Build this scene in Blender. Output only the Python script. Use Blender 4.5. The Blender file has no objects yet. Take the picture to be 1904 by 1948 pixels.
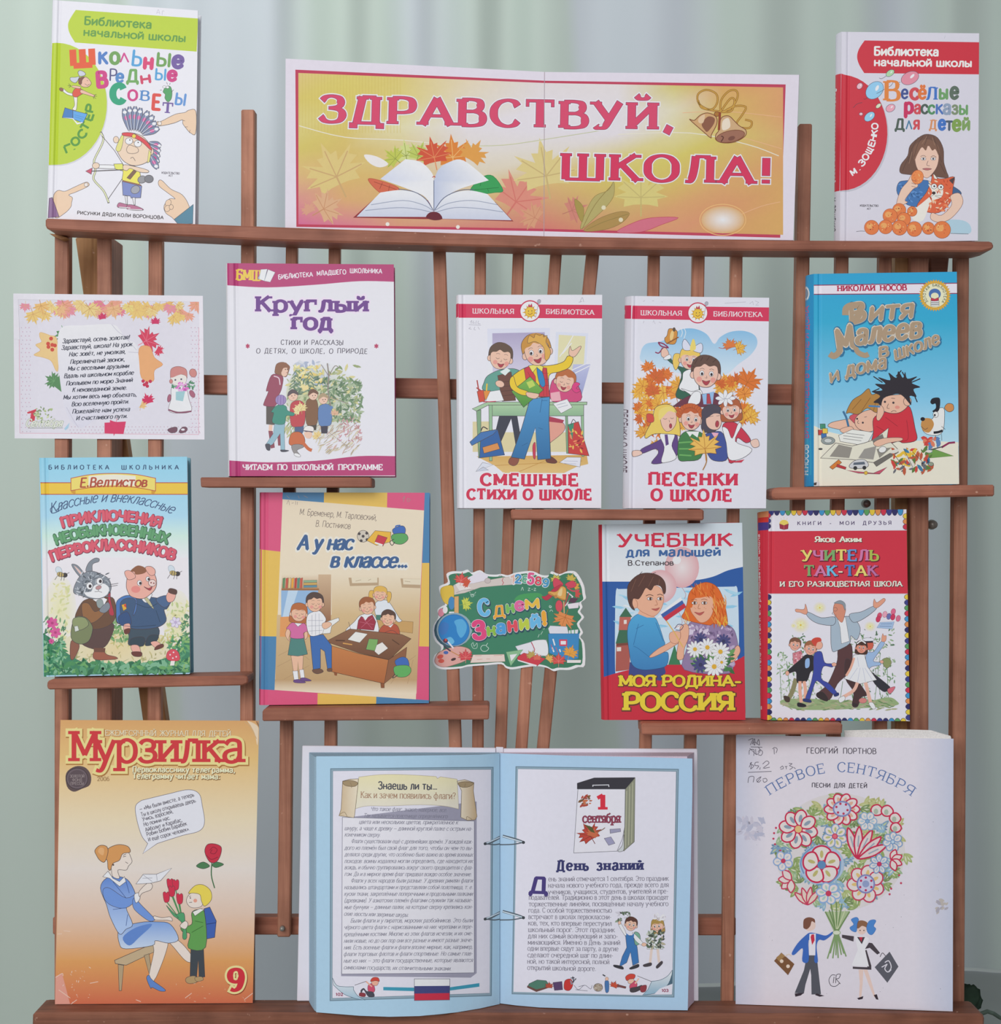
import bpy, bmesh, math, random
import numpy as np
from mathutils import Vector
from mathutils.geometry import tessellate_polygon

# ------------------------------------------------------------------ camera, light, exposure
S = 0.00052          # metres per photo pixel on the plane of the slats (y = 0)
D = 1.5              # camera to slats
CZ = 0.62            # camera height over the floor
scene = bpy.context.scene
COL = scene.collection
cd = bpy.data.cameras.new('camera')
cam = bpy.data.objects.new('camera', cd)
COL.objects.link(cam)
cam.location = (0, -D, CZ)
cam.rotation_euler = (math.pi/2, 0, 0)
cd.sensor_fit = 'HORIZONTAL'
cd.sensor_width = 36
cd.lens = 36*D/(1904*S)
cd.clip_start = 0.05
scene.camera = cam

world = bpy.data.worlds.new('room_light')
scene.world = world
world.use_nodes = True
world.node_tree.nodes['Background'].inputs[0].default_value = (0.80, 0.86, 1.0, 1)
world.node_tree.nodes['Background'].inputs[1].default_value = 0.42

def area(name, loc, target, sx, sy, power, col):
    l = bpy.data.lights.new(name, 'AREA')
    l.shape = 'RECTANGLE'; l.size = sx; l.size_y = sy; l.energy = power; l.color = col
    o = bpy.data.objects.new(name, l); COL.objects.link(o)
    o.location = loc
    o.rotation_euler = (Vector(target)-Vector(loc)).to_track_quat('-Z', 'Y').to_euler()
    return o
# windows of the room: one behind the photographer, high on the left, one behind the curtain at the upper left
area('window_light_room', (-1.25, -3.55, 1.98), (0.05, 0, 0.5), 2.6, 2.2, 100, (1.0, 0.975, 0.97))
area('window_light_curtain', (-0.9, 1.35, 1.75), (-0.25, 0.5, 0.95), 0.9, 0.9, 26, (0.95, 1.0, 0.97))
vs = scene.view_settings
vs.view_transform = 'Standard'; vs.look = 'None'; vs.gamma = 1; vs.use_curve_mapping = False
vs.exposure = 0.0
scene.cycles.max_bounces = 6

# ------------------------------------------------------------------ helpers
ORG = {}
def tag(o, label=None, cat=None, group=None, kind=None):
    if label: o['label'] = label
    if cat: o['category'] = cat
    if group: o['group'] = group
    if kind: o['kind'] = kind
    return o
def thing(name, loc, label, cat, group=None):
    o = bpy.data.objects.new(name, None); COL.objects.link(o)
    o.empty_display_size = 0.02
    o.location = loc; ORG[o.name] = Vector(loc)
    return tag(o, label, cat, group)
def obj(name, bm, mat, parent=None, smooth=False):
    org = ORG[parent.name] if parent else Vector((0, 0, 0))
    if parent:
        for v in bm.verts: v.co -= org
    me = bpy.data.meshes.new(name); bm.to_mesh(me); bm.free()
    for m in (mat if isinstance(mat, (list, tuple)) else [mat]): me.materials.append(m)
    if smooth:
        for p in me.polygons: p.use_smooth = True
    o = bpy.data.objects.new(name, me); COL.objects.link(o)
    ORG[o.name] = org
    if parent: o.parent = parent
    return o

def piecewise(knots):
    """straight between the places where a sheet is creased"""
    def f(x):
        if x <= knots[0][0]: return knots[0][1]
        for a, b in zip(knots, knots[1:]):
            if x <= b[0]: return a[1]+(b[1]-a[1])*(x-a[0])/(b[0]-a[0])
        return knots[-1][1]
    return f
def lin1(c): return c/12.92 if c <= 0.04045 else ((c+0.055)/1.055)**2.4
CC = {}
def C(h):
    """printed colour, given as it looks in the room, to pigment"""
    if h not in CC:
        t = h.lstrip('#')
        if len(t) == 3: t = ''.join(a+a for a in t)
        CC[h] = tuple(min(0.88, lin1(int(t[i:i+2], 16)/255)*1.17) for i in (0, 2, 4)) + (1.0,)
    return CC[h]
def mixc(a, b, t): return tuple(a[i]+(b[i]-a[i])*t for i in range(4))

def nt(name, rough=0.5, spec=0.3):
    m = bpy.data.materials.new(name); m.use_nodes = True
    n = m.node_tree.nodes; b = n['Principled BSDF']
    b.inputs['Roughness'].default_value = rough
    b.inputs['Specular IOR Level'].default_value = spec
    return m, n, m.node_tree.links, b
def plain(name, h, rough=0.6, spec=0.3, metal=0.0, noise=0.06, scale=60):
    m, n, l, b = nt(name, rough, spec)
    c = C(h)
    tx = n.new('ShaderNodeTexNoise'); tx.inputs['Scale'].default_value = scale
    tc = n.new('ShaderNodeTexCoord'); l.new(tc.outputs['Object'], tx.inputs['Vector'])
    r = n.new('ShaderNodeValToRGB')
    r.color_ramp.elements[0].position = 0.3; r.color_ramp.elements[1].position = 0.7
    r.color_ramp.elements[0].color = tuple(x*(1-noise) for x in c[:3])+(1,)
    r.color_ramp.elements[1].color = tuple(min(1, x*(1+noise)) for x in c[:3])+(1,)
    l.new(tx.outputs['Fac'], r.inputs[0]); l.new(r.outputs[0], b.inputs['Base Color'])
    b.inputs['Metallic'].default_value = metal
    return m
def printed(name, rough, spec, fibre=0.02, coat=0.0):
    m, n, l, b = nt(name, rough, spec)
    at = n.new('ShaderNodeVertexColor'); at.layer_name = 'ink'
    tx = n.new('ShaderNodeTexNoise'); tx.inputs['Scale'].default_value = 220
    tc = n.new('ShaderNodeTexCoord'); l.new(tc.outputs['Object'], tx.inputs['Vector'])
    mr = n.new('ShaderNodeMapRange'); mr.inputs[3].default_value = 1-fibre*2; mr.inputs[4].default_value = 1+fibre*2
    l.new(tx.outputs['Fac'], mr.inputs[0])
    mx = n.new('ShaderNodeMixRGB'); mx.blend_type = 'MULTIPLY'; mx.inputs[0].default_value = 1
    l.new(at.outputs['Color'], mx.inputs[1]); l.new(mr.outputs[0], mx.inputs[2])
    l.new(mx.outputs[0], b.inputs['Base Color'])
    b.inputs['Coat Weight'].default_value = coat
    b.inputs['Coat Roughness'].default_value = 0.25
    return m
def wood(name, sx, sz, c1, c2, rough=0.55):
    m, n, l, b = nt(name, rough, 0.28)
    tc = n.new('ShaderNodeTexCoord'); mp = n.new('ShaderNodeMapping')
    mp.inputs['Scale'].default_value = (sx, 190, sz)
    oi = n.new('ShaderNodeObjectInfo')
    cx = n.new('ShaderNodeVectorMath'); cx.operation = 'ADD'
    l.new(tc.outputs['Object'], cx.inputs[0]); l.new(oi.outputs['Random'], cx.inputs[1])
    l.new(cx.outputs[0], mp.inputs['Vector'])
    t1 = n.new('ShaderNodeTexNoise'); t1.inputs['Scale'].default_value = 1; t1.inputs['Detail'].default_value = 6
    t1.inputs['Roughness'].default_value = 0.65; t1.inputs['Distortion'].default_value = 0.5
    l.new(mp.outputs[0], t1.inputs['Vector'])
    r = n.new('ShaderNodeValToRGB'); e = r.color_ramp.elements
    e[0].position = 0.28; e[0].color = C(c1); e[1].position = 0.68; e[1].color = C(c2)
    l.new(t1.outputs['Fac'], r.inputs[0])
    t2 = n.new('ShaderNodeTexNoise'); t2.inputs['Scale'].default_value = 22; t2.inputs['Detail'].default_value = 4
    l.new(cx.outputs[0], t2.inputs['Vector'])
    r2 = n.new('ShaderNodeValToRGB'); e = r2.color_ramp.elements
    e[0].position = 0.3; e[0].color = (0.68, 0.64, 0.62, 1); e[1].position = 0.62; e[1].color = (1, 1, 1, 1)
    l.new(t2.outputs['Fac'], r2.inputs[0])
    mx = n.new('ShaderNodeMixRGB'); mx.blend_type = 'MULTIPLY'; mx.inputs[0].default_value = 1
    l.new(r.outputs[0], mx.inputs[1]); l.new(r2.outputs[0], mx.inputs[2])
    # small bare scratches and pale scuffs
    t3 = n.new('ShaderNodeTexNoise'); t3.inputs['Scale'].default_value = 160; t3.inputs['Detail'].default_value = 2
    l.new(cx.outputs[0], t3.inputs['Vector'])
    r3 = n.new('ShaderNodeValToRGB'); e = r3.color_ramp.elements
    e[0].position = 0.72; e[0].color = (0, 0, 0, 1); e[1].position = 0.80; e[1].color = (0.7, 0.7, 0.7, 1)
    l.new(t3.outputs['Fac'], r3.inputs[0])
    m2 = n.new('ShaderNodeMixRGB'); m2.inputs[2].default_value = C('#c49a84')
    l.new(r3.outputs[0], m2.inputs[0]); l.new(mx.outputs[0], m2.inputs[1])
    ov = n.new('ShaderNodeMapRange'); ov.inputs[3].default_value = 0.86; ov.inputs[4].default_value = 1.14
    l.new(oi.outputs['Random'], ov.inputs[0])
    m3 = n.new('ShaderNodeMixRGB'); m3.blend_type = 'MULTIPLY'; m3.inputs[0].default_value = 1
    l.new(m2.outputs[0], m3.inputs[1]); l.new(ov.outputs[0], m3.inputs[2])
    l.new(m3.outputs[0], b.inputs['Base Color'])
    bp = n.new('ShaderNodeBump'); bp.inputs['Strength'].default_value = 0.25; bp.inputs['Distance'].default_value = 0.0006
    l.new(t1.outputs['Fac'], bp.inputs['Height']); l.new(bp.outputs[0], b.inputs['Normal'])
    return m

GLOSS = printed('laminated_print', 0.42, 0.25, 0.008, 0.04)
MATTE = printed('paper_print', 0.75, 0.2, 0.015)
PAGES = plain('page_edges', '#d8d4cf', 0.85, 0.1, noise=0.10, scale=900)

# ------------------------------------------------------------------ flat artwork built as thin ink polygons
def pts(s):
    if not isinstance(s, str): return [tuple(p) for p in s]
    a = [float(x) for x in s.replace(',', ' ').split()]
    return list(zip(a[0::2], a[1::2]))
def smooth(p, closed, k=5):
    n = len(p)
    if n < 3: return p
    out = []
    rng = range(n) if closed else range(n-1)
    for i in rng:
        if closed: p0, p1, p2, p3 = p[i-1], p[i], p[(i+1) % n], p[(i+2) % n]
        else: p0, p1, p2, p3 = p[max(i-1, 0)], p[i], p[i+1], p[min(i+2, n-1)]
        for j in range(k):
            t = j/k; t2 = t*t; t3 = t2*t
            out.append(tuple(0.5*(2*p1[q]+(p2[q]-p0[q])*t+(2*p0[q]-5*p1[q]+4*p2[q]-p3[q])*t2+(3*p1[q]-p0[q]-3*p2[q]+p3[q])*t3) for q in (0, 1)))
    if not closed: out.append(p[-1])
    return out
INK = '#453c40'
class Art:
    """collects coloured 2-D shapes (photo pixels) in layers; becomes the printed face of one part"""
    def __init__(s, rnd=1):
        s.v = []; s.f = []; s.L = 0; s.ox = s.oy = 0; s.k = 1; s.r = random.Random(rnd)
    def fr(s, ox, oy, k): s.ox, s.oy, s.k = ox, oy, k; return s
    def t(s, p): return (s.ox+p[0]/s.k, s.oy+p[1]/s.k)
    def up(s): s.L = math.floor(s.L+1e-6)+1; return s
    def colfn(s, col):
        if isinstance(col, str):
            c = C(col); return lambda p: c
        c1, c2, a0, a1 = C(col[0]), C(col[1]), col[2], col[3]
        ax = 0 if len(col) > 4 else 1
        return lambda p: mixc(c1, c2, max(0, min(1, (p[ax]-a0)/(a1-a0))))
    def face(s, p, cols):
        i = len(s.v)
        for q in p: s.v.append((*s.t(q), s.L))
        s.f.append((list(range(i, i+len(p))), cols, s.L))
    def poly(s, p, col):
        f = s.colfn(col); q = [s.t(a) for a in p]; i = len(s.v)
        for a in q: s.v.append((a[0], a[1], s.L))
        for tr in tessellate_polygon([[Vector((a[0], a[1], 0)) for a in q]]):
            s.f.append(([i+j for j in tr], [f(p[j]) for j in tr], s.L))
    def strip(s, p, col, w, closed=False, pen=None, taper=0):
        n = len(p); f = s.colfn(col); lft = []; rgt = []
        for i in range(n):
            a = p[i-1] if (i > 0 or closed) else p[i]
            b = p[(i+1) % n] if (i < n-1 or closed) else p[i]
            d1 = (p[i][0]-a[0], p[i][1]-a[1]); d2 = (b[0]-p[i][0], b[1]-p[i][1])
            l1 = math.hypot(*d1); l2 = math.hypot(*d2)
            if l1: d1 = (d1[0]/l1, d1[1]/l1)
            if l2: d2 = (d2[0]/l2, d2[1]/l2)
            if not l1: d1 = d2
            if not l2: d2 = d1
            nx, ny = -(d1[1]+d2[1]), d1[0]+d2[0]
            l = math.hypot(nx, ny)
            if l < 1e-6: nx, ny, l = -d1[1], d1[0], 1
            nx /= l; ny /= l
            ww = (math.hypot(pen[0]*nx, pen[1]*ny) if pen else w)/2
            if taper: ww *= max(0.08, 1-i/(n-1)) if taper == 1 else max(0.1, math.sin(math.pi*i/(n-1)))
            m = min(1.7, 1/max(0.35, abs(nx*-d1[1]+ny*d1[0])))
            lft.append((p[i][0]+nx*ww*m, p[i][1]+ny*ww*m)); rgt.append((p[i][0]-nx*ww*m, p[i][1]-ny*ww*m))
        L0 = s.L; turn = pen and n > 4; many = turn and min(pen) > 5/3 and len(s.v) < 60000
        for i in range(n if closed else n-1):
            j = (i+1) % n
            if turn: s.L = L0+(.006*(i % 6) if many else .004*(i % 3))
            ca, cb = f(p[i]), f(p[j])
            s.face([lft[i], lft[j], rgt[j], rgt[i]], [ca, cb, cb, ca])
        s.L = L0
    def P(s, col, p, o=None, w=2.5, sm=0):
        p = pts(p)
        if sm: p = smooth(p, True, 4)
        if col: s.poly(p, col)
        s.L += 1
        if o: s.strip(p, o, w, True); s.L += 1
        return s
    def B(s, col, p, o=None, w=2.5): return s.P(col, p, o, w, 1)
    def E(s, col, x, y, rx, ry=None, rot=0, o=None, w=2.5, n=22):
        ry = rx if ry is None else ry; a = math.radians(rot); ca, sa = math.cos(a), math.sin(a)
        q = [(x+rx*math.cos(t)*ca-ry*math.sin(t)*sa, y+rx*math.cos(t)*sa+ry*math.sin(t)*ca) for t in (2*math.pi*i/n for i in range(n))]
        return s.P(col, q, o, w)
    def R(s, c1, c2, x, y, rx, ry=None, n=28, stops=1):
        """radial blend from centre colour to rim colour"""
        ry = rx if ry is None else ry; a, b = C(c1), C(c2)
        q = [(x+rx*math.cos(t), y+ry*math.sin(t)) for t in (2*math.pi*i/n for i in range(n))]
        for i in range(n): s.face([(x, y), q[i], q[(i+1) % n]], [a, b, b])
        s.L += 1; return s
    def L_(s, col, w, p, sm=1, cl=0, taper=0):
        p = pts(p)
        if sm: p = smooth(p, bool(cl), 5)
        s.strip(p, col, w, bool(cl), None, taper); s.L += 1; return s
    def lines(s, col, w, *ps, sm=1, taper=0):
        for p in ps:
            p = pts(p)
            if sm: p = smooth(p, False, 4)
            s.strip(p, col, w, False, None, taper); s.L += .02
        return s.up()
    def dots(s, col, r, p, n=8):
        for x, y in pts(p):
            s.poly([(x+r*math.cos(2*math.pi*i/n), y+r*math.sin(2*math.pi*i/n)) for i in range(n)], col); s.L += .01
        return s.up()
    # --- recurring little pictures
    def maple(s, col, x, y, r, rot=0, o=None, w=1.5, vein=None):
        h = [(90, 1), (80, .62), (66, .70), (60, .44), (42, .98), (38, .70), (22, .80), (20, .50), (2, .86), (-6, .52), (-28, .62), (-42, .34), (-82, .22)]
        q = h + [(180-a, b) for a, b in reversed(h[1:])]
        q = [(x+r*b*math.cos(math.radians(a+rot)), y-r*b*math.sin(math.radians(a+rot))) for a, b in q]
        s.P(col, q, o, w)
        if vein:
            for a in (90, 42, 138, 2, 178):
                t = math.radians(a+rot)
                s.strip([(x, y), (x+.75*r*math.cos(t), y-.75*r*math.sin(t))], vein, max(1, r*.03)); s.L += .02
            t = math.radians(-90+rot)
            s.strip([(x, y), (x+.6*r*math.cos(t), y-.6*r*math.sin(t))], vein, max(1.2, r*.045))
            s.up()
        return s
    def daisy(s, pet, mid, x, y, r, n=10, o=None, w=1.5, rot=0, wid=.22):
        for i in range(n):
            a = 2*math.pi*i/n+rot
            s.E(pet, x+r*.6*math.cos(a), y+r*.6*math.sin(a), r*.42, r*wid, math.degrees(a), o, w, 10)
        return s.E(mid, x, y, r*.24, None, 0, None, 1, 12)
    def scatter(s, cols, x0, y0, x1, y1, n, r, asp=.45, ell=False, up=None):
        """loose brush dabs"""
        R = s.r; L0 = s.L
        for i in range(n):
            x, y = R.uniform(x0, x1), R.uniform(y0, y1)
            if ell and ((x-(x0+x1)/2)/((x1-x0)/2))**2+((y-(y0+y1)/2)/((y1-y0)/2))**2 > 1: continue
            a = R.uniform(0, math.pi) if up is None else math.radians(up)+R.uniform(-.5, .5)
            q = r*R.uniform(.6, 1.3)
            ca, sa = math.cos(a), math.sin(a)
            s.poly([(x+q*u*ca-q*asp*v*sa, y+q*u*sa+q*asp*v*ca) for u, v in ((-1, 0), (-.4, -.8), (.4, -.7), (1, 0), (.4, .8), (-.4, .7))], R.choice(cols))
            s.L = L0+.012*(i % 24)
        return s.up()
    def face_(s, x, y, r, skin='#e2b5a4', hair='#6b4a3c', style='boy', look=0, ink=INK, w=2, mouth=1, eyes=1, tilt=0):
        """a drawn child's head: hair, ears, face, eyes, nose, mouth"""
        k = r/50.
        def q(l): 
            a = math.radians(tilt); ca, sa = math.cos(a), math.sin(a)
            return [(x+(u*ca-v*sa)*k, y+(u*sa+v*ca)*k) for u, v in pts(l)]
        d = look*9
        if style == 'girl': s.B(hair, q('-52,-10 -40,-52 0,-66 42,-52 54,-8 56,44 34,58 -34,58 -56,46'), ink, w)
        elif style == 'tails':
            s.B(hair, q('-46,-20 -78,-22 -84,20 -66,58 -52,30'), ink, w).B(hair, q('46,-20 78,-22 84,20 66,58 52,30'), ink, w)
            s.B(hair, q('-50,0 -44,-48 0,-64 44,-48 50,0 30,20 -30,20'), ink, w)
        else: s.B(hair, q('-52,2 -50,-40 -22,-66 14,-66 46,-46 53,-4 40,14 -40,14'), ink, w)
        s.E(skin, *q('-46,6')[0], 10*k, 13*k, 0, ink, w, 10).E(skin, *q('46,6')[0], 10*k, 13*k, 0, ink, w, 10)
        s.B(skin, q('-44,-14 -30,-42 0,-48 30,-42 44,-14 40,20 22,42 0,48 -22,42 -40,20'), ink, w)
        s.dots('#dc978a', 10*k, [q('%g,20' % (-24+d))[0], q('%g,20' % (26+d))[0]], 10)
        if eyes == 1:
            for ex in (-16+d, 18+d):
                s.E('#f0eef0', *q('%g,-2' % ex)[0], 8*k, 10*k, tilt, ink, w*.6, 10)
                s.E('#33282c', *q('%g,0' % (ex+look*3))[0], 4.5*k, 6*k, 0, None, 1, 8)
        elif eyes == 2: s.lines(ink, w, q('%g,0 %g,4 %g,0' % (-24+d, -16+d, -8+d)), q('%g,0 %g,4 %g,0' % (10+d, 18+d, 26+d)))
        s.lines(ink, w*.8, q('%g,-16 %g,-20 %g,-17' % (-25+d, -16+d, -8+d)), q('%g,-17 %g,-20 %g,-16' % (10+d, 18+d, 27+d)))
        s.lines(ink, w*.8, q('%g,6 %g,14 %g,13' % (1+d, 3+d, -4+d)))
        if mouth == 1: s.lines(ink, w, q('%g,24 %g,32 %g,24' % (-14+d, 1+d, 16+d)))
        elif mouth == 2: s.B('#a83d48', q('%g,23 %g,26 %g,22 %g,36 %g,40 %g,34' % (-13+d, 1+d, 15+d, 9+d, 1+d, -8+d)), ink, w*.7)
        else: s.lines(ink, w, q('%g,31 %g,27 %g,31' % (-9+d, 1+d, 11+d)))
        if style == 'boy': s.B(hair, q('-50,-6 -48,-40 -18,-66 18,-66 48,-40 50,-8 42,-24 30,-32 12,-28 -6,-36 -20,-26 -38,-22'), None)
        else: s.B(hair, q('-49,0 -44,-46 0,-64 44,-46 49,0 38,-18 20,-24 0,-20 -20,-24 -38,-18'), None)
        return s
    # --- becomes a bmesh
    def levels(s):
        """stack the inks only where they overlap, so that the print stays thin"""
        N = 520
        xs = [v[0] for v in s.v]; ys = [v[1] for v in s.v]
        x0, y0 = min(xs), min(ys); k = (N-1)/max(max(xs)-x0, max(ys)-y0)
        grid = np.full((N, N), -1, int)
        groups = {}
        for f in s.f: groups.setdefault(math.floor(f[2]+1e-6), []).append(f)
        z = [0]*len(s.v)
        for L in sorted(groups):
            boxes = []
            for idx, _, _ in groups[L]:
                a = [(s.v[i][0]-x0)*k for i in idx]; b = [(s.v[i][1]-y0)*k for i in idx]
                boxes.append((int(min(b)), int(max(b))+1, int(min(a)), int(max(a))+1))
            lev = max(int(grid[b0:b1, a0:a1].max()) for b0, b1, a0, a1 in boxes)+1
            for (b0, b1, a0, a1), (idx, _, Lf) in zip(boxes, groups[L]):
                sub = lev+(Lf-L)*20
                grid[b0:b1, a0:a1] = np.maximum(grid[b0:b1, a0:a1], int(math.ceil(sub-1e-6)))
                for i in idx: z[i] = sub
        s.v = [(v[0], v[1], z[i]) for i, v in enumerate(s.v)]
        return int(grid.max())
    def mesh(s, bm, fn, cuts=(), eps=5e-6, clip=None):
        """cuts: ((x0,y0),(x1,y1)) photo lines where the sheet bends; fn(px,py,height)->Vector; clip: edge of the printed face"""
        top = s.levels()
        lay = bm.loops.layers.float_color.get('ink') or bm.loops.layers.float_color.new('ink')
        tb = bmesh.new(); tl = tb.loops.layers.float_color.new('ink')
        vs_ = [tb.verts.new(v) for v in s.v]
        for idx, cols, _ in s.f:
            try: f = tb.faces.new([vs_[i] for i in idx])
            except ValueError: continue
            for lp, c in zip(f.loops, cols): lp[tl] = c
        for (a, b) in cuts:
            d = Vector((b[1]-a[1], -(b[0]-a[0]), 0))
            bmesh.ops.bisect_plane(tb, geom=tb.verts[:]+tb.edges[:]+tb.faces[:], plane_co=(a[0], a[1], 0), plane_no=d, dist=1e-5)
        if clip:
            cx = sum(p[0] for p in clip)/len(clip); cy = sum(p[1] for p in clip)/len(clip)
            for i in range(len(clip)):
                a, b = clip[i], clip[(i+1) % len(clip)]
                d = Vector((b[1]-a[1], -(b[0]-a[0]), 0))
                if d.dot(Vector((cx-a[0], cy-a[1], 0))) > 0: d = -d
                bmesh.ops.bisect_plane(tb, geom=tb.verts[:]+tb.edges[:]+tb.faces[:], plane_co=(a[0], a[1], 0), plane_no=d, dist=1e-5, clear_outer=True)
        mp = {v: bm.verts.new(fn(v.co.x, v.co.y, v.co.z*eps)) for v in tb.verts}
        for f in tb.faces:
            q = [mp[v] for v in f.verts]
            fl = list(f.loops)
            # keep every face turned towards the viewer
            ar = sum((fl[i].vert.co.x*fl[(i+1) % len(fl)].vert.co.y-fl[(i+1) % len(fl)].vert.co.x*fl[i].vert.co.y) for i in range(len(fl)))
            if ar > 0: q.reverse(); fl.reverse()
            try: g = bm.faces.new(q)
            except ValueError: continue
            for lp, l0 in zip(g.loops, fl): lp[lay] = l0[tl]
        tb.free()
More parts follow.
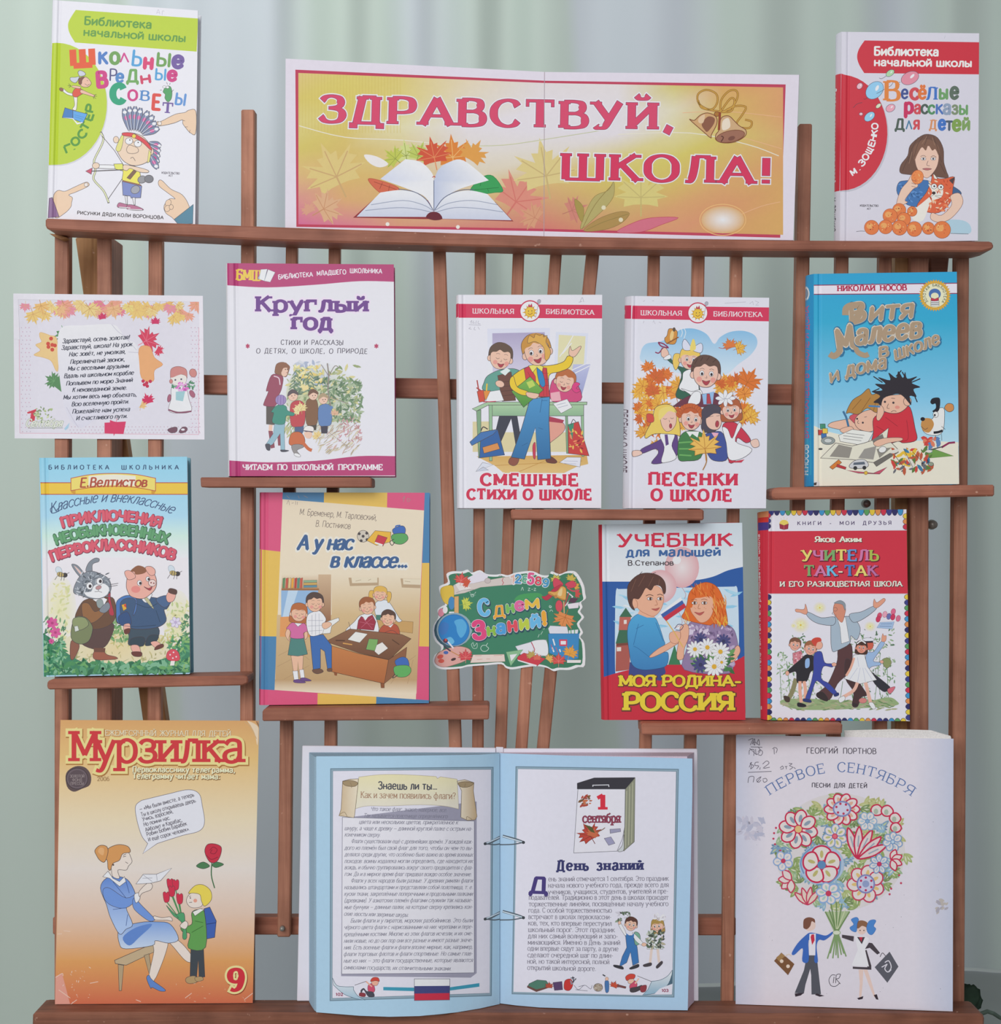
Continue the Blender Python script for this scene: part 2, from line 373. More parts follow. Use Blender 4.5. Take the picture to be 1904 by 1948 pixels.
# ------------------------------------------------------------------ lettering: strokes drawn with a broad pen
# '~' smooth stroke, '@' closed smooth, 'n' never a serif, 'h' tick at the last point, 'H' ticks at both; '!' after a point: no serif there
CIRC = '@4,10 1.9,9.2 .6,7.2 .4,5 .6,2.8 1.9,.8 4,0 6.1,.8 7.4,2.8 7.6,5 7.4,7.2 6.1,9.2'
def shift(st, dx): 
    pre = st[0] if st[0] in '~@nhH' else ''
    return pre+' '.join('%g,%s' % (float(a.split(',')[0])+dx, a.split(',')[1]) for a in st[len(pre):].split())
G = {
'А': (8, '0.2,0 4,10!', '4,10! 7.8,0', 'n1.6,3.4 6.4,3.4'),
'Б': (7, '.9,0 .9,10', 'h.9,10 6,10', '~.9,5.8 3.8,5.8 5.7,5 6.4,2.9 5.7,.8 3.8,0 .9,0'),
'В': (7, '.9,0 .9,10', '~.9,10 3.6,10 5.3,9.4 5.8,7.8 5.3,6.2 3.6,5.4 .9,5.4', '~.9,5.4 4,5.4 5.9,4.6 6.5,2.7 5.9,.8 4,0 .9,0'),
'Г': (6.2, '.9,0 .9,10', 'h.9,10 5.9,10'),
'Д': (8.2, 'n.5,-2 .5,0', 'n7.7,0 7.7,-2', 'n.5,0 7.7,0', '1.4,0! 2.9,10', 'n2.9,10 6.5,10', '6.5,10 6.5,0!'),
'Е': (6.6, '.9,0 .9,10', 'h.9,10 5.9,10', 'n.9,5.2 5,5.2', 'h.9,0 6.2,0'),
'Ё': (6.6, '.9,0 .9,10', 'h.9,10 5.9,10', 'n.9,5.2 5,5.2', 'h.9,0 6.2,0', 'n2.2,11.6 2.2,12.6', 'n4.6,11.6 4.6,12.6'),
'Ж': (10.4, '5.2,0 5.2,10', '.8,10 4.9,5.2!', '4.2,6! .3,0', '9.6,10 5.5,5.2!', '6.2,6! 10.1,0'),
'З': (6.6, '~.6,8.2 1.6,9.5 3.2,10 5,9.3 5.6,7.6 4.9,6 2.4,5.4', '~2.4,5.4 5.2,4.8 6.1,2.8 5.2,.7 3.2,0 1.4,.5 .3,2'),
'И': (7.6, '.9,0 .9,10', '6.7,0 6.7,10', 'n.9,.9 6.7,9.1'),
'Й': (7.6, '.9,0 .9,10', '6.7,0 6.7,10', 'n.9,.9 6.7,9.1', '~2.2,12.7 2.9,11.7 3.8,11.4 4.7,11.7 5.4,12.7'),
'К': (7, '.9,0 .9,10', '6.2,10 .9,4.6!', '2.7,6.2! 6.8,0'),
'Л': (7.4, '~.2,.2 1.2,.3 1.9,2 2.4,5.5 2.7,10', 'n2.7,10 6.5,10', '6.5,10 6.5,0'),
'Λ': (7.4, '.3,0 3.4,10!', '3.4,10! 7,0'),
'М': (9, '.9,0 .9,10', 'n.9,9.8 4.5,2', 'n4.5,2 8.1,9.8', '8.1,0 8.1,10'),
'Н': (7.6, '.9,0 .9,10', '6.7,0 6.7,10', 'n.9,5.2 6.7,5.2'),
'О': (8, CIRC),
'П': (7.6, '.9,0 .9,10', '6.7,0 6.7,10', 'n.9,10 6.7,10'),
'Р': (6.8, '.9,0 .9,10', '~.9,10 3.9,10 5.7,9.2 6.3,7.2 5.7,5.2 3.9,4.4 .9,4.4'),
'С': (7.2, '~6.8,7.8 5.9,9.4 4.1,10 2,9.1 .7,7.1 .4,5 .7,2.9 2,.9 4.1,0 5.9,.6 6.9,2.1'),
'Т': (7.4, '3.7,0 3.7,10!', 'H.3,10 7.1,10'),
'У': (7.2, '.4,10 3.9,3.4!', '~6.9,10 4.6,4.6 3.2,1.2 2.3,.1 1,.1 .5,.8'),
'Ф': (9.2, '4.6,0 4.6,10', '@4.6,8.6 2.2,8 .6,5.2 2.2,2.4 4.6,1.8 7,2.4 8.6,5.2 7,8'),
'Х': (7.2, '.3,0 6.6,10', '.5,10 6.9,0'),
'Ц': (8, '.9,0! .9,10', '6.5,0! 6.5,10', 'n.9,0 7.8,0', 'n7.6,0 7.6,-2'),
'Ч': (7.2, '~.8,10 .8,7 1.6,5.2 3.6,4.6 6.3,5.2', '6.3,0 6.3,10', 'n.8,9.4 .8,10'),
'Ш': (10.6, '.9,0! .9,10', '5.3,0! 5.3,10', '9.7,0! 9.7,10', 'n.9,0 9.7,0'),
'Щ': (11.2, '.9,0! .9,10', '5.3,0! 5.3,10', '9.7,0! 9.7,10', 'n.9,0 11,0', 'n10.8,0 10.8,-2'),
'Ъ': (8, '2.2,0 2.2,10', 'n.2,10 2.2,10', '~2.2,5.8 5,5.8 6.8,5 7.4,2.9 6.8,.8 5,0 2.2,0'),
'Ы': (9.2, '.9,0 .9,10', '~.9,5.8 3.4,5.8 5.1,5 5.7,2.9 5.1,.8 3.4,0 .9,0', '8.2,0 8.2,10'),
'Ь': (6.6, '.9,0 .9,10', '~.9,5.8 3.6,5.8 5.4,5 6,2.9 5.4,.8 3.6,0 .9,0'),
'Э': (7.2, '~.4,7.8 1.3,9.4 3.1,10 5.2,9.1 6.5,7.1 6.8,5 6.5,2.9 5.2,.9 3.1,0 1.3,.6 .3,2.1', 'n2.6,5.2 6.7,5.2'),
'Ю': (11, '.9,0 .9,10', 'n.9,5 3.4,5', shift(CIRC, 3)),
'Я': (6.8, '5.9,0 5.9,10', '~5.9,10 2.9,10 1.1,9.2 .5,7.2 1.1,5.2 2.9,4.5 5.9,4.5', '3.2,4.5! .3,0'),
'а': (6.2, '~.9,5.6 1.9,6.8 3.4,7.1 4.9,6.5 5.2,5 5.2,2', '5.2,2! 5.2,0', '~5.2,4.1 3,3.9 1.2,3.2 .6,1.8 1.3,.4 2.8,0 4.4,.6 5.2,2'),
'б': (6.8, '~5.8,10.2 4.4,9.3 2.4,8.9 1.1,7.2 .6,4 1.2,1.2 3.3,0 5.3,.8 6.1,3.2 5.3,5.6 3.3,6.5 1.5,5.6 .8,4'),
'е': (6.4, 'n.8,3.7 5.7,3.7', '~5.7,3.7 5.3,6 3.3,7.1 1.3,6.1 .5,3.5 1.3,.9 3.4,0 5.6,1.2'),
'ё': (6.4, 'n.8,3.7 5.7,3.7', '~5.7,3.7 5.3,6 3.3,7.1 1.3,6.1 .5,3.5 1.3,.9 3.4,0 5.6,1.2', 'n2.1,8.8 2.1,9.8', 'n4.5,8.8 4.5,9.8'),
'у': (6, '.3,7 3.1,.6!', '~5.8,7 3.6,1.4 2.4,-1.8 1.5,-2.9 .3,-2.6'),
'р': (6.4, '.9,-3 .9,7', '~.9,5.4 2.2,6.8 3.8,7 5.4,5.8 5.9,3.5 5.4,1.2 3.8,0 2.2,.2 .9,1.6'),
'ф': (9, '4.5,-3 4.5,10', '@4.5,7 2,6.4 .5,3.5 2,.6 4.5,0 7,.6 8.5,3.5 7,6.4'),
'0': (7, '@3.5,10 1.6,9 .6,5 1.6,1 3.5,0 5.4,1 6.4,5 5.4,9'),
'1': (5, '2.9,0 2.9,10!', 'n2.9,9.8 .6,7.8'),
'2': (6.8, '~.6,7.6 1.4,9.4 3.4,10 5.3,9.2 5.8,7.4 4.8,5.2 .6,0', 'h.6,0 6.2,0'),
'3': (6.6, '~.6,8.2 1.6,9.5 3.2,10 5,9.3 5.6,7.6 4.9,6 2.6,5.4', '~2.6,5.4 5.2,4.8 6.1,2.8 5.2,.7 3.2,0 1.4,.5 .3,2'),
'5': (6.6, 'n5.6,10 1.4,10', 'n1.4,10 1,5.6', '~1,5.6 3.2,6.4 5.2,5.6 6,3.3 5.2,.9 3.2,0 1.4,.4 .4,1.6'),
'6': (6.8, '~5.6,9.4 3.8,10 1.8,8.6 .7,5 .8,2.4 1.8,.5 3.6,0 5.4,.9 6.1,3 5.4,5.2 3.6,6 1.8,5.4 .8,3.6'),
'8': (6.8, '@3.4,10 1.4,9.2 .9,7.6 1.6,6 3.4,5.3 5.2,6 5.9,7.6 5.4,9.2', '@3.4,5.3 1.4,4.6 .5,2.6 1.4,.7 3.4,0 5.4,.7 6.3,2.6 5.4,4.6'),
'9': (6.8, '~1.2,.6 3,0 5,1.4 6.1,5 6,7.6 5,9.5 3.2,10 1.4,9.1 .7,7 1.4,4.8 3.2,4 5,4.6 6,6.4'),
'.': (2.6, 'n1.3,.2 1.3,1.3'), ',': (2.6, 'n1.7,1.2 .7,-1.6'), '!': (3, 'n1.5,3.2 1.5,10', 'n1.5,.2 1.5,1.5'),
'?': (6, '~.5,8 1.4,9.5 3.1,10 5,9 5.2,7.2 3.2,5 3,3', 'n3,.2 3,1.4'), '-': (4.4, 'n.6,3.8 3.8,3.8'), '—': (9.5, 'n.5,3.8 9,3.8'),
':': (2.6, 'n1.3,.2 1.3,1.3', 'n1.3,5 1.3,6.1'), '…': (7.5, 'n1.2,.2 1.2,1.3', 'n3.7,.2 3.7,1.3', 'n6.2,.2 6.2,1.3'),
'«': (6, 'n2.8,6 .8,3.6', 'n.8,3.6 2.8,1.2', 'n5.2,6 3.2,3.6', 'n3.2,3.6 5.2,1.2'), '»': (6, 'n.8,6 2.8,3.6', 'n2.8,3.6 .8,1.2', 'n3.2,6 5.2,3.6', 'n5.2,3.6 3.2,1.2'),
'(': (3.6, '~3,11 1.4,8.4 .9,4.6 1.4,.8 3,-1.8'), ')': (3.6, '~.6,11 2.2,8.4 2.7,4.6 2.2,.8 .6,-1.8'),
'+': (6.4, 'n3.2,2 3.2,8', 'n.4,5 6,5'), '=': (6.4, 'n.6,6 5.8,6', 'n.6,3.4 5.8,3.4'), '/': (4, 'n.4,-1 3.6,11'),
'*': (6, 'n3,4 3,10', 'n.6,5.4 5.4,8.6', 'n.6,8.6 5.4,5.4'),
}
SPW = 4.2
PG = {}
def glyph(ch):
    """list of (points, serif flags, ticks, closed), width; lower case mostly small capitals"""
    if ch in PG: return PG[ch]
    src, sy, sx, dy = ch, 1.0, 1.0, 0
    if ch not in G:
        src, sy, sx = ch.upper(), .7, .84
        if src not in G: src = '-'
    g = G[src]; out = []
    for st in g[1:]:
        pre = st[0] if st[0] in '~@nhH' else ''
        P_, F_ = [], []
        for a in st[len(pre):].split():
            no = a.endswith('!'); x, y = a.rstrip('!').split(',')
            yy = float(y)
            if sy < 1 and yy > 10: yy = 10+(yy-10)*1.3
            if sy < 1 and yy < 0: yy *= 1.3
            P_.append((float(x)*sx, yy*sy)); F_.append(not no and pre == '' and yy in (0, 10, 7, -3))
        if pre in ('~', '@'): P_ = smooth(P_, pre == '@', 4)
        out.append((P_, F_, pre, pre == '@'))
    PG[ch] = (out, g[0]*sx)
    return PG[ch]
def text(art, s, x0, y0, x1, y1, h, col, wv=1.5, wh=None, serif=0, st=None, shear=0, arc=0, gap=1.0, out=None, rnd=0, jit=0, spw=SPW, fit=True, tk=1):
    """s set on the baseline (x0,y0)-(x1,y1); h is the height of a capital; arc lifts the middle; out = [(colour, extra pen)]"""
    wh = wv*.8 if wh is None else wh; st = wh*.8 if st is None else st
    adv, X = [], 0
    for ch in s:
        adv.append(X); X += spw if ch == ' ' else glyph(ch)[1]+gap
    tot = X-gap
    Lx = math.hypot(x1-x0, y1-y0); k = h/10
    sx = Lx/tot if fit else k
    ux, uy = (x1-x0)/Lx, (y1-y0)/Lx
    def place(u, v):
        """u along the line in px, v up in px"""
        t = u/Lx*2-1
        lift = arc*(1-t*t)
        if arc:
            sl = arc*(-2*t)*2/Lx
            n = math.hypot(1, sl); uu = u-v*sl/n; vv = lift+v/n
        else: uu, vv = u, v
        return (x0+ux*uu+uy*vv, y0+uy*uu-ux*vv)
    cols = col if isinstance(col, (list, tuple)) and not (len(col) > 3 and isinstance(col[2], (int, float))) else None
    passes = [(o[0], o[1], o[2:] ) for o in (out or [])]+[(None, 0, ())]
    for (oc, ex, off) in passes:
        if off: dx_, dy_ = off
        else: dx_ = dy_ = 0
        ci = 0
        for ch, a in zip(s, adv):
            if ch == ' ': continue
            c = oc or (cols[ci % len(cols)] if cols else col); ci += 1
            jy = (art.r.uniform(-jit, jit) if jit else 0)
            pv, ph = wv*min(k, sx*1.15)+ex*k, (wh+ex)*k
            def tr(p): return (place((a+p[0])*sx+shear*p[1]*k, p[1]*k+jy))
            def q2(p): p = tr(p); return (p[0]+dx_, p[1]+dy_)
            art.L = math.floor(art.L+1e-6); Lb = art.L
            for si, (P_, F_, pre, cl) in enumerate(glyph(ch)[0]):
                art.L = Lb+si*.06+(ci % 2)*.03
                loc = [q2(p) for p in P_]
                if ex:  # lengthen open ends so that the outline goes all the way round
                    if not cl and len(loc) > 1:
                        def ext(a_, b_, e):
                            l = math.hypot(a_[0]-b_[0], a_[1]-b_[1]) or 1
                            return (a_[0]+(a_[0]-b_[0])/l*e, a_[1]+(a_[1]-b_[1])/l*e)
                        e = ex*k/2
                        loc = [ext(loc[0], loc[1], e)]+loc[1:-1]+[ext(loc[-1], loc[-2], e)]
                art.strip(loc, c, pv, cl, (pv, ph))
                if rnd:
                    for e, fl_ in ((loc[0], F_[0]), (loc[-1], F_[-1])):
                        if serif and fl_: continue
                        art.L += .007
                        r_ = min(pv, ph)/2
                        art.poly([(e[0]+r_*math.cos(t*.785), e[1]+r_*math.sin(t*.785)) for t in range(8)], c)
                art.L += .013
                if serif:
                    if pre == '':
                        for i in (0, len(P_)-1):
                            if not F_[i]: continue
                            j = 1 if i == 0 else len(P_)-2
                            if abs(P_[i][1]-P_[j][1]) < 1: continue
                            sl_ = (serif+wv/2)*k/sx; up = P_[i][1] > P_[j][1]
                            tt = st*k/k
                            y_ = P_[i][1]; ya, yb = (y_-tt-ex/2+wh*0, y_+ex/2) if up else (y_-ex/2, y_+tt+ex/2)
                            xe = ex*k/2/sx
                            art.poly([q2((P_[i][0]-sl_-xe, ya)), q2((P_[i][0]+sl_+xe, ya)), q2((P_[i][0]+sl_+xe, yb)), q2((P_[i][0]-sl_-xe, yb))], c)
                    elif pre in 'hH' and pre:
                        for i in ((0, 1) if pre == 'H' else (1,)):
                            x_, y_ = P_[i]; m = 1.0+serif*tk
                            ya, yb = (y_-m-wh/2, y_+wh/2) if y_ > 4 else (y_-wh/2, y_+m+wh/2)
                            hw = st*.6*k/sx+ex*k/2/sx
                            art.poly([q2((x_-hw, ya-ex/2)), q2((x_+hw, ya-ex/2)), q2((x_+hw, yb+ex/2)), q2((x_-hw, yb+ex/2))], c)
            art.L = Lb
        art.up()
    return art
Art.T = text
# ------------------------------------------------------------------ geometry helpers in the place
CAMP = Vector((0, -D, CZ))
def U(px, py, y=0.0):
    """world point seen at photo pixel (px,py) that lies y metres behind the slats"""
    t = 1+y/D
    return Vector(((px-952)*S*t, y, CZ+(974-py)*S*t))
class Pl:
    """a leaning plane: y at its lower and its upper edge, b = how much it turns sideways"""
    def __init__(s, pxc, pyb, yb, pyt, yt, b=0.0):
        p0, p1 = U(pxc, pyb, yb), U(pxc, pyt, yt)
        c = (yt-yb)/(p1.z-p0.z)
        s.n = Vector((b, -1, c)).normalized(); s.d = s.n.dot(p0)
    def __call__(s, px, py, off=0.0):
        r = Vector(((px-952)*S/D, 1, (974-py)*S/D))
        t = (s.d+off-s.n.dot(CAMP))/s.n.dot(r)
        return CAMP+r*t
def prism(bm, front, vec):
    """front: points seen anticlockwise or clockwise; extruded by vec"""
    a = [bm.verts.new(p) for p in front]; b = [bm.verts.new(Vector(p)+vec) for p in front]
    n = len(a)
    bm.faces.new(a); bm.faces.new(b[::-1])
    for i in range(n): bm.faces.new((a[i], b[i], b[(i+1) % n], a[(i+1) % n]))
    bmesh.ops.recalc_face_normals(bm, faces=bm.faces[:])
def bevel(bm, w, seg=1):
    bmesh.ops.bevel(bm, geom=bm.edges[:], offset=w, segments=seg, affect='EDGES', clamp_overlap=True)
def bar(name, poly, y0, y1, mat, parent, bw=0.0012):
    bm = bmesh.new()
    prism(bm, [U(x, y, y0) for x, y in pts(poly)], Vector((0, y1-y0, 0)))
    bevel(bm, bw)
    return obj(name, bm, mat, parent)

# ------------------------------------------------------------------ the setting
FLOOR = plain('pale_floor', '#8d918c', 0.5, 0.3, noise=0.05, scale=6)
WALL = plain('painted_wall', '#a8aea6', 0.8, 0.1, noise=0.03, scale=5)
bm = bmesh.new(); prism(bm, [Vector(p) for p in ((-2.6, -3.4, 0), (2.6, -3.4, 0), (2.6, 0.8, 0), (-2.6, 0.8, 0))], Vector((0, 0, -0.05)))
tag(obj('floor', bm, FLOOR), kind='structure')

def curtain_material():
    m, n, l, b = nt('striped_curtain_cloth', 0.85, 0.1)
    tc = n.new('ShaderNodeTexCoord'); sp = n.new('ShaderNodeSeparateXYZ'); l.new(tc.outputs['Object'], sp.inputs[0])
    # the white sheer strips woven into the pale green cloth
    r = n.new('ShaderNodeValToRGB'); r.color_ramp.interpolation = 'LINEAR'
    mr = n.new('ShaderNodeMapRange'); mr.inputs[1].default_value = -1.0; mr.inputs[2].default_value = 1.0
    ad = n.new('ShaderNodeMath'); ad.operation = 'MULTIPLY_ADD'; ad.inputs[1].default_value = 0.07
    l.new(sp.outputs['Z'], ad.inputs[0]); l.new(sp.outputs['X'], ad.inputs[2])
    l.new(ad.outputs[0], mr.inputs[0]); l.new(mr.outputs[0], r.inputs[0])
    gr, wh = C('#b1bbb1'), C('#b7bcbf')
    seq = [(0.0, gr), (.315, gr), (.322, wh), (.40, wh), (.43, gr), (.47, gr), (.49, wh), (.53, gr), (.585, gr), (.593, wh), (.66, wh), (.69, gr), (.78, gr), (.80, wh), (.84, gr), (.93, gr), (.95, wh)]
    e = r.color_ramp.elements
    while len(e) < len(seq): e.new(0.5)
    for i, (p, c) in enumerate(seq): e[i].position = p; e[i].color = c
    tr = n.new('ShaderNodeBsdfTranslucent'); mx = n.new('ShaderNodeMixShader'); mx.inputs[0].default_value = 0.42
    l.new(r.outputs[0], b.inputs['Base Color']); l.new(r.outputs[0], tr.inputs['Color'])
    wv = n.new('ShaderNodeTexNoise'); wv.inputs['Scale'].default_value = 700
    l.new(tc.outputs['Object'], wv.inputs['Vector'])
    bp = n.new('ShaderNodeBump'); bp.inputs['Strength'].default_value = 0.1; bp.inputs['Distance'].default_value = 0.0003
    l.new(wv.outputs['Fac'], bp.inputs['Height']); l.new(bp.outputs[0], b.inputs['Normal'])
    out = n['Material Output']
    l.new(b.outputs[0], mx.inputs[1]); l.new(tr.outputs[0], mx.inputs[2]); l.new(mx.outputs[0], out.inputs['Surface'])
    return m
bm = bmesh.new()
nx, nz = 700, 14
rnd = random.Random(4)
knots = [0.0]
while knots[-1] < 2.8: knots.append(knots[-1]+rnd.uniform(0.07, 0.15))
def fold(x):
    x = (x+1.4) % 2.75
    for i in range(len(knots)-1):
        if knots[i] <= x < knots[i+1]:
            t = (x-knots[i])/(knots[i+1]-knots[i])
            return (0.5-0.5*math.cos(2*math.pi*t))*(0.018+0.016*((i*37) % 10)/10)
    return 0
g = []
for j in range(nz+1):
    z = 0.004+2.3*j/nz; row = []
    for i in range(nx+1):
        x = -2.25+4.5*i/nx
        drift = 0.012*math.sin(z*2.1+x*3)
        y = 0.43+0.11*max(-1, min(1, x/0.6))-0.9*fold(x+0.02*math.sin(z*1.7)+0.01*z)*(0.45+0.55*min(1, z/1.2))+drift
        row.append(bm.verts.new((x, y, z)))
    g.append(row)
for j in range(nz):
    for i in range(nx): bm.faces.new((g[j][i], g[j][i+1], g[j+1][i+1], g[j+1][i]))
CURT = curtain_material()
tag(obj('curtain', bm, CURT, None, True), 'long pale green and white striped curtain hanging in soft folds behind the stand', 'curtain')

# ------------------------------------------------------------------ the wooden display stand
WV = wood('brown_wood_upright', 150, 5, '#8d5b47', '#b57f65')
WH = wood('brown_wood_crosswise', 5, 150, '#8a5441', '#ab7059')
WD = wood('dark_wood_crosswise', 6, 120, '#704737', '#97624b')
WL = wood('bare_wood_upright', 120, 5, '#8a5a34', '#b98a5c')
STEEL = plain('worn_steel', '#8a857c', 0.35, 0.5, metal=0.35)
rack = thing('display_stand', (0, 0, 0), 'brown slatted wooden display stand with narrow ledges carrying the books', 'display stand')
def slat(name, xt0, xt1, yt, xb0, xb1, yb, y0=0.0, y1=0.012, mat=None):
    return bar(name, [(xt0, yt), (xt1, yt), (xb1, yb), (xb0, yb)], y0, y1, mat or WV, rack)
GROUND = 2166
# posts that reach the floor
slat('post', 103.5, 130.5, 440, 103, 129, GROUND, 0, 0.014)
slat('post', 184, 212, 450, 184, 212, GROUND, 0, 0.046)
slat('post', 458.5, 484, 208, 455, 480, GROUND, 0, 0.016)
slat('post', 1520, 1545, 235, 1486, 1510, GROUND, 0, 0.016)
big = slat('post', 1733, 1767, 478, 1731, 1766, GROUND, 0, 0.034)
slat('post', 1820, 1844, 478, 1806, 1833, GROUND, 0, 0.016)
# slats between the ledges
slat('slat', 282, 308, 455, 279, 304, 1925)
hung = slat('slat', 543.5, 565, 458, 527, 552, 1783)
slat('slat', 625, 647, 458, 612, 636, 1925)
slat('slat', 823, 847, 462, 860, 884, 1600)
slat('slat', 903, 924.5, 464, 897, 919, 1600)
slat('slat', 976, 998, 464, 934, 957, 1600)
slat('slat', 1048, 1070, 466, 968, 991, 1600)
slat('slat', 1117, 1142, 466, 1004, 1027, 1600)
slat('slat', 1234, 1256, 468, 1214, 1237, 1600)
slat('slat', 1318, 1341, 470, 1300, 1322, 1600)
slat('slat', 1391, 1413, 470, 1373, 1396, 1925)
slat('slat', 1591, 1615, 472, 1572, 1597, 1600)
slat('slat', 1673, 1697, 472, 1658, 1683, 1925)
# legs and battens behind
bar('rear_leg', '143,452 186,452 424,2140 379,2140', 0.046, 0.064, WL, rack)
bar('rear_leg', '1728,476 1752,476 1764,2140 1722,2140', 0.04, 0.062, WL, rack)
bar('batten', '1703,476 1729,478 1729,1600 1703,1600', 0.012, 0.03, WL, rack)
bar('batten', '1769,486 1806,486 1790,640 1769,640', 0.02, 0.035, WD, rack)
bar('cross_rail', '100,700 391,713 825,720 1130,727 1515,731 1515,769 1130,766 825,757 391,749 100,736', 0.016, 0.034, WH, rack)
bar('cross_rail', '100,1745 1400,1746 1400,1780 100,1778', 0.014, 0.030, WH, rack)
# ledges
LED = 0.04
bar('ledge', '86,415 560,433 1040,449 1480,457 1885,459 1890,463 1890,473 1868,479 1480,477 1040,472 560,459 92,437 86,432', -LED, 0, WH, rack, 0.0018)
for p in ('381,908 704,908 707,911 707,927 382,927',
          '1469,931 1480,927 1892,922 1892,944 1474,951 1468,946',
          '90,1296 100,1292 466,1285 472,1289 471,1300 462,1304 92,1312 89,1308',
          '499,1352 507,1347 929,1342 931,1346 930,1369 499,1372',
          '971,969 1339,969 1339,990 973,989',
          '1220,1376 1603,1376 1602,1397 1221,1399'):
    bar('ledge', p, -LED, 0, WH, rack, 0.0016)
bar('ledge', '62,1928 70,1926 1868,1929 1873,1934 1872,1960 1866,1968 66,1966 61,1958', -LED, 0, WD, rack, 0.002)
# a split, splintered batten under the left end of the top ledge
bar('splinter', '93,444 112,446 128,452 118,456 104,451', -0.012, -0.0005, WL, rack, 0.0006)
def bolt(px, py, y, r, mat, par):
    bm = bmesh.new()
    bmesh.ops.create_cone(bm, cap_ends=True, segments=18, radius1=r, radius2=r*.8, depth=0.007)
    bmesh.ops.create_uvsphere(bm, u_segments=12, v_segments=8, radius=r*.6)
    c = U(px, py, y)
    for v in bm.verts: v.co = Vector((v.co.x, -v.co.z, v.co.y))+c
    return obj('bolt', bm, mat, par, True)
bolt(1774, 998, 0.030, 0.0052, STEEL, big); bolt(1648, 958, 0.012, 0.0045, STEEL, rack); bolt(537, 1766, -0.002, 0.0026, STEEL, hung)

# ------------------------------------------------------------------ plant behind the right foot of the stand
LEAF = plain('dark_green_leaf', '#3c5040', 0.5, 0.3, noise=0.25, scale=60)
VINE = plain('green_stem', '#4d5b50', 0.6, 0.2, noise=0.2, scale=90)
pl = thing('houseplant', U(1845, 1952, 0.09), 'dark green trailing houseplant beside the right foot of the stand', 'plant')
def leaf(cx, cy, y, r, rot, tiltx):
    bm = bmesh.new(); rings = []
    n = 26; c = bm.verts.new((0, 0, 0.1*r))
    for k in range(1, 5):
        q = []
        for i in range(n):
            a = 2*math.pi*i/n
            rr = r*k/4*(1+(0.07*math.cos(a*9) if k == 4 else 0.02*math.cos(a*9)))
            q.append(bm.verts.new((rr*math.cos(a)*.82, rr*math.sin(a), 0.1*r*(1-(k/4)**2)+0.05*r*math.sin(3*a)*k/4)))
        rings.append(q)
    for i in range(n): bm.faces.new((c, rings[0][i], rings[0][(i+1) % n]))
    for k in range(3):
        for i in range(n): bm.faces.new((rings[k][i], rings[k+1][i], rings[k+1][(i+1) % n], rings[k][(i+1) % n]))
    geo = bmesh.ops.solidify(bm, geom=bm.faces[:], thickness=0.0005)
    from mathutils import Matrix
    M = Matrix.Translation(U(cx, cy, y)) @ Matrix.Rotation(rot, 4, 'Y') @ Matrix.Rotation(math.pi/2+tiltx, 4, 'X')
    bm.transform(M)
    return obj('leaf', bm, LEAF, pl, True)
leaf(1846, 1896, 0.07, 0.0130, 0.1, 0.15); leaf(1852, 1906, 0.085, 0.0115, 0.7, -0.4); leaf(1838, 1888, 0.09, 0.011, -0.5, 0.3)
def tube(bm, P_, r0, r1, n=8):
    rings = []
    for i, p in enumerate(P_):
        a = P_[max(0, i-1)]; b = P_[min(len(P_)-1, i+1)]; d = (b-a).normalized()
        u = d.cross(Vector((0, 1, 0.01))).normalized(); w = d.cross(u); r = r0+(r1-r0)*i/(len(P_)-1)
        rings.append([bm.verts.new(p+u*r*math.cos(2*math.pi*k/n)+w*r*math.sin(2*math.pi*k/n)) for k in range(n)])
    for i in range(len(rings)-1):
        for k in range(n): bm.faces.new((rings[i][k], rings[i][(k+1) % n], rings[i+1][(k+1) % n], rings[i+1][k]))
    bm.faces.new(rings[0][::-1]); bm.faces.new(rings[-1])
bm = bmesh.new()
tube(bm, [U(x, y, d) for x, y, d in ((1846, 1952, .09), (1848, 1938, .085), (1862, 1930, .08), (1878, 1924, .08), (1890, 1928, .085), (1902, 1936, .09), (1925, 1946, .1), (1950, 1960, .11))], 0.0026, 0.0018)
obj('stem', bm, VINE, pl, True)
bm = bmesh.new()
tube(bm, [U(x, y, d) for x, y, d in ((1846, 2120, .115), (1844, 2010, .10), (1846, 1952, .09), (1845, 1915, .085), (1846, 1898, .075))], 0.003, 0.0016)
obj('stem', bm, VINE, pl, True)

LTOP = [[(86, 415), (560, 433), (1040, 449), (1480, 457), (1885, 459)], [(381, 908), (704, 908)], [(1480, 927), (1892, 922)],
        [(100, 1292), (466, 1285)], [(507, 1347), (929, 1342)], [(971, 969), (1339, 969)], [(1220, 1376), (1603, 1376)], [(70, 1926), (1868, 1929)]]
def ledge_z(k, px):
    p = LTOP[k]
    for a, b in zip(p, p[1:]):
        if px <= b[0] or b is p[-1]: return U(px, line_x2(a, b, px), -LED).z
def line_x2(a, b, x): return a[1]+(b[1]-a[1])*(x-a[0])/(b[0]-a[0])
def settle(plane, p, k, up):
    """slide a bottom corner along the plane until it rests on ledge k"""
    px, py = p
    for _ in range(6): py += (plane(px, py).z-(ledge_z(k, px)+up))/S
    return (px, py)
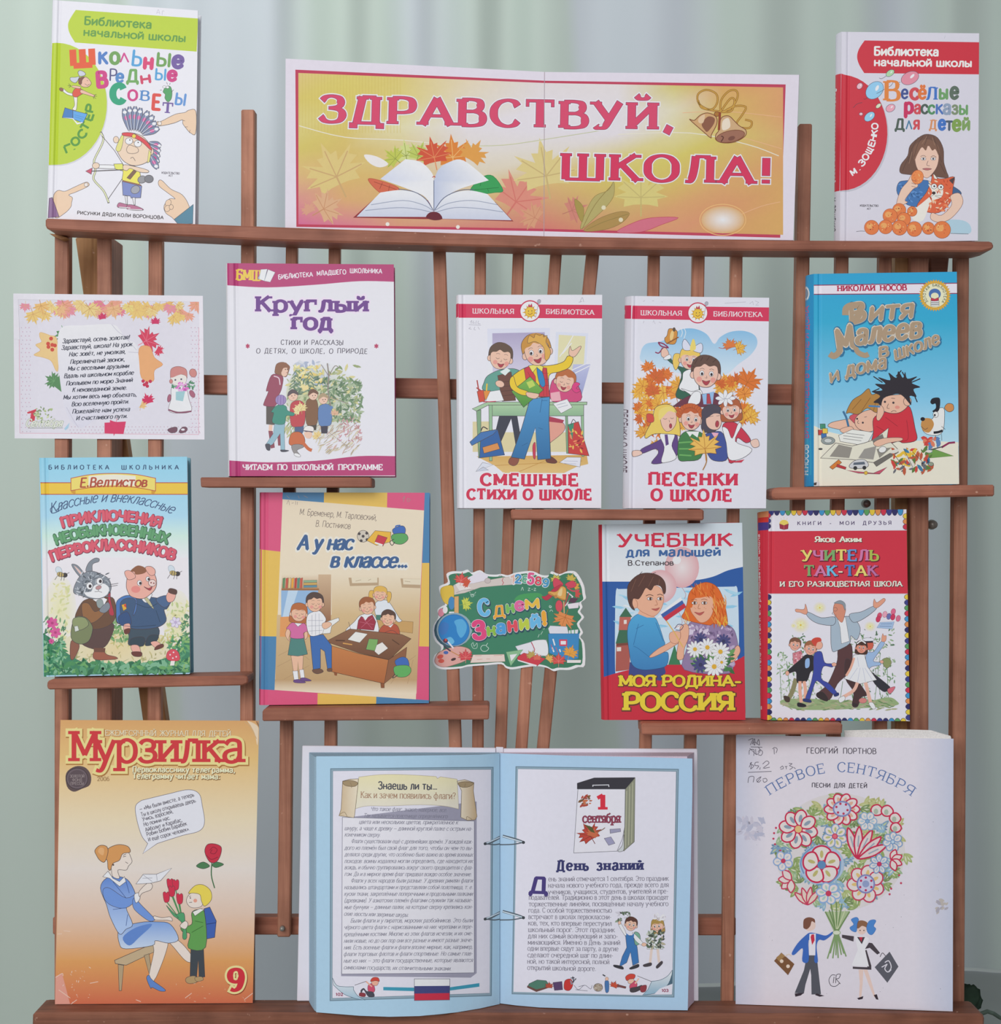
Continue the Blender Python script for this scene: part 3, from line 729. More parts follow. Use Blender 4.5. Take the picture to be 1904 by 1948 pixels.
# ------------------------------------------------------------------ books
def line_x(a, b, y): return a[0]+(b[0]-a[0])*(y-a[1])/((b[1]-a[1]) or 1)
def rounded(q, r):
    """round the two right-hand corners of a quad TL,TR,BR,BL (pixels)"""
    TL, TR, BR, BL = q
    out = [TL]
    for (c, a, b) in ((TR, (TR[0]-r, TR[1]), (TR[0], TR[1]+r)), (BR, (BR[0], BR[1]-r), (BR[0]-r, BR[1]))):
        for t in (0, .25, .5, .75, 1):
            out.append(tuple((1-t)**2*a[i]+2*t*(1-t)*c[i]+t*t*b[i] for i in (0, 1)))
    return out+[BL]
def board(bm, pl_, outline, o0, th, col):
    """slab of cardboard behind the printed face"""
    lay = bm.loops.layers.float_color.get('ink') or bm.loops.layers.float_color.new('ink')
    f = [pl_(x, y, o0) for x, y in outline]; n = len(f)
    a = [bm.verts.new(p) for p in f]; b = [bm.verts.new(p-pl_.n*th) for p in f]
    fs = [bm.faces.new(b)]+[bm.faces.new((a[i], a[(i+1) % n], b[(i+1) % n], b[i])) for i in range(n)]
    bmesh.ops.recalc_face_normals(bm, faces=fs)
    c = C(col)
    for q in fs:
        for lp in q.loops: lp[lay] = c
def book(label, q, base, art, T=.011, yb=-.032, yt=-.016, b=0.0, hinge=.045, sp=None, spine=None, back=None, r=0, cat='book', name='hardcover_book', on=0, group=None):
    q = pts(q); TL, TR, BR, BL = q
    cx = sum(p[0] for p in q)/4
    plane = Pl(cx, (BL[1]+BR[1])/2, yb, (TL[1]+TR[1])/2, yt, b)
    up = .0004+abs(plane.n.z)*(T+.0052)
    BR, BL = settle(plane, BR, on, up), settle(plane, BL, on, up); q = [TL, TR, BR, BL]
    if sp: sp = pts(sp); sp = [sp[0], settle(lambda x, y: plane(x, y, -(.0048+T)), sp[1], on, .0006)]
    root = thing(name, plane((BL[0]+BR[0])/2, (BL[1]+BR[1])/2, -.005-T/2), label, cat, group)
    th = .0024; back = back or base
    out = rounded(q, r) if r else q
    A = Art(len(label)); A.P(base, out)
    if art: art(A.fr(0, 0, 1)); 
    w = TR[0]-TL[0]; hw = .016
    kn = [(0, -.0009), (.012, 0)]
    if hinge: kn += [(hinge+hw*k, -.00055*(1+math.cos(math.pi*k))) for k in (-1, -.6, -.25, 0, .25, .6, 1)]
    pw = piecewise(kn+[(1, 0)])
    def prof(px, py): return pw((px-line_x(TL, BL, py))/(line_x(TR, BR, py)-line_x(TL, BL, py)))
    def fn(px, py, h): return plane(px, py, h+prof(px, py))
    def cutat(u): return [(line_x(TL, BL, y)+u*(line_x(TR, BR, y)-line_x(TL, BL, y)), y) for y in (TL[1], BL[1])]
    cuts = [cutat(k[0]) for k in kn[1:]]
    bm = bmesh.new(); A.mesh(bm, fn, cuts, clip=q); board(bm, plane, out, -.0011, th-.0011, base)
    obj('front_cover', bm, GLOSS, root)
    # page block, back cover, spine
    ins = 5
    pq = [(TL[0]+4, TL[1]+ins), (TR[0]-ins, TR[1]+ins), (BR[0]-ins, BR[1]-ins), (BL[0]+4, BL[1]-ins)]
    bm = bmesh.new(); prism(bm, [plane(x, y, 0)-plane.n*(th+.0001) for x, y in pq], -plane.n*(T-.0002)); obj('page_block', bm, PAGES, root)
    f = [plane(x, y, 0)-plane.n*(th+T) for x, y in out]
    if sp:
        sq = pts(sp); s0, s1 = plane(*sq[0], -(th*2+T)), plane(*sq[1], -(th*2+T))
        f[0] = s0+plane.n*th; f[-1] = s1+plane.n*th
    bm = bmesh.new()
    lay = bm.loops.layers.float_color.new('ink')
    prism(bm, f, -plane.n*th)
    for fc in bm.faces:
        for lp in fc.loops: lp[lay] = C(back)
    obj('back_cover', bm, GLOSS, root)
    if not sp:
        s0, s1 = plane(*TL, 0)-plane.n*(2*th+T), plane(*BL, 0)-plane.n*(2*th+T)
    f0, f1 = plane(*TL, -.0009), plane(*BL, -.0009)
    SA = Art(3)
    if sp: lt, lb = pts(sp)
    else: lt, lb = (TL[0]-9, TL[1]), (BL[0]-9, BL[1])
    SA.P(base if not spine or not isinstance(spine, str) else spine, [lt, TL, BL, lb])
    if callable(spine): spine(SA.fr(0, 0, 1))
    hx = (f0-s0); out_n = Vector((-1, 0, 0))-plane.n*Vector((-1, 0, 0)).dot(plane.n)
    bulge = piecewise([(u, math.sin(math.pi*u)*.0026) for u in (0, .12, .3, .5, .7, .88, 1)])
    def sfn(px, py, h):
        v = (py-(lt[1]+TL[1])/2)/((lb[1]+BL[1])/2-(lt[1]+TL[1])/2)
        xa, xb = lt[0]+(lb[0]-lt[0])*v, TL[0]+(BL[0]-TL[0])*v
        u = (px-xa)/(xb-xa)
        vv = (py-(lt[1]+(TL[1]-lt[1])*u))/((lb[1]+(BL[1]-lb[1])*u)-(lt[1]+(TL[1]-lt[1])*u))
        a = s0+(s1-s0)*vv; bb = f0+(f1-f0)*vv
        bul = bulge(u)+h
        return a+(bb-a)*u+out_n*bul
    cuts = [((lt[0]+(TL[0]-lt[0])*t, lt[1]), (lb[0]+(BL[0]-lb[0])*t, lb[1])) for t in (.12, .3, .5, .7, .88)]
    bm = bmesh.new(); SA.mesh(bm, sfn, cuts, eps=1.2e-5, clip=[lt, TL, BL, lb])
    obj('spine', bm, GLOSS, root)
    return root
def sheet(bm, plane, outline, art, th, edge='#d8d5d2', bend=None, cuts=(), clip=None):
    def fn(px, py, h): return plane(px, py, h+(bend(px, py) if bend else 0))
    art.mesh(bm, fn, cuts, clip=clip or (outline if len(outline) < 6 else None))
    if bend:
        K = Art(); K.P(edge, outline); K.mesh(bm, lambda x, y, h: fn(x, y, 0)-plane.n*th, cuts)
    elif th:
        lay = bm.loops.layers.float_color['ink']; n = len(outline)
        a = [bm.verts.new(fn(x, y, 0)) for x, y in outline]; b = [bm.verts.new(fn(x, y, 0)-plane.n*th) for x, y in outline]
        fs = [bm.faces.new((a[i], a[(i+1) % n], b[(i+1) % n], b[i])) for i in range(n)]
        tri = tessellate_polygon([[Vector((x, y, 0)) for x, y in outline]])
        for t in tri: fs.append(bm.faces.new([b[i] for i in t]))
        bmesh.ops.recalc_face_normals(bm, faces=fs)
        c = C(edge)
        for q in fs:
            for lp in q.loops: lp[lay] = c
# ------------------------------------------------------------------ covers, row by row
def series_band(A, band, txt, q, t1, t2):
    """coloured name band with a bulging left end"""
    A.P(band, q)
    A.T('Библиотека', *t1, txt, wv=2.3, wh=2, rnd=1, gap=1.2)
    A.T('начальной школы', *t2, txt, wv=2.3, wh=2, rnd=1, gap=1.2)
def art_advice(A):
    A.fr(60, 0, 3.808)
    g = '#b3c837'
    A.P(g, smooth([(320, 72), (272, 150), (265, 200), (280, 250), (315, 308)], False)+[(1196, 374), (1207, 134)])
    A.T('Библиотека', 382, 176, 868, 206, 56, '#5f9440', wv=2.4, wh=2, rnd=1, gap=1.2)
    A.T('начальной школы', 376, 256, 1114, 302, 52, '#5f9440', wv=2.4, wh=2, rnd=1, gap=1.2)
    A.lines('#b9b6be', 3, '905 100 918 70 930 104', '908 92 926 92', '945 108 948 80 962 82')
    # half disc with the author's name
    arc = [(181+365*math.cos(t), 752+442*math.sin(t)) for t in [math.radians(a) for a in range(-90, 91, 8)]]
    A.P('#c8c7cc', [(145, 330)]+[(x+6, y+9) for x, y in arc]+[(118, 1200)])
    A.P(g, [(150, 312)]+arc+[(118, 1196)])
    nm = 'Г.ОСТЕР'
    for i, (ch, x, y, a) in enumerate((('Г', 285, 1078, -22), ('.', 325, 1062, -28), ('О', 350, 1025, -38), ('С', 405, 972, -48), ('Т', 436, 915, -60), ('Е', 466, 845, -72), ('Р', 475, 785, -80))):
        c, s_ = math.cos(math.radians(a)), math.sin(math.radians(a)); w = 12 if ch == '.' else 30
        ox, oy = x-s_*-26, y+c*26
        A.T(ch, ox-c*w, oy-s_*w, ox+c*w, oy+s_*w, 54, '#4f8f34', wv=3, wh=2.8)
    # title, every letter its own colour and lean
    def row(l):
        for ch, x, y, w, h, col, wv, ro in l:
            c, s_ = math.cos(math.radians(ro)), math.sin(math.radians(ro))
            A.T(ch, x, y, x+w*c, y+w*s_, h, col, wv=wv, wh=wv*.85, rnd=1 if wv < 3.4 else 0)
    row((('Ш', 290, 478, 165, 118, '#d9562f', 4.2, -3), ('к', 486, 458, 62, 108, '#4a78b8', 2.2, 0), ('о', 572, 460, 62, 110, '#6a9a52', 2.6, 0), ('Λ', 642, 448, 62, 62, '#c73f86', 2, 0),
         ('Ь', 722, 470, 74, 106, '#4f9bcb', 1.8, 6), ('н', 812, 492, 64, 100, '#cf3f6e', 3, 4), ('Ы', 902, 472, 104, 88, '#6a9a52', 2.4, 5), ('е', 1022, 486, 74, 112, '#6c5596', 3.2, 3)))
    row((('В', 476, 630, 74, 104, '#c53a7c', 3.2, -4), ('Р', 562, 582, 56, 82, '#4a4a78', 1.4, 2), ('е', 612, 592, 52, 84, '#4f83bb', 2.6, 4), ('Д', 690, 590, 82, 82, '#6aa057', 2.6, 0),
         ('н', 792, 604, 76, 72, '#c73f60', 2.8, -8), ('Ы', 892, 574, 82, 76, '#4f9bcb', 2, 4), ('е', 986, 580, 62, 94, '#c53a7c', 3.2, 4)))
    row((('С', 584, 740, 86, 122, '#1f9a72', 4.2, 0), ('О', 700, 726, 66, 72, '#c53a7c', 2.6, 0), ('Е', 872, 790, 56, 104, '#d2483f', 2.6, 4),
         ('Ы', 1036, 752, 78, 78, '#5f8fc8', 2.2, 8)))
    A.T('В', 786, 724, 852, 730, 68, '#4f83bb', wv=2.4, wh=1.2, serif=1.2)
    A.T('Т', 946, 816, 1020, 822, 72, '#6c5596', wv=2.6, wh=1.4, serif=1.4)
    # pickle dancing on the T
    A.B('#4c9a5c', '952 664 975 626 1006 628 1018 668 1012 716 988 738 966 712 968 684', INK, 2.5)
    A.E('#eee', 962, 630, 13, 9, 0, INK, 2).E('#eee', 985, 632, 12, 9, 0, INK, 2).lines(INK, 3, '968 742 996 742', '985 612 978 596', '1000 614 1004 600', '1012 668 1030 650', '944 652 930 654')
    # girl balancing on an open book
    A.P('#3c78b4', '242 780 302 800 298 862 222 852', INK, 3).P('#5a9fd8', '300 800 405 826 372 890 300 862', INK, 3).lines('#2f6a9f', 2, '310 832 380 850', '312 846 372 864')
    A.P('#e8e0e4', '222 852 298 862 330 902 372 890 366 884 332 890 300 856'); 
    A.B('#f0dcd4', '305 690 330 700 328 770 320 800 296 790 312 760', INK, 2.5).B('#f0ece8', '230 642 262 668 304 680 300 694 258 684 226 660', INK, 2.5).E('#8a5a4a', 216, 648, 16, 12, 30, INK, 2)
    A.B('#d2503c', '298 668 320 640 365 648 384 668 350 690 326 704 300 696', INK, 2.5).B('#e4b49c', '360 650 410 670 455 690 448 700 400 686 356 672', INK, 2.2).B('#e4b49c', '300 620 352 628 350 642 296 632', INK, 2.2)
    A.lines(INK, 2.5, '284 622 268 606', '284 622 262 620', '286 624 270 634', '450 690 470 682', '452 696 474 696', '450 700 466 714', '446 700 452 716')
    A.B('#e4b49c', '348 596 366 564 400 560 432 600 412 628 376 630 354 616', INK, 2.5).B('#7a4a3c', '340 600 346 566 384 556 366 580 362 606 350 612', INK, 2)
    A.B('#c2c6d0', '350 552 336 524 352 510 384 524 388 544', INK, 2.5).B('#c2c6d0', '346 556 320 600 284 584 282 562 318 560', INK, 2.5).lines(INK, 2.2, '386 606 404 618 420 608', '400 582 408 586')
    # boy in a feather headdress with bow and arrow
    for i in range(13):
        a = math.radians(-112+i*13.5); cx, cy = 735, 990
        L_ = 205 if i < 6 else 195
        bx, by, tx, ty = cx+70*math.cos(a), cy+40*math.sin(a), cx+L_*math.cos(a)*(1 if i > 3 else .85), cy+L_*1.05*math.sin(a)
        if i > 7: bx, by = 850, 1010+(i-7)*20; tx, ty = 935-(i-8)*6, 1060+(i-8)*40
        nx, ny = -(ty-by), tx-bx; l = math.hypot(nx, ny); nx, ny = nx/l*25, ny/l*25
        mx, my = bx+(tx-bx)*.6, by+(ty-by)*.6
        A.B('#74809c', [(bx, by), (mx+nx, my+ny), (tx+nx*.5, ty+ny*.5), (tx, ty), (tx-nx*.5, ty-ny*.5), (mx-nx, my-ny)], INK, 3)
        A.E('#e8e6ee', bx+(tx-bx)*.86, by+(ty-by)*.86, 14, 11, 0).E('#c8428c', mx, my, 17, 11, math.degrees(a)).L_('#e6e4ec', 3, [(bx, by), (tx, ty)], 0)
    A.E('#ecc8ae', 612, 1012, 20, 24, 0, INK, 3).E('#ecc8ae', 866, 1096, 18, 26, 0, INK, 3)
    A.B('#ecc8ae', '655 985 700 960 800 985 862 1060 862 1120 840 1170 780 1196 720 1196 665 1165 630 1115 622 1085 645 1050', INK, 3.5)
    A.B('#d8d27c', '650 985 668 990 645 1090 610 1080', INK, 2.5).P('#d8d27c', '850 1085 838 1180 854 1172 866 1110', INK, 2.5)
    A.B('#d2434a', '662 962 740 966 830 1020 870 1075 860 1085 800 1030 730 994 664 982', INK, 3).E('#e8c84a', 742, 986, 15, None, 0, INK, 2.5)
    for x, y in ((706, 1022), (770, 1040)): A.E('#eceaf0', x, y, 27, 24, 0, INK, 3)
    A.dots(INK, 5, '712 1014 772 1032').B('#ecc8ae', '688 1082 706 1052 742 1060 770 1076 772 1100 742 1112 700 1108', INK, 3).lines(INK, 3.2, '716 1148 734 1140 752 1166', '734 1026 742 1032')
    # bow
    A.lines(INK, 15, '500 955 520 1000 508 1050 462 1140 452 1180 462 1240 450 1300 520 1380 552 1450 558 1472').lines('#d8dcae', 9, '500 960 520 1000 508 1050 462 1140 452 1180 462 1240 450 1300 520 1380 552 1450 558 1466')
    A.lines(INK, 3.5, '510 985 600 1090 668 1200 660 1290 556 1440', sm=0)
    A.B('#f0e6e0', '470 1195 600 1198 600 1222 470 1216', INK, 3).P('#d8d864', '596 1188 660 1186 668 1240 606 1224', INK, 3).L_(INK, 6, '430 1240 690 1228', 0).P('#c05068', '392 1240 440 1216 432 1262', INK, 3).E('#ecc8ae', 466, 1200, 26, 22, 0, INK, 3)
    A.B('#e8d858', '668 1210 700 1196 770 1216 790 1290 772 1340 720 1330 660 1310 662 1260', INK, 3).P('#7a5a44', '690 1288 742 1228 760 1244 714 1300', INK, 2.5).B('#ecc8ae', '668 1195 720 1200 836 1230 842 1250 780 1246 716 1220 690 1236 664 1226', INK, 3)
    A.P('#a06a50', '660 1306 792 1338 798 1352 658 1322', INK, 2.5).E('#8f8f92', 800, 1300, 32, 26, -20, INK, 3).E('#77777c', 850, 1296, 32, 28, 0, INK, 3)
    A.P('#7684b8', '656 1314 798 1348 790 1432 720 1434 716 1420 662 1414', INK, 3).E('#9a9ca4', 752, 1374, 34, 28, -30, INK, 3)
    A.P('#ece8ea', '676 1418 692 1420 694 1480 686 1480', INK, 3).P('#ece8ea', '730 1430 750 1432 750 1484 742 1484', INK, 3)
    A.B('#b06a88', '626 1502 632 1470 664 1474 720 1494 722 1506', INK, 3).B('#b06a88', '690 1512 696 1484 740 1486 800 1510 804 1522 740 1522', INK, 3).lines('#eee', 5, '634 1500 716 1506', '700 1516 800 1520')
    # three pointing hands
    sk = '#ecc3a4'
    A.B(sk, '912 880 940 878 1040 828 1110 815 1140 798 1190 806 1188 966 1150 962 1120 930 1095 895 1092 868 1030 892 930 912 908 898', INK, 3).E('#f2d8d0', 928, 894, 14, 14, 0, INK, 2.5).lines(INK, 2.5, '1110 920 1132 918', '1092 870 1112 876', '1144 962 1148 940')
    A.B(sk, '408 1322 412 1348 320 1392 270 1412 296 1432 290 1468 284 1500 240 1545 170 1575 158 1430 190 1380 240 1386 300 1360 380 1324', INK, 3).E('#f2d8d0', 395, 1338, 14, 14, 0, INK, 2.5).P('#8a6a8e', '128 1436 150 1430 200 1570 120 1578', INK, 3)
    A.B(sk, '920 1312 945 1308 1010 1370 1090 1410 1136 1480 1140 1540 1060 1600 1010 1570 970 1540 960 1490 1000 1440 1040 1440 990 1400 926 1350', INK, 3).E(sk, 990, 1470, 20, 26, 30, INK, 2.5).E(sk, 984, 1510, 20, 24, 30, INK, 2.5).E(sk, 1012, 1500, 15, 18, 0, INK, 2.5).P('#4d7f94', '1032 1590 1172 1480 1168 1620 1064 1628', INK, 3)
    A.T('РИСУНКИ ДЯДИ КОЛИ ВОРОНЦОВА', 330, 1552, 955, 1588, 24, '#3c3436', wv=2.2, wh=2, gap=1.6)
    A.T('ИЗДАТЕЛЬСТВО', 942, 1258, 1072, 1264, 15, '#55505a', wv=2); A.T('АСТ', 992, 1278, 1022, 1280, 13, '#55505a', wv=2)
book('white hardcover with a lime green band and cartoon boy archer, left on top ledge', '101,0 376.5,20 371,430 90,414', '#dedde6', art_advice, T=.012, on=0, yb=-.030, yt=-.026)

def art_banner(A):
    A.fr(520, 100, 3.6615)
    A.P('#d9d2da', '85 42 1890 135 3664 155 3621 1307 1890 1285 82 1235')
    # the printed autumn field: a colour grid inside the red frame
    A.P('#b9475c', '153 119 1890 196 3568 222 3530 1290 1890 1245 160 1214')
    X = [174, 500, 880, 1350, 1890, 2400, 2790, 3130, 3550]
    cols = [['#d3ba72', '#cfbf5c', '#d0be66', '#d8c9a8', '#d8d0cf', '#d9d2d0', '#cbbd66', '#cf9a50', '#d4955c'],
            ['#cdbb58', '#cebd52', '#d1c26c', '#d6cdb8', '#d9d3d8', '#d8d3d6', '#d6cfae', '#cca94e', '#d2945a'],
            ['#cfc272', '#cdb95c', '#d6cfa0', '#d8d2d4', '#d8d3d8', '#d8d2d6', '#d3ca92', '#cbbb58', '#cfa15e'],
            ['#c9b854', '#cbb058', '#cfbc78', '#d6cfc4', '#d5cdbc', '#cfc170', '#cbbd52', '#ccaa54', '#d09456'],
            ['#d0ac6a', '#cdab58', '#ceac60', '#d2c4a6', '#cfac66', '#c9b850', '#ccb052', '#cf9a58', '#cd9a50'],
            ['#cd857c', '#cf9c62', '#c9a25c', '#cba870', '#c98e62', '#c4a458', '#cf965a', '#cf8a58', '#cf9c50'],
            ['#c9578a', '#cc6f80', '#cd8c6c', '#c97a6a', '#c8685c', '#c98a58', '#d08a60', '#cc9452', '#ce9e50']]
    top = lambda x: 142+(x-174)*.0405 if x < 1890 else 212+(x-1890)*.0185
    bot = lambda x: 1196+(x-174)*.0186 if x < 1890 else 1228+(x-1890)*.025
    m = len(cols)-1
    for j in range(m):
        for i in range(len(X)-1):
            q = [(X[i+a], top(X[i+a])+(bot(X[i+a])-top(X[i+a]))*(j+b)/m) for a, b in ((0, 0), (1, 0), (1, 1), (0, 1))]
            A.face(q, [mixc(C(cols[j+b][i+a]), C('#e0d6c8'), .10) for a, b in ((0, 0), (1, 0), (1, 1), (0, 1))])
    A.L += 1
    for x in range(180, 900, 22): A.lines('#c9b45e', 2, [(x, top(x)+4), (x, 560)], sm=0)
    # drifting leaves and swirls
    A.maple('#d3bd7c', 440, 865, 262, 25, None, 0, '#c4a270').maple('#d2a882', 350, 1090, 150, -60, None, 0, '#c08c68').maple('#d09a80', 250, 1100, 70, 30)
    A.maple('#d38a78', 1690, 1040, 240, -35, None, 0, '#cb7468').maple('#d4c284', 1900, 860, 270, 10, None, 0, '#c2ab74').maple('#cf9876', 1820, 1150, 120, 60, None, 0, '#c28468')
    A.maple('#d0c27a', 2560, 1010, 220, 0, None, 0, '#bfb070').maple('#c88272', 2080, 1100, 120, -70, None, 0, '#b47464')
    A.B('#b0a468', '2140 1230 2180 1100 2240 1000 2330 960 2370 900 2372 990 2330 1060 2250 1140', '#8f7d48', 3).B('#a2904e', '2150 1180 2110 1100 2100 1020 2160 1080', '#8f7d48', 3).B('#a98a52', '2160 1240 2260 1160 2400 1110 2480 1120 2420 1190 2300 1235', '#8d7448', 3)
    A.B('#cb7080', '2390 1250 2520 1180 2640 1150 2820 1150 2700 1200 2560 1250', '#b8485c', 3).lines('#8f7d48', 4, '2150 1230 2240 1060 2360 920', '2180 1235 2300 1180 2470 1125')
    A.lines('#ded8c4', 6, '180 510 500 590 900 610 1400 655 1890 610', '2400 570 2900 560 3300 640 3520 720').lines('#bdbf9a', 5, '1300 650 1600 645 1890 605 2300 540').lines('#e0b088', 4, '2850 420 3150 410 3540 450', '3000 560 3250 590 3540 670', '3250 1130 3400 1070 3530 1040')
    A.R('#e6e3ec', '#d3aa76', 3130, 1165, 150, 95).L_('#e2b478', 6, [(3130+160*math.cos(t/4), 1165+108*math.sin(t/4)) for t in range(25)], 1, 1)
    A.dots('#e8e0d4', 14, '795 1195 1285 1215').dots('#d8d0b0', 16, '2300 1080 2420 1165')
    # the open book with leaves
    for c, x, y, r, ro in (('#c8cf86', 925, 720, 120, 8), ('#b9bf58', 850, 740, 100, 50), ('#b6c262', 1010, 720, 110, -20)): A.maple(c, x, y, r, ro, None, 0, '#8a9448')
    A.maple('#d4813e', 1250, 730, 165, 5, None, 0, '#e2b070').maple('#c9573f', 1120, 730, 150, 12, None, 0, '#d98a5c').maple('#d6994e', 1380, 720, 130, -30)
    A.B('#e6dcd8', '632 712 720 724 800 775 740 800 670 770').B('#cb6a50', '660 880 740 890 870 940 850 985 770 990 700 940', '#a8503c', 3).lines('#8a4034', 3, '700 900 860 955', '760 905 740 950', '810 925 800 970')
    A.B('#3f9a58', '1370 960 1450 870 1530 860 1600 960 1540 975 1440 985', '#2f7a44', 3).lines('#2a6a3c', 3, '1380 958 1570 940', '1440 930 1450 880', '1490 945 1500 970')
    A.P('#8d3a3c', '555 1150 700 1020 1545 1040 1672 1176 1190 1160 1045 1160')
    A.P(('#dfe0ea', '#c3c8d6', 980, 1150), [(580, 1143), (745, 975)]+smooth([(745, 975), (900, 958), (1040, 1000), (1118, 1108)], False)+[(1060, 1145)])
    A.P(('#dfe0ea', '#c3c8d6', 980, 1160), smooth([(1118, 1108), (1200, 1000), (1350, 960), (1490, 985)], False)+[(1660, 1168), (1180, 1158)])
    A.P(('#c9cedd', '#e4e4ec', 740, 900, 'x'), smooth([(920, 742), (1020, 760), (1090, 820), (1118, 890), (1118, 1105)], False)+smooth([(1118, 1105), (1060, 1010), (960, 960), (745, 880)], False))
    A.P(('#b9c1d4', '#e2e2ea', 1118, 1320, 'x'), smooth([(1118, 890), (1150, 815), (1220, 765), (1325, 752), (1500, 890)], False)+smooth([(1500, 890), (1300, 950), (1180, 1020), (1118, 1105)], False))
    A.lines('#8f97aa', 4, '680 1060 900 1030 1040 1060 1110 1100', '640 1100 860 1080 1000 1090 1100 1112', '1125 1100 1220 1050 1380 1030 1560 1060', '1130 1112 1260 1080 1420 1085 1600 1110').lines('#5f6880', 5, '1118 890 1118 1105', '870 950 980 970 1060 1020 1112 1095', '1124 1095 1190 1010 1300 960 1400 955')
    A.B('#6a3038', '1065 1150 1080 1120 1118 1108 1158 1122 1175 1158 1120 1168')
    A.lines('#b83a44', 5, '1106 870 1120 862 1128 870')
    # bells with a ribbon, crop of the right half
    A.fr(1020, 100, 3.526)
    for w, c in ((13, '#8a5a2c'), (7, '#c49a4a')):
        A.lines(c, w, '1232 395 1150 380 1090 340 1085 280 1140 250 1205 275 1215 330 1180 380 1110 370 1085 320', '1235 400 1240 320 1290 260 1340 255 1350 300 1310 370 1240 400', '1240 392 1300 310 1330 320 1310 390 1250 400', '1250 400 1330 360 1405 365 1380 420 1345 470 1360 500 1430 505 1445 465 1400 450')
    A.B('#c9a070', '1100 420 1150 405 1205 430 1210 480 1175 550 1170 572 1120 530 1030 450 1060 455', '#7a4a34', 5).B('#8a5c48', '1110 480 1150 430 1195 440 1190 480 1150 530 1130 520').B('#d9bc98', '1090 440 1130 415 1120 470 1090 470')
    A.B('#c8a57c', '1240 440 1290 425 1330 460 1360 490 1405 520 1400 560 1330 600 1250 605 1205 585 1205 550 1225 520', '#7a4a34', 5).E('#9a6c58', 1302, 562, 98, 38, -12, '#7a4a34', 4).B('#e2d2bc', '1250 460 1290 440 1300 500 1250 520').L_('#5f3c34', 7, '1240 598 1255 570 1240 560').E('#7a5044', 1310, 575, 24, 14, -20)
    A.E('#a8743c', 1212, 412, 18, 16, 0, '#7a4a34', 4).L_('#8f4a34', 16, '1232 400 1225 520')
    # lettering
    A.fr(520, 100, 3.6615)
    kw = dict(wv=3.0, wh=1.0, serif=.7, st=.9, gap=2.0, out=[('#ecdde2', 1.15), ('#6f4456', .3)])
    A.T('ЗДРАВСТВУЙ,', 322, 482, 2785, 535, 182, '#cf4f6c', arc=-4, **kw)
    A.T('ШКОЛА!', 2010, 880, 3470, 915, 178, '#cd3f5e', **kw)
    A.L_('#a89aa0', 4, '1888 135 1884 1290', 0)
BA = Art(5); art_banner(BA)
bp = Pl(1036, 452, -.030, 130, -.022)
bo = [(543.2, 111.5), (1036, 136.9), (1520.6, 142.3)]+[settle(bp, p, 0, .0006) for p in ((1509, 457), (1036, 451), (542.4, 437.3))]
bn = thing('banner', bp(1030, 452, -.001), 'wide autumn coloured paper banner in bold red letters standing on the top ledge', 'banner')
bm = bmesh.new()
sheet(bm, bp, bo, BA, .0022, '#d2ccd2', clip=[(543.3, 90), (1522, 90)]+bo[3:])
obj('panel', bm, MATTE, bn)

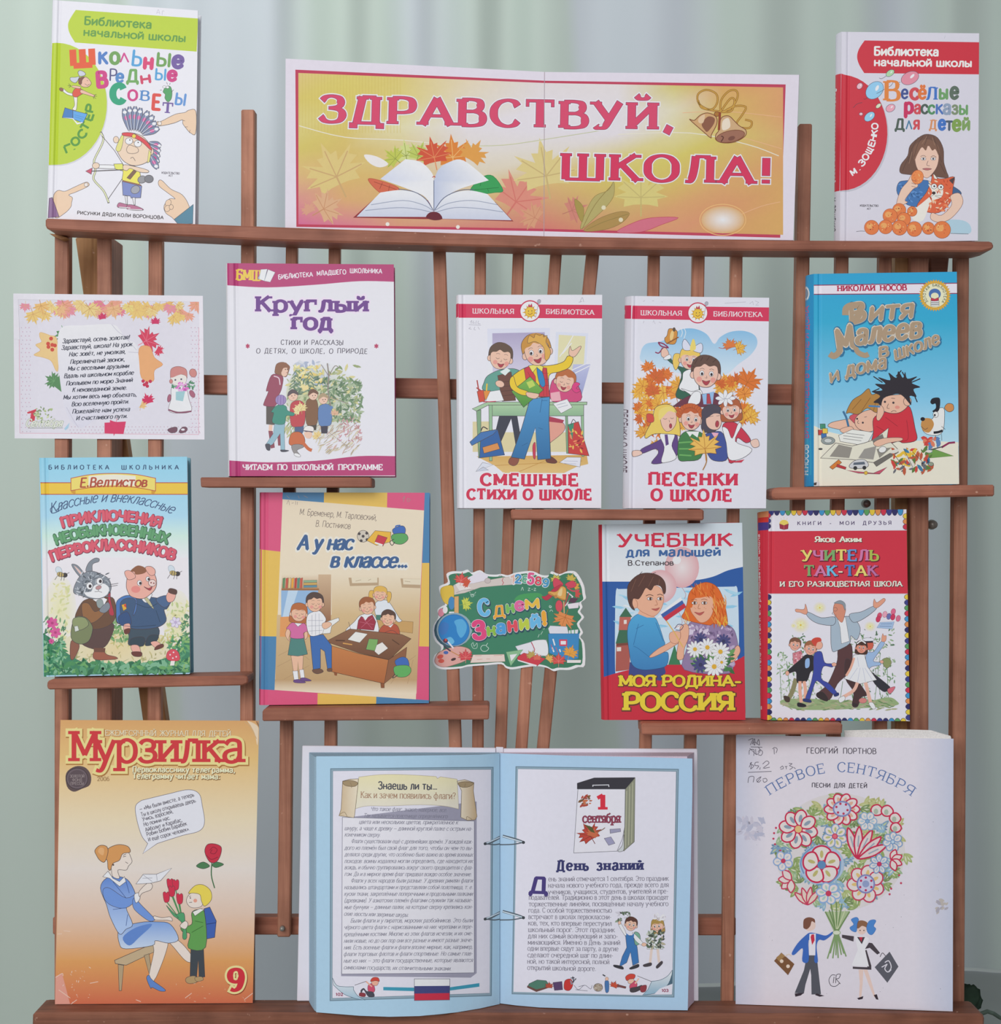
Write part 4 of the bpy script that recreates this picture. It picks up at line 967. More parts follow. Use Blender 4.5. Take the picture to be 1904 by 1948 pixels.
def art_zosh(A):
    A.fr(1480, 40, 4.0589)
    r_ = '#c4303e'
    A.P(r_, smooth([(668, 150), (625, 215), (610, 275), (625, 335), (665, 402)], False)+[(1552, 412), (1554, 164)])
    A.T('Библиотека', 742, 262, 1238, 268, 62, '#efe6dc', wv=2.5, wh=2.1, rnd=1, gap=1.2)
    A.T('начальной школы', 742, 344, 1494, 352, 56, '#efe6dc', wv=2.5, wh=2.1, rnd=1, gap=1.2)
    arc = [(492+352*math.cos(t), 862+446*math.sin(t)) for t in [math.radians(a) for a in range(-86, 87, 8)]]
    A.P('#b9b8bf', [(500, 430)]+[(x+10, y+14) for x, y in arc]+[(480, 1320)])
    A.P(r_, [(488, 406), (512, 414)]+arc[1:]+[(500, 1308), (477, 1312)])
    for ch, x, y, a in (('М', 606, 1166, -32), ('.', 648, 1134, -38), ('З', 678, 1095, -44), ('О', 712, 1050, -54), ('Щ', 742, 1000, -62), ('Е', 764, 948, -70), ('Н', 779, 905, -76), ('К', 788, 862, -82), ('О', 792, 812, -88)):
        c, s_ = math.cos(math.radians(a)), math.sin(math.radians(a)); w = 10 if ch == '.' else 23
        ox, oy = x-s_*-22, y+c*22
        A.T(ch, ox-c*w, oy-s_*w, ox+c*w, oy+s_*w, 46, '#f0e8e4', wv=2.6, wh=2.2)
    # balloons
    for x, y, rx, ry, ro, c in ((745, 535, 78, 58, -45, '#8fc3e0'), (1018, 440, 72, 48, -25, '#d98a9a'), (868, 672, 38, 28, -30, '#e0a0ae'), (706, 738, 46, 30, -40, '#8fc6de'), (865, 402, 36, 22, -35, '#a8cfa0'), (630, 502, 26, 20, -50, '#e2b0b8'), (775, 655, 24, 14, -40, '#cfd6b0'), (640, 718, 14, 12, 0, '#e2b0b8')):
        A.E(c, x, y, rx, ry, ro, '#4a4a5c', 3).E('#eef0f4', x+rx*.25, y-ry*.3, rx*.3, ry*.2, ro-20)
    A.lines('#3c3c48', 3, '690 590 670 605 662 598', '835 425 800 445 780 440', '760 560 800 540 830 520 870 500 890 470', '945 470 930 480 940 490', '580 670 610 640 650 630')
    def row(l):
        for ch, x, y, w, h, col, wv, sf in l: A.T(ch, x, y, x+w, y+1, h, col, wv=wv, wh=wv*(.5 if sf else .85), serif=sf, rnd=0 if sf else 1)
    row((('В', 822, 612, 118, 148, '#d8803c', 2.2, .8), ('е', 952, 596, 50, 96, '#3f4f8a', 2, 0), ('с', 1022, 602, 58, 112, '#c94a52', 2.6, 0), ('ё', 1086, 598, 56, 100, '#d8733c', 2.4, 0), ('Л', 1140, 606, 86, 94, '#3f6fb8', 2.2, .8), ('ы', 1244, 598, 66, 100, '#6a9a62', 2.2, 0), ('е', 1332, 596, 58, 116, '#5a6a5c', 2.8, 0)))
    row((('р', 976, 708, 64, 106, '#c0305a', 2.8, 0), ('а', 1052, 712, 48, 92, '#c94a52', 2.2, 0), ('с', 1106, 712, 46, 92, '#4a5a50', 2.2, 0), ('с', 1160, 714, 46, 90, '#4f8a5c', 2.2, 0), ('к', 1218, 714, 52, 96, '#4a6fb0', 1.8, 0), ('а', 1276, 716, 56, 100, '#8a9ab0', 2.4, 0), ('з', 1344, 716, 42, 92, '#7a8a6c', 2.2, 0), ('ы', 1398, 718, 66, 94, '#6a9a62', 2, 0)))
    row((('Д', 904, 834, 70, 76, '#4a5a50', 2.4, 0), ('Λ', 988, 832, 46, 62, '#4a7a9a', 1.8, 0), ('я', 1048, 832, 42, 90, '#c94a52', 2.2, 0), ('д', 1168, 832, 54, 98, '#cf8a5c', 1.6, .8), ('е', 1240, 836, 50, 100, '#3f6fb8', 2.8, 0), ('т', 1298, 840, 46, 92, '#4a5a6a', 2.2, 0), ('е', 1350, 844, 58, 108, '#7a9a4c', 2.8, 0), ('й', 1424, 838, 54, 94, '#7a9a5a', 2.4, 0)))
    # girl with oranges and a fox cub
    A.B('#a8c4d0', '1250 1545 1400 1535 1478 1570 1480 1640 1340 1642 1240 1620')
    A.lines('#6a6a70', 4, '604 1626 640 1622 670 1624', '1330 1640 1470 1644')
    A.B('#6a4c3e', '1100 890 1160 874 1230 900 1275 985 1280 1090 1300 1160 1310 1210 1200 1200 1080 1190 1000 1185 942 1170 948 1110 1000 1040 1020 960', INK, 3)
    A.B('#e6bca6', '1062 1000 1120 965 1210 975 1240 1040 1228 1120 1190 1180 1150 1212 1110 1190 1070 1130 1056 1060', '#6a4a44', 3)
    A.B('#7a5846', '1050 1080 1046 980 1100 925 1170 915 1240 970 1245 1050 1215 990 1190 1000 1160 960 1140 1000 1110 975 1075 1030')
    A.lines('#4a362e', 3, '1120 890 1080 950 1050 1050', '1160 880 1130 960', '1200 890 1230 980 1262 1090', '1010 1050 980 1110 960 1160', '1250 1100 1290 1180', '1080 900 1030 990 1005 1090').lines('#9a7860', 3, '1150 890 1110 950', '1190 900 1210 960', '1035 1010 1010 1100')
    for x in (1122, 1198): A.E('#eee', x, 1064, 19, 11, 0, INK, 2.5).dots(INK, 8, [(x, 1064)])
    A.lines(INK, 3, '1100 1046 1122 1038 1142 1048', '1178 1050 1200 1040 1222 1052', '1158 1080 1148 1112 1170 1118').B('#b86a6a', '1115 1142 1150 1136 1185 1142 1150 1152', INK, 2.5)
    A.B('#3f6fa6', '930 1250 990 1232 1150 1230 1180 1280 1120 1420 1000 1420 920 1330', INK, 3).scatter(['#5a8ac0', '#2f5a8a'], 940, 1260, 1120, 1400, 40, 16).B('#3f5f86', '1300 1260 1390 1300 1412 1340 1330 1360', INK, 3)
    A.B('#e8bfa8', '1000 1240 1040 1180 1080 1270 1040 1300 980 1380 1000 1400 930 1430 916 1400 950 1300', '#7a5048', 3)
    A.E('#e0864a', 1076, 1205, 46, 54, 10, '#a8502c', 3).scatter(['#f0b070', '#cf6a38'], 1045, 1165, 1108, 1250, 14, 9)
    A.lines('#7a5048', 3, '1030 1225 1070 1240', '1030 1250 1066 1262', '1030 1275 1062 1282')
    # fox cub
    A.B('#d4603c', '1180 1240 1196 1180 1235 1215 1290 1215 1360 1205 1350 1290 1330 1400 1240 1480 1130 1470 1070 1430 1140 1330 1160 1290', INK, 3).B('#ecdcd0', '1160 1260 1200 1280 1270 1300 1260 1360 1180 1400 1120 1540 1040 1530 1050 1460 1130 1390 1190 1330')
    A.scatter(['#e88a5c', '#b84a2c', '#f0c8a8'], 1160, 1220, 1340, 1470, 60, 14)
    for x, y in ((1204, 1276), (1256, 1282)): A.E('#f0e4dc', x, y, 22, 20, 0, INK, 3).dots(INK, 8, [(x+2, y)])
    A.E('#3a2c2c', 1202, 1328, 14, 12).lines(INK, 2.5, '1210 1350 1260 1370', '1206 1340 1170 1360', '1215 1346 1270 1350').P('#4a3c3c', '1320 1230 1366 1202 1350 1260').B('#ecdccc', '1200 1180 1206 1215 1230 1218', INK, 2)
    A.B('#e8bfa8', '1330 1350 1400 1330 1426 1410 1340 1520 1250 1555 1180 1530 1190 1480 1260 1500 1340 1420', '#7a5048', 3)
    for x, y, r in ((935, 1460, 52), (865, 1505, 56), (972, 1530, 52), (1035, 1470, 38), (722, 1594, 56), (830, 1590, 54), (938, 1596, 58), (1052, 1606, 58), (1160, 1600, 48), (1266, 1612, 66)):
        A.E('#d9773f', x, y, r, r, 0, '#9a4a28', 3).E('#e8a05c', x-r*.25, y-r*.2, r*.45, r*.4).scatter(['#c25a30', '#f0b878', '#8a3a24'], x-r*.6, y-r*.6, x+r*.6, y+r*.6, 9, 6, .8)
    A.lines('#b4b4bc', 3, '1284 135 1290 112'); A.T('ИЗДАТЕЛЬСТВО', 632, 1432, 774, 1434, 15, '#4a464c', wv=2.2); A.T('АСТ', 686, 1456, 716, 1456, 13, '#4a464c', wv=2.2)
def spine_zosh(A):
    A.fr(1480, 40, 4.0589)
    A.P('#c4303e', '448 425 488 406 477 1312 439 1326')
    A.T('Весёлые рассказы для детей', 449, 520, 444, 1250, 20, '#f0e4e0', wv=2.2); A.T('М. ЗОЩЕНКО', 444, 1362, 441, 1625, 19, '#3a363c', wv=2.2)
book('white hardcover with a red band and girl with oranges, right on top ledge', '1600.5,60.5 1862.4,63.4 1860,457 1597,456', '#cfccd4', art_zosh, T=.014, on=0, yb=-.031, yt=-.027, b=-.12, hinge=.05, sp='1591,71 1587.5,457', spine=spine_zosh)
def art_poem(A):
    A.fr(0, 420, 4.426)
    A.P('#dfdce3', '112 612 1708 632 1722 1842 123 1832')
    A.P('#d8d5dc', '150 655 1675 680 1678 1805 162 1790')
    # lace edging
    for k in range(26):
        y = 900+k*35
        for x in (180, 215, 245, 1610, 1642, 1668): A.dots('#c9a3b4' if (k+x) % 3 else '#bdb0bc', 5, [(x+(k % 2)*10, y)], 5)
    for k in range(37): 
        for y in (1735, 1762, 1785): A.dots('#c3aab6', 5, [(590+k*30+(y % 2)*12, y)], 5)
    A.lines('#d9a8b4', 4, '162 900 168 1788', '1674 900 1672 1800', '168 1788 1672 1800', sm=0)
    # garland of leaves along the top
    R = random.Random(8)
    for k in range(46):
        x = 180+1480*R.random(); y = 690+R.random()*(75 if 400 < x < 1350 else 120)
        A.maple(R.choice(['#e6b878', '#e8c27a', '#e3cf82', '#e2a08c', '#dd8fa0', '#e0b488', '#e4c98a', '#dc7f96']), x, y, R.uniform(60, 105), R.uniform(120, 240), None, 0, R.choice(['#b98a58', '#c89a6a', '#d4ac74']))
    A.P('#dfdce3', '112 612 1708 632 1709 684 1672 682 154 662 112 662').P('#dfdce3', '112 650 152 655 165 1000 118 1000').P('#dfdce3', '1675 680 1709 680 1712 1000 1678 1000')
    A.maple('#c9486a', 862, 815, 52, 10).maple('#c8466a', 1308, 855, 55, 0)
    # leaves round the scroll
    A.B('#e6c28a', '340 940 420 965 480 1000 490 1240 470 1260 430 1180 360 1150 285 1130 340 1090 300 1045 350 1020 335 980', '#cfa56c', 3)
    A.dots('#c8584c', 17, '430 992 405 1035 440 1045 408 1062 440 1085 462 1050')
    A.maple('#5a8c5c', 540, 940, 105, -160, '#4a7a4c', 2, '#7aa878').maple('#5f8a60', 455, 1350, 88, 60, '#4a7a4c', 2, '#7aa878').P('#5f8a60', '440 1380 522 1445 500 1300')
    A.maple('#cf4c62', 1230, 1010, 130, -60, '#a83a50', 2, '#dd8090').B('#e6a877', '1170 1080 1260 1060 1300 1150 1370 1210 1300 1260 1290 1350 1190 1320', '#cc8a5c', 3).maple('#cf4c62', 1330, 1090, 60, -120)
    A.dots('#c04058', 15, '1205 1350 1235 1365 1265 1352 1215 1380 1240 1392')
    A.maple('#cc3f62', 1245, 1520, 78, 20).maple('#e8bd84', 1185, 1560, 66, -10, None, 0, '#cfa06c').maple('#d0486a', 975, 1715, 100, 170, None, 0, '#e07a92').P('#d0486a', '880 1790 880 1700 1060 1690 1040 1795')
    # curled sheet
    A.P(('#e2e0e8', '#d4d2dc', 880, 1740), smooth([(520, 900), (700, 880), (940, 872), (1010, 920), (1060, 1000), (1150, 1050), (1180, 1300), (1195, 1520), (1110, 1600), (860, 1640), (700, 1740), (600, 1690), (540, 1560), (500, 1300), (484, 1050)], True))
    A.lines('#bdbac6', 4, '940 872 990 930 1060 985 1150 1090', '1080 1105 1165 1110', '560 1570 620 1680 660 1740')
    ink = '#474a56'
    for s, x0, y0, x1, y1 in (('Здравствуй, осень золотая!', 525, 1030, 1090, 996), ('Здравствуй, школа! На урок', 516, 1086, 1112, 1056), ('Нас зовёт, не умолкая,', 580, 1142, 1056, 1118), ('Переливчатый звонок,', 590, 1206, 1050, 1182), ('Мы с веселыми друзьями', 570, 1262, 1084, 1238), ('Вдаль на школьном корабле', 538, 1324, 1124, 1296), ('Поплывем по морю Знаний', 556, 1388, 1114, 1356), ('К неизведанной земле.', 608, 1442, 1068, 1422), ('Мы хотим весь мир объехать,', 532, 1504, 1150, 1478), ('Всю вселенную пройти.', 602, 1562, 1086, 1538), ('Пожелайте нам успеха', 608, 1624, 1092, 1602), ('И счастливого пути.', 640, 1680, 1072, 1660)):
        A.T(s, x0, y0, x1, y1, 36, ink, wv=1.9, wh=1.3, shear=.28, gap=.9)
    # little girl with a bouquet
    A.B('#c98a84', '1436 1330 1440 1250 1500 1226 1565 1250 1575 1310 1560 1330 1450 1330', '#7a4a4c', 3).B('#f0dcd4', '1440 1310 1500 1290 1568 1310 1560 1370 1520 1392 1450 1370', '#7a5a5c', 2).B('#c98a84', '1440 1320 1448 1262 1510 1245 1568 1290 1540 1290 1500 1300').E('#c98a84', 1625, 1282, 30, 36, -20, '#7a4a4c', 3).E('#c98a84', 1440, 1352, 14, 18, 0, '#7a4a4c', 2).dots('#5a5a6a', 8, '1476 1340 1526 1334')
    A.B('#e6e2ea', '1450 1400 1560 1400 1590 1500 1612 1600 1510 1620 1420 1600 1440 1500', '#6a4a58', 3).L_('#8a5a6c', 13, '1416 1590 1500 1614 1612 1604').E('#a86a7c', 1424, 1494, 15, 34, 10, '#5a3a48', 2).E('#a86a7c', 1618, 1458, 20, 34, -30, '#5a3a48', 2).P('#9fc4c8', '1480 1440 1560 1430 1540 1520 1480 1510').scatter(['#c45aa8', '#d87ac0', '#e8a8d8'], 1470, 1360, 1590, 1440, 26, 15, .7).scatter(['#5a8a6a', '#7aa88a'], 1440, 1390, 1640, 1410, 10, 18, .5).scatter(['#5a8a6a'], 1580, 1350, 1630, 1400, 8, 18, .4)
    A.B('#7a5a66', '1410 1760 1450 1740 1490 1740 1486 1776 1440 1786', INK, 2.5).B('#7a5a66', '1508 1770 1540 1736 1576 1744 1566 1776 1520 1788', INK, 2.5).E('#e0dce0', 1540, 1758, 16, 9)
    # number one and "September"
    A.P('#c94a58', '228 1612 306 1584 290 1690 250 1690 262 1620 232 1624').scatter(['#a8b884', '#c9d0a8', '#8a9a78'], 290, 1570, 440, 1690, 30, 16, .6)
    A.T('Сентября', 216, 1732, 520, 1732, 62, '#e8ead8', wv=1.6, wh=1.2, shear=.3, out=[('#8fa078', .9)])
    A.lines('#6a7a5c', 3, '236 1746 530 1744', sm=0).P('#a8c8d8', '540 1750 585 1700 575 1745 550 1765')
PA = Art(6); art_poem(PA)
po = [(25.3, 558.3), (385.9, 562.8), (389, 836.2), (27.8, 833.9)]
CK = (34, 45, 58, 72, 85, 340, 350, 365, 378)
curl = piecewise([(a, .004*max(0, (85-a)/60)**2+.003*max(0, (a-340)/45)**2) for a in (24,)+CK+(390,)])
pp = Pl(207, 835, -.0025, 560, -.0035)
bm = bmesh.new(); sheet(bm, pp, po, PA, .0004, '#dfdce3', bend=lambda x, y: curl(x), cuts=[((a, 0), (a, 900)) for a in CK])
tag(obj('poem_sheet', bm, MATTE), 'white paper sheet with a poem and autumn leaf border, fixed to the left posts', 'paper sheet')

def wavy(A, col, top, bot): A.P(col, smooth(pts(top), False)+list(reversed(smooth(pts(bot), False))))
def art_krug(A):
    A.fr(380, 460, 3.895)
    m = '#b03d70'
    wavy(A, m, '203 156 820 160 1438 166', '203 322 500 338 860 318 1180 292 1441 296')
    wavy(A, m, '216 1620 500 1634 860 1622 1180 1588 1446 1588', '220 1738 820 1735 1449 1732')
    A.T('БМШ', 272, 282, 452, 286, 76, '#efc14e', wv=2.3, wh=1.5, serif=.5, gap=1)
    A.P('#b9c4cc', '430 272 462 205 500 210 478 290', '#6a7a88', 2).P('#e6e6ee', '478 290 506 205 558 226 522 298', '#7a8a98', 2).P('#dfe6ea', '452 205 500 202 478 290 440 276', '#7a8a98', 2)
    for w, x0, y0, x1, y1 in (('БИБЛИОТЕКА', 582, 276, 838, 258), ('МЛАДШЕГО', 868, 252, 1084, 236), ('ШКОЛЬНИКА', 1112, 230, 1350, 234)): A.T(w, x0, y0, x1, y1, 33, '#eddce6', wv=1.9, wh=1.7, jit=3)
    kw = dict(wv=2.9, wh=1.9, serif=.7, st=1.4, gap=1.4, out=[('#ecd4ea', 1.7)], rnd=1)
    A.T('Круг', 418, 516, 862, 516, 112, '#6a3f86', **kw); A.T('Λый', 884, 516, 1242, 516, 112, '#6a3f86', **kw) if 0 else A.T('лый', 884, 516, 1242, 516, 112, '#6a3f86', **kw)
    A.T('год', 686, 648, 978, 648, 116, '#6a3f86', **kw)
    A.T('СТИХИ И РАССКАЗЫ', 600, 764, 1062, 764, 36, '#55505c', wv=1.5, jit=2, gap=1.7, spw=7, shear=.06)
    A.T('О ДЕТЯХ, О ШКОЛЕ, О ПРИРОДЕ', 418, 826, 1242, 828, 36, '#55505c', wv=1.5, jit=2, gap=1.7, spw=7, shear=.06)
    A.T('*', 338, 812, 372, 812, 56, '#b03d60', wv=1.8); A.T('*', 1290, 812, 1326, 812, 56, '#b03d60', wv=1.8)
    A.T('ЧИТАЕМ ПО ШКОЛЬНОЙ ПРОГРАММЕ', 318, 1690, 1354, 1690, 40, '#efe0e8', wv=2.2, wh=1.6, serif=.9, gap=.9, spw=8)
    # wood in autumn, painted in dabs
    A.R('#a9b48c', '#dcdce0', 900, 1180, 320, 300).R('#b8bf90', '#c9ccb8', 800, 1130, 160, 200)
    A.scatter(['#b9bfca', '#cdd0d4', '#a3adc0'], 700, 890, 960, 1060, 60, 24)
    A.scatter(['#93a070', '#b3b37c', '#cfc78c', '#7f9468', '#a8b088'], 640, 920, 1190, 1330, 230, 25, .4)
    A.scatter(['#6f8a68', '#8ea384', '#5f7a5c', '#a4b492'], 960, 1020, 1200, 1330, 170, 26, .35)
    A.scatter(['#55705c', '#6a8468'], 700, 980, 960, 1130, 60, 22, .35); A.scatter(['#e2d49a', '#d8c070', '#e8dca8'], 700, 920, 900, 1090, 40, 16, .6)
    for x in (708, 818):
        for k in range(6): A.lines('#6a8470', 6, [(x, 960+k*26), (x-20-k*7, 990+k*26)], [(x, 960+k*26), (x+20+k*7, 990+k*26)], sm=0)
    A.lines('#8a8078', 9, '945 900 955 1000 950 1100 970 1220', taper=0).lines('#8a8078', 5, '952 990 900 910', '955 1000 1000 920 1040 940', '960 1150 1100 1200')
    A.scatter(['#c9c0a4', '#b8a88c', '#d9d0b8', '#a89c84', '#c8a89c'], 860, 1360, 1180, 1560, 130, 26, .16, up=-40); A.scatter(['#c9939a', '#b88484'], 1020, 1300, 1200, 1480, 40, 16, .3); A.scatter(['#8fa070', '#b8b888'], 620, 1290, 700, 1440, 40, 20, .3, up=-70)
    A.lines('#a08c88', 3, '1000 1420 1050 1350 1120 1300', '1100 1480 1120 1380 1180 1330', '940 1400 1020 1460 1100 1520')
    sk = '#e3bca6'
    # teacher
    A.P('#5a544e', '492 1200 560 1220 560 1358 492 1352').P(sk, '512 1356 540 1356 534 1410 510 1410').P('#8a4a56', '508 1400 540 1402 556 1525 526 1532').P('#8a4a56', '570 1360 592 1370 604 1510 580 1510')
    A.B('#93495c', '530 990 590 985 618 1010 606 1090 585 1140 560 1215 480 1215 476 1190 508 1110 492 1100', '#5a3040', 2.5).L_('#d8c0c8', 8, '548 995 585 1010 595 1060').B('#8a5f48', '556 955 570 905 620 892 664 920 662 950 640 1000 600 990 560 975', '#5a3c30', 2).B(sk, '612 940 650 936 646 985 620 998 604 975').B('#8a5f48', '570 930 590 900 640 896 655 930 620 936 600 970')
    # children
    def kid(coat, x0, y0, w, h, hat, hx, hy, hr, legs, lg):
        A.P(legs, lg)
        A.B(coat, [(x0, y0+.2*h), (x0+.3*w, y0), (x0+.75*w, y0), (x0+w, y0+.25*h), (x0+.95*w, y0+.9*h), (x0+.5*w, y0+h), (x0+.05*w, y0+.92*h)], '#4a4444', 2)
        A.E(sk, hx, hy, hr, hr*1.1, 0, '#6a5048', 1.5).B(hat, [(hx-hr*1.1, hy+hr*.2), (hx-hr*.9, hy-hr*.8), (hx, hy-hr*1.35), (hx+hr, hy-hr*.7), (hx+hr*1.05, hy-hr*.1), (hx, hy-hr*.5)], None)
    kid('#b8464c', 670, 1180, 110, 190, '#5a5054', 690, 1140, 36, '#4f5f80', '700 1350 770 1350 770 1400 745 1450 705 1440')
    kid('#7d5a40', 785, 1160, 90, 200, '#6f5040', 840, 1135, 34, '#4a443c', '795 1330 868 1330 862 1395 800 1400')
    kid('#5f7fae', 878, 1205, 100, 160, '#a89474', 915, 1165, 34, '#3f3c48', '895 1350 950 1350 945 1420 900 1420')
    A.lines('#5f7fae', 22, '940 1240 985 1225').dots('#4a3834', 4, '682 1142 704 1136 836 1140 856 1138 912 1170 930 1168 634 945 648 944 800 1425').lines('#8a4a44', 3, '688 1158 700 1156', '840 1156 852 1154', '914 1184 926 1182', '640 970 650 968')
    A.maple('#e6cf92', 750, 1240, 62, 10, None, 0, '#b89a5c').maple('#e8d49c', 730, 1250, 50, 70, None, 0, '#b89a5c').maple('#e6cf92', 785, 1090, 40, 20).maple('#d9b090', 1000, 1275, 42, 0, None, 0, '#a87a5c').maple('#e8c988', 872, 1440, 50, 40, None, 0, '#b88a4c')
    A.P('#8fb3bf', '555 1340 630 1350 626 1400 630 1540 600 1545 596 1420 540 1500 500 1520 490 1500 545 1420', '#4a5a64', 2).B('#3f8a78', '560 1220 600 1205 640 1220 650 1250 700 1270 690 1290 640 1290 625 1350 540 1340 548 1270 530 1260', '#2f5a50', 2.5).E('#9a86b4', 600, 1172, 40, 38, 0, '#5a4a70', 2).lines('#7a689a', 4, '580 1140 575 1200', '600 1136 598 1206', '620 1140 622 1200').B('#4a4a54', '485 1500 520 1500 520 1545 495 1540').B('#4a4a54', '600 1540 660 1545 640 1556 604 1556')
    A.B('#c2683f', '680 1420 740 1410 775 1450 770 1500 690 1510 660 1490', '#5a3828', 2.5).B('#e6dcd6', '770 1400 790 1365 840 1372 836 1410', INK, 2).L_('#5a4a5a', 7, '772 1400 838 1408').B(sk, '775 1412 830 1415 820 1455 785 1450').B('#8f8a88', '680 1510 740 1500 770 1520 720 1545 742 1580 700 1570', INK, 2).L_('#c2683f', 24, '750 1470 800 1530 830 1545').E('#e8e4e4', 722, 1580, 26, 12, 20, INK, 2)
book('white and magenta hardcover with a painted autumn walk, on the short upper left ledge', '432,500.6 749,503 751.5,904 436.5,905.5', '#dbdade', art_krug, T=.012, on=1, yt=-.0178, yb=-.029, hinge=.052, back='#b03d70')

def school_library(A, x0, hint, l1, l2):
    """white cover with the red series band and round sun badge"""
def badge(A, x, y, r):
    A.E('#c2304e', x, y, r, r, 0, None, 2, 32).E('#ecebee', x, y, r*.89, r*.89, 0, None, 2, 32)
    for k in range(11):
        a = 2*math.pi*k/11+.2
        A.P('#d59a2e', [(x+r*.42*math.cos(a-.22), y+r*.08+r*.42*math.sin(a-.22)), (x+r*.72*math.cos(a), y+r*.08+r*.68*math.sin(a)), (x+r*.42*math.cos(a+.22), y+r*.08+r*.42*math.sin(a+.22))])
    A.E('#e6b93c', x, y+r*.08, r*.46, r*.46, 0, '#8a5a2c', 2)
    A.dots(INK, 3.5, [(x-r*.14, y), (x+r*.16, y-r*.02)]); A.lines('#7a3a2c', 3, [(x-r*.2, y+r*.2), (x, y+r*.32), (x+r*.22, y+r*.16)])
    A.P('#c2304e', [(x-r*.2, y-r*.4), (x-r*.1, y-r*.66), (x, y-r*.46), (x+r*.14, y-r*.7), (x+r*.22, y-r*.38)], '#8a5a2c', 1.5)
    A.lines('#8a8a94', 3, [(x+r*.5, y+r*.6), (x+r*.8, y-r*.8)]).E('#a8a8b2', x+r*.82, y-r*.88, r*.16, r*.2, 20, '#6a6a74', 1.5)
def art_smesh(A):
    A.fr(820, 440, 3.479)
    A.P('#cb3456', '180 480 1132 488 1132 577 180 572')
    A.T('ШКОЛЬНАЯ', 274, 542, 548, 546, 31, '#efe4e6', wv=1.7, wh=1.1, serif=.8, gap=1.5); A.T('БИБЛИОТЕКА', 760, 546, 1078, 552, 31, '#efe4e6', wv=1.7, wh=1.1, serif=.8, gap=1.5)
    badge(A, 655, 528, 72)
    A.lines('#a9a6b0', 3, '258 602 270 590 264 612', '282 592 276 608 292 606', '300 590 296 614', '314 592 310 610 326 612', '250 618 330 622', '262 634 250 644 268 648', '290 632 284 650 296 652', '310 632 320 650', '985 470 1000 438 1010 468', '976 470 1000 464')
    # class room
    A.P(('#d2d4e2', '#e0e0e8', 640, 900), '372 645 786 640 790 930 376 980').P(('#a89fbc', '#cdc8d8', 670, 960), '405 675 752 668 758 950 408 980')
    A.P('#d3d6e2', '826 665 1040 675 1020 980 812 960').P('#d9d3a8', '845 685 1022 695 1006 960 835 930').P(('#b9bcd8', '#8f95c0', 870, 1110), '940 880 1054 880 990 1110 900 1110').lines('#ecebf2', 6, '850 830 900 760 940 690', '870 810 930 740', '930 920 1040 870', '950 940 1050 890')
    A.P('#d3c79a', '275 1260 380 1258 420 1330 1000 1330 1000 1460 275 1460').P(('#c99a4c', '#d8b878', 1440, 1600), '300 1490 1030 1480 1040 1540 960 1560 880 1600 480 1600 420 1550').lines('#b5843c', 3, '420 1550 1000 1520', '560 1600 820 1490')
    sk = '#e8b8a0'
    # boy behind, left
    A.B('#5f9a8a', '420 930 470 915 550 910 590 940 540 1040 460 1060 345 1050 350 1000 370 960', INK, 3).P('#6a4438', '440 955 530 930 560 1120 470 1125', INK, 2.5).lines('#4a2f28', 3, '446 1000 548 990', '450 1030 552 1020', '456 1060 554 1050', '462 1090 556 1080').P('#d8e4dc', '455 930 490 955 525 920 500 905')
    A.E(sk, 455, 1010, 30, 22, 20, INK, 2).face_(458, 840, 76, sk, '#5f4a3c', 'boy', .5, INK, 2.5, 2, 2, 8)
    # girl, right
    A.B('#c94a78', '800 990 880 960 960 1000 990 1120 800 1125', INK, 3).face_(885, 1000, 66, sk, '#b4683c', 'boy', -.2, INK, 2.5, 2, 2, 14).B('#d23f7c', '930 1040 950 1000 985 1010 960 1040 990 1050 960 1070', INK, 2).P('#e4a8b0', '790 1070 850 1060 860 1120 795 1125')
    # desk
    A.P(('#9fbf98', '#6f9a78', 1130, 1240, 'x'), '272 1175 372 1130 1032 1130 1030 1148 380 1150 300 1190', INK, 3).P(('#a3c39a', '#7fa684', 1150, 1250), '380 1150 1010 1148 1010 1222 405 1222', INK, 3).P('#8fb48c', '382 1150 405 1150 404 1520 386 1520', INK, 2.5).P('#7da07c', '300 1190 330 1180 330 1500 314 1500', INK, 2.5).P('#8fb48c', '992 1220 1010 1220 1012 1490 998 1490', INK, 2.5).P('#7da07c', '888 1222 904 1222 912 1470 896 1470', INK, 2)
    A.P('#3a3c48', '450 1222 570 1222 600 1400 560 1420 530 1240 460 1400 410 1390').B('#d99a88', '780 1250 870 1265 880 1320 800 1390 770 1400', INK, 2.5).P('#a83a50', '770 1222 880 1250 870 1270 780 1260')
    A.B('#c23a50', '672 1420 690 1400 690 1500 676 1495', INK, 2)
    # things on the desk
    A.P('#c94a38', '304 1060 346 1050 356 1125 318 1132', INK, 2.5).P('#d98a3c', '346 1056 392 1054 384 1105 356 1115', INK, 2.5).lines('#a83a38', 8, '316 1060 304 985', '330 1055 300 1035', sm=0).L_('#e0b83c', 9, '366 1056 370 1008', 0).P('#ecebe0', '360 1125 390 1060 455 1050 482 1120 420 1128', INK, 2).L_('#c94a60', 5, '345 1130 430 1125')
    # boy reciting
    A.B('#8a5040', '512 1530 530 1495 580 1500 570 1540 540 1552', INK, 2.5).B('#6a3c34', '760 1510 790 1490 832 1520 820 1536 770 1530', INK, 2.5)
    A.P(('#4a8fbf', '#2f6a9a', 1100, 1500), '655 1110 785 1095 780 1260 792 1505 705 1512 690 1300 618 1508 530 1495 600 1300', INK, 3.5).lines('#2a5a84', 3, '735 1110 720 1200', '600 1420 640 1400', '710 1300 740 1310', '770 1120 730 1120')
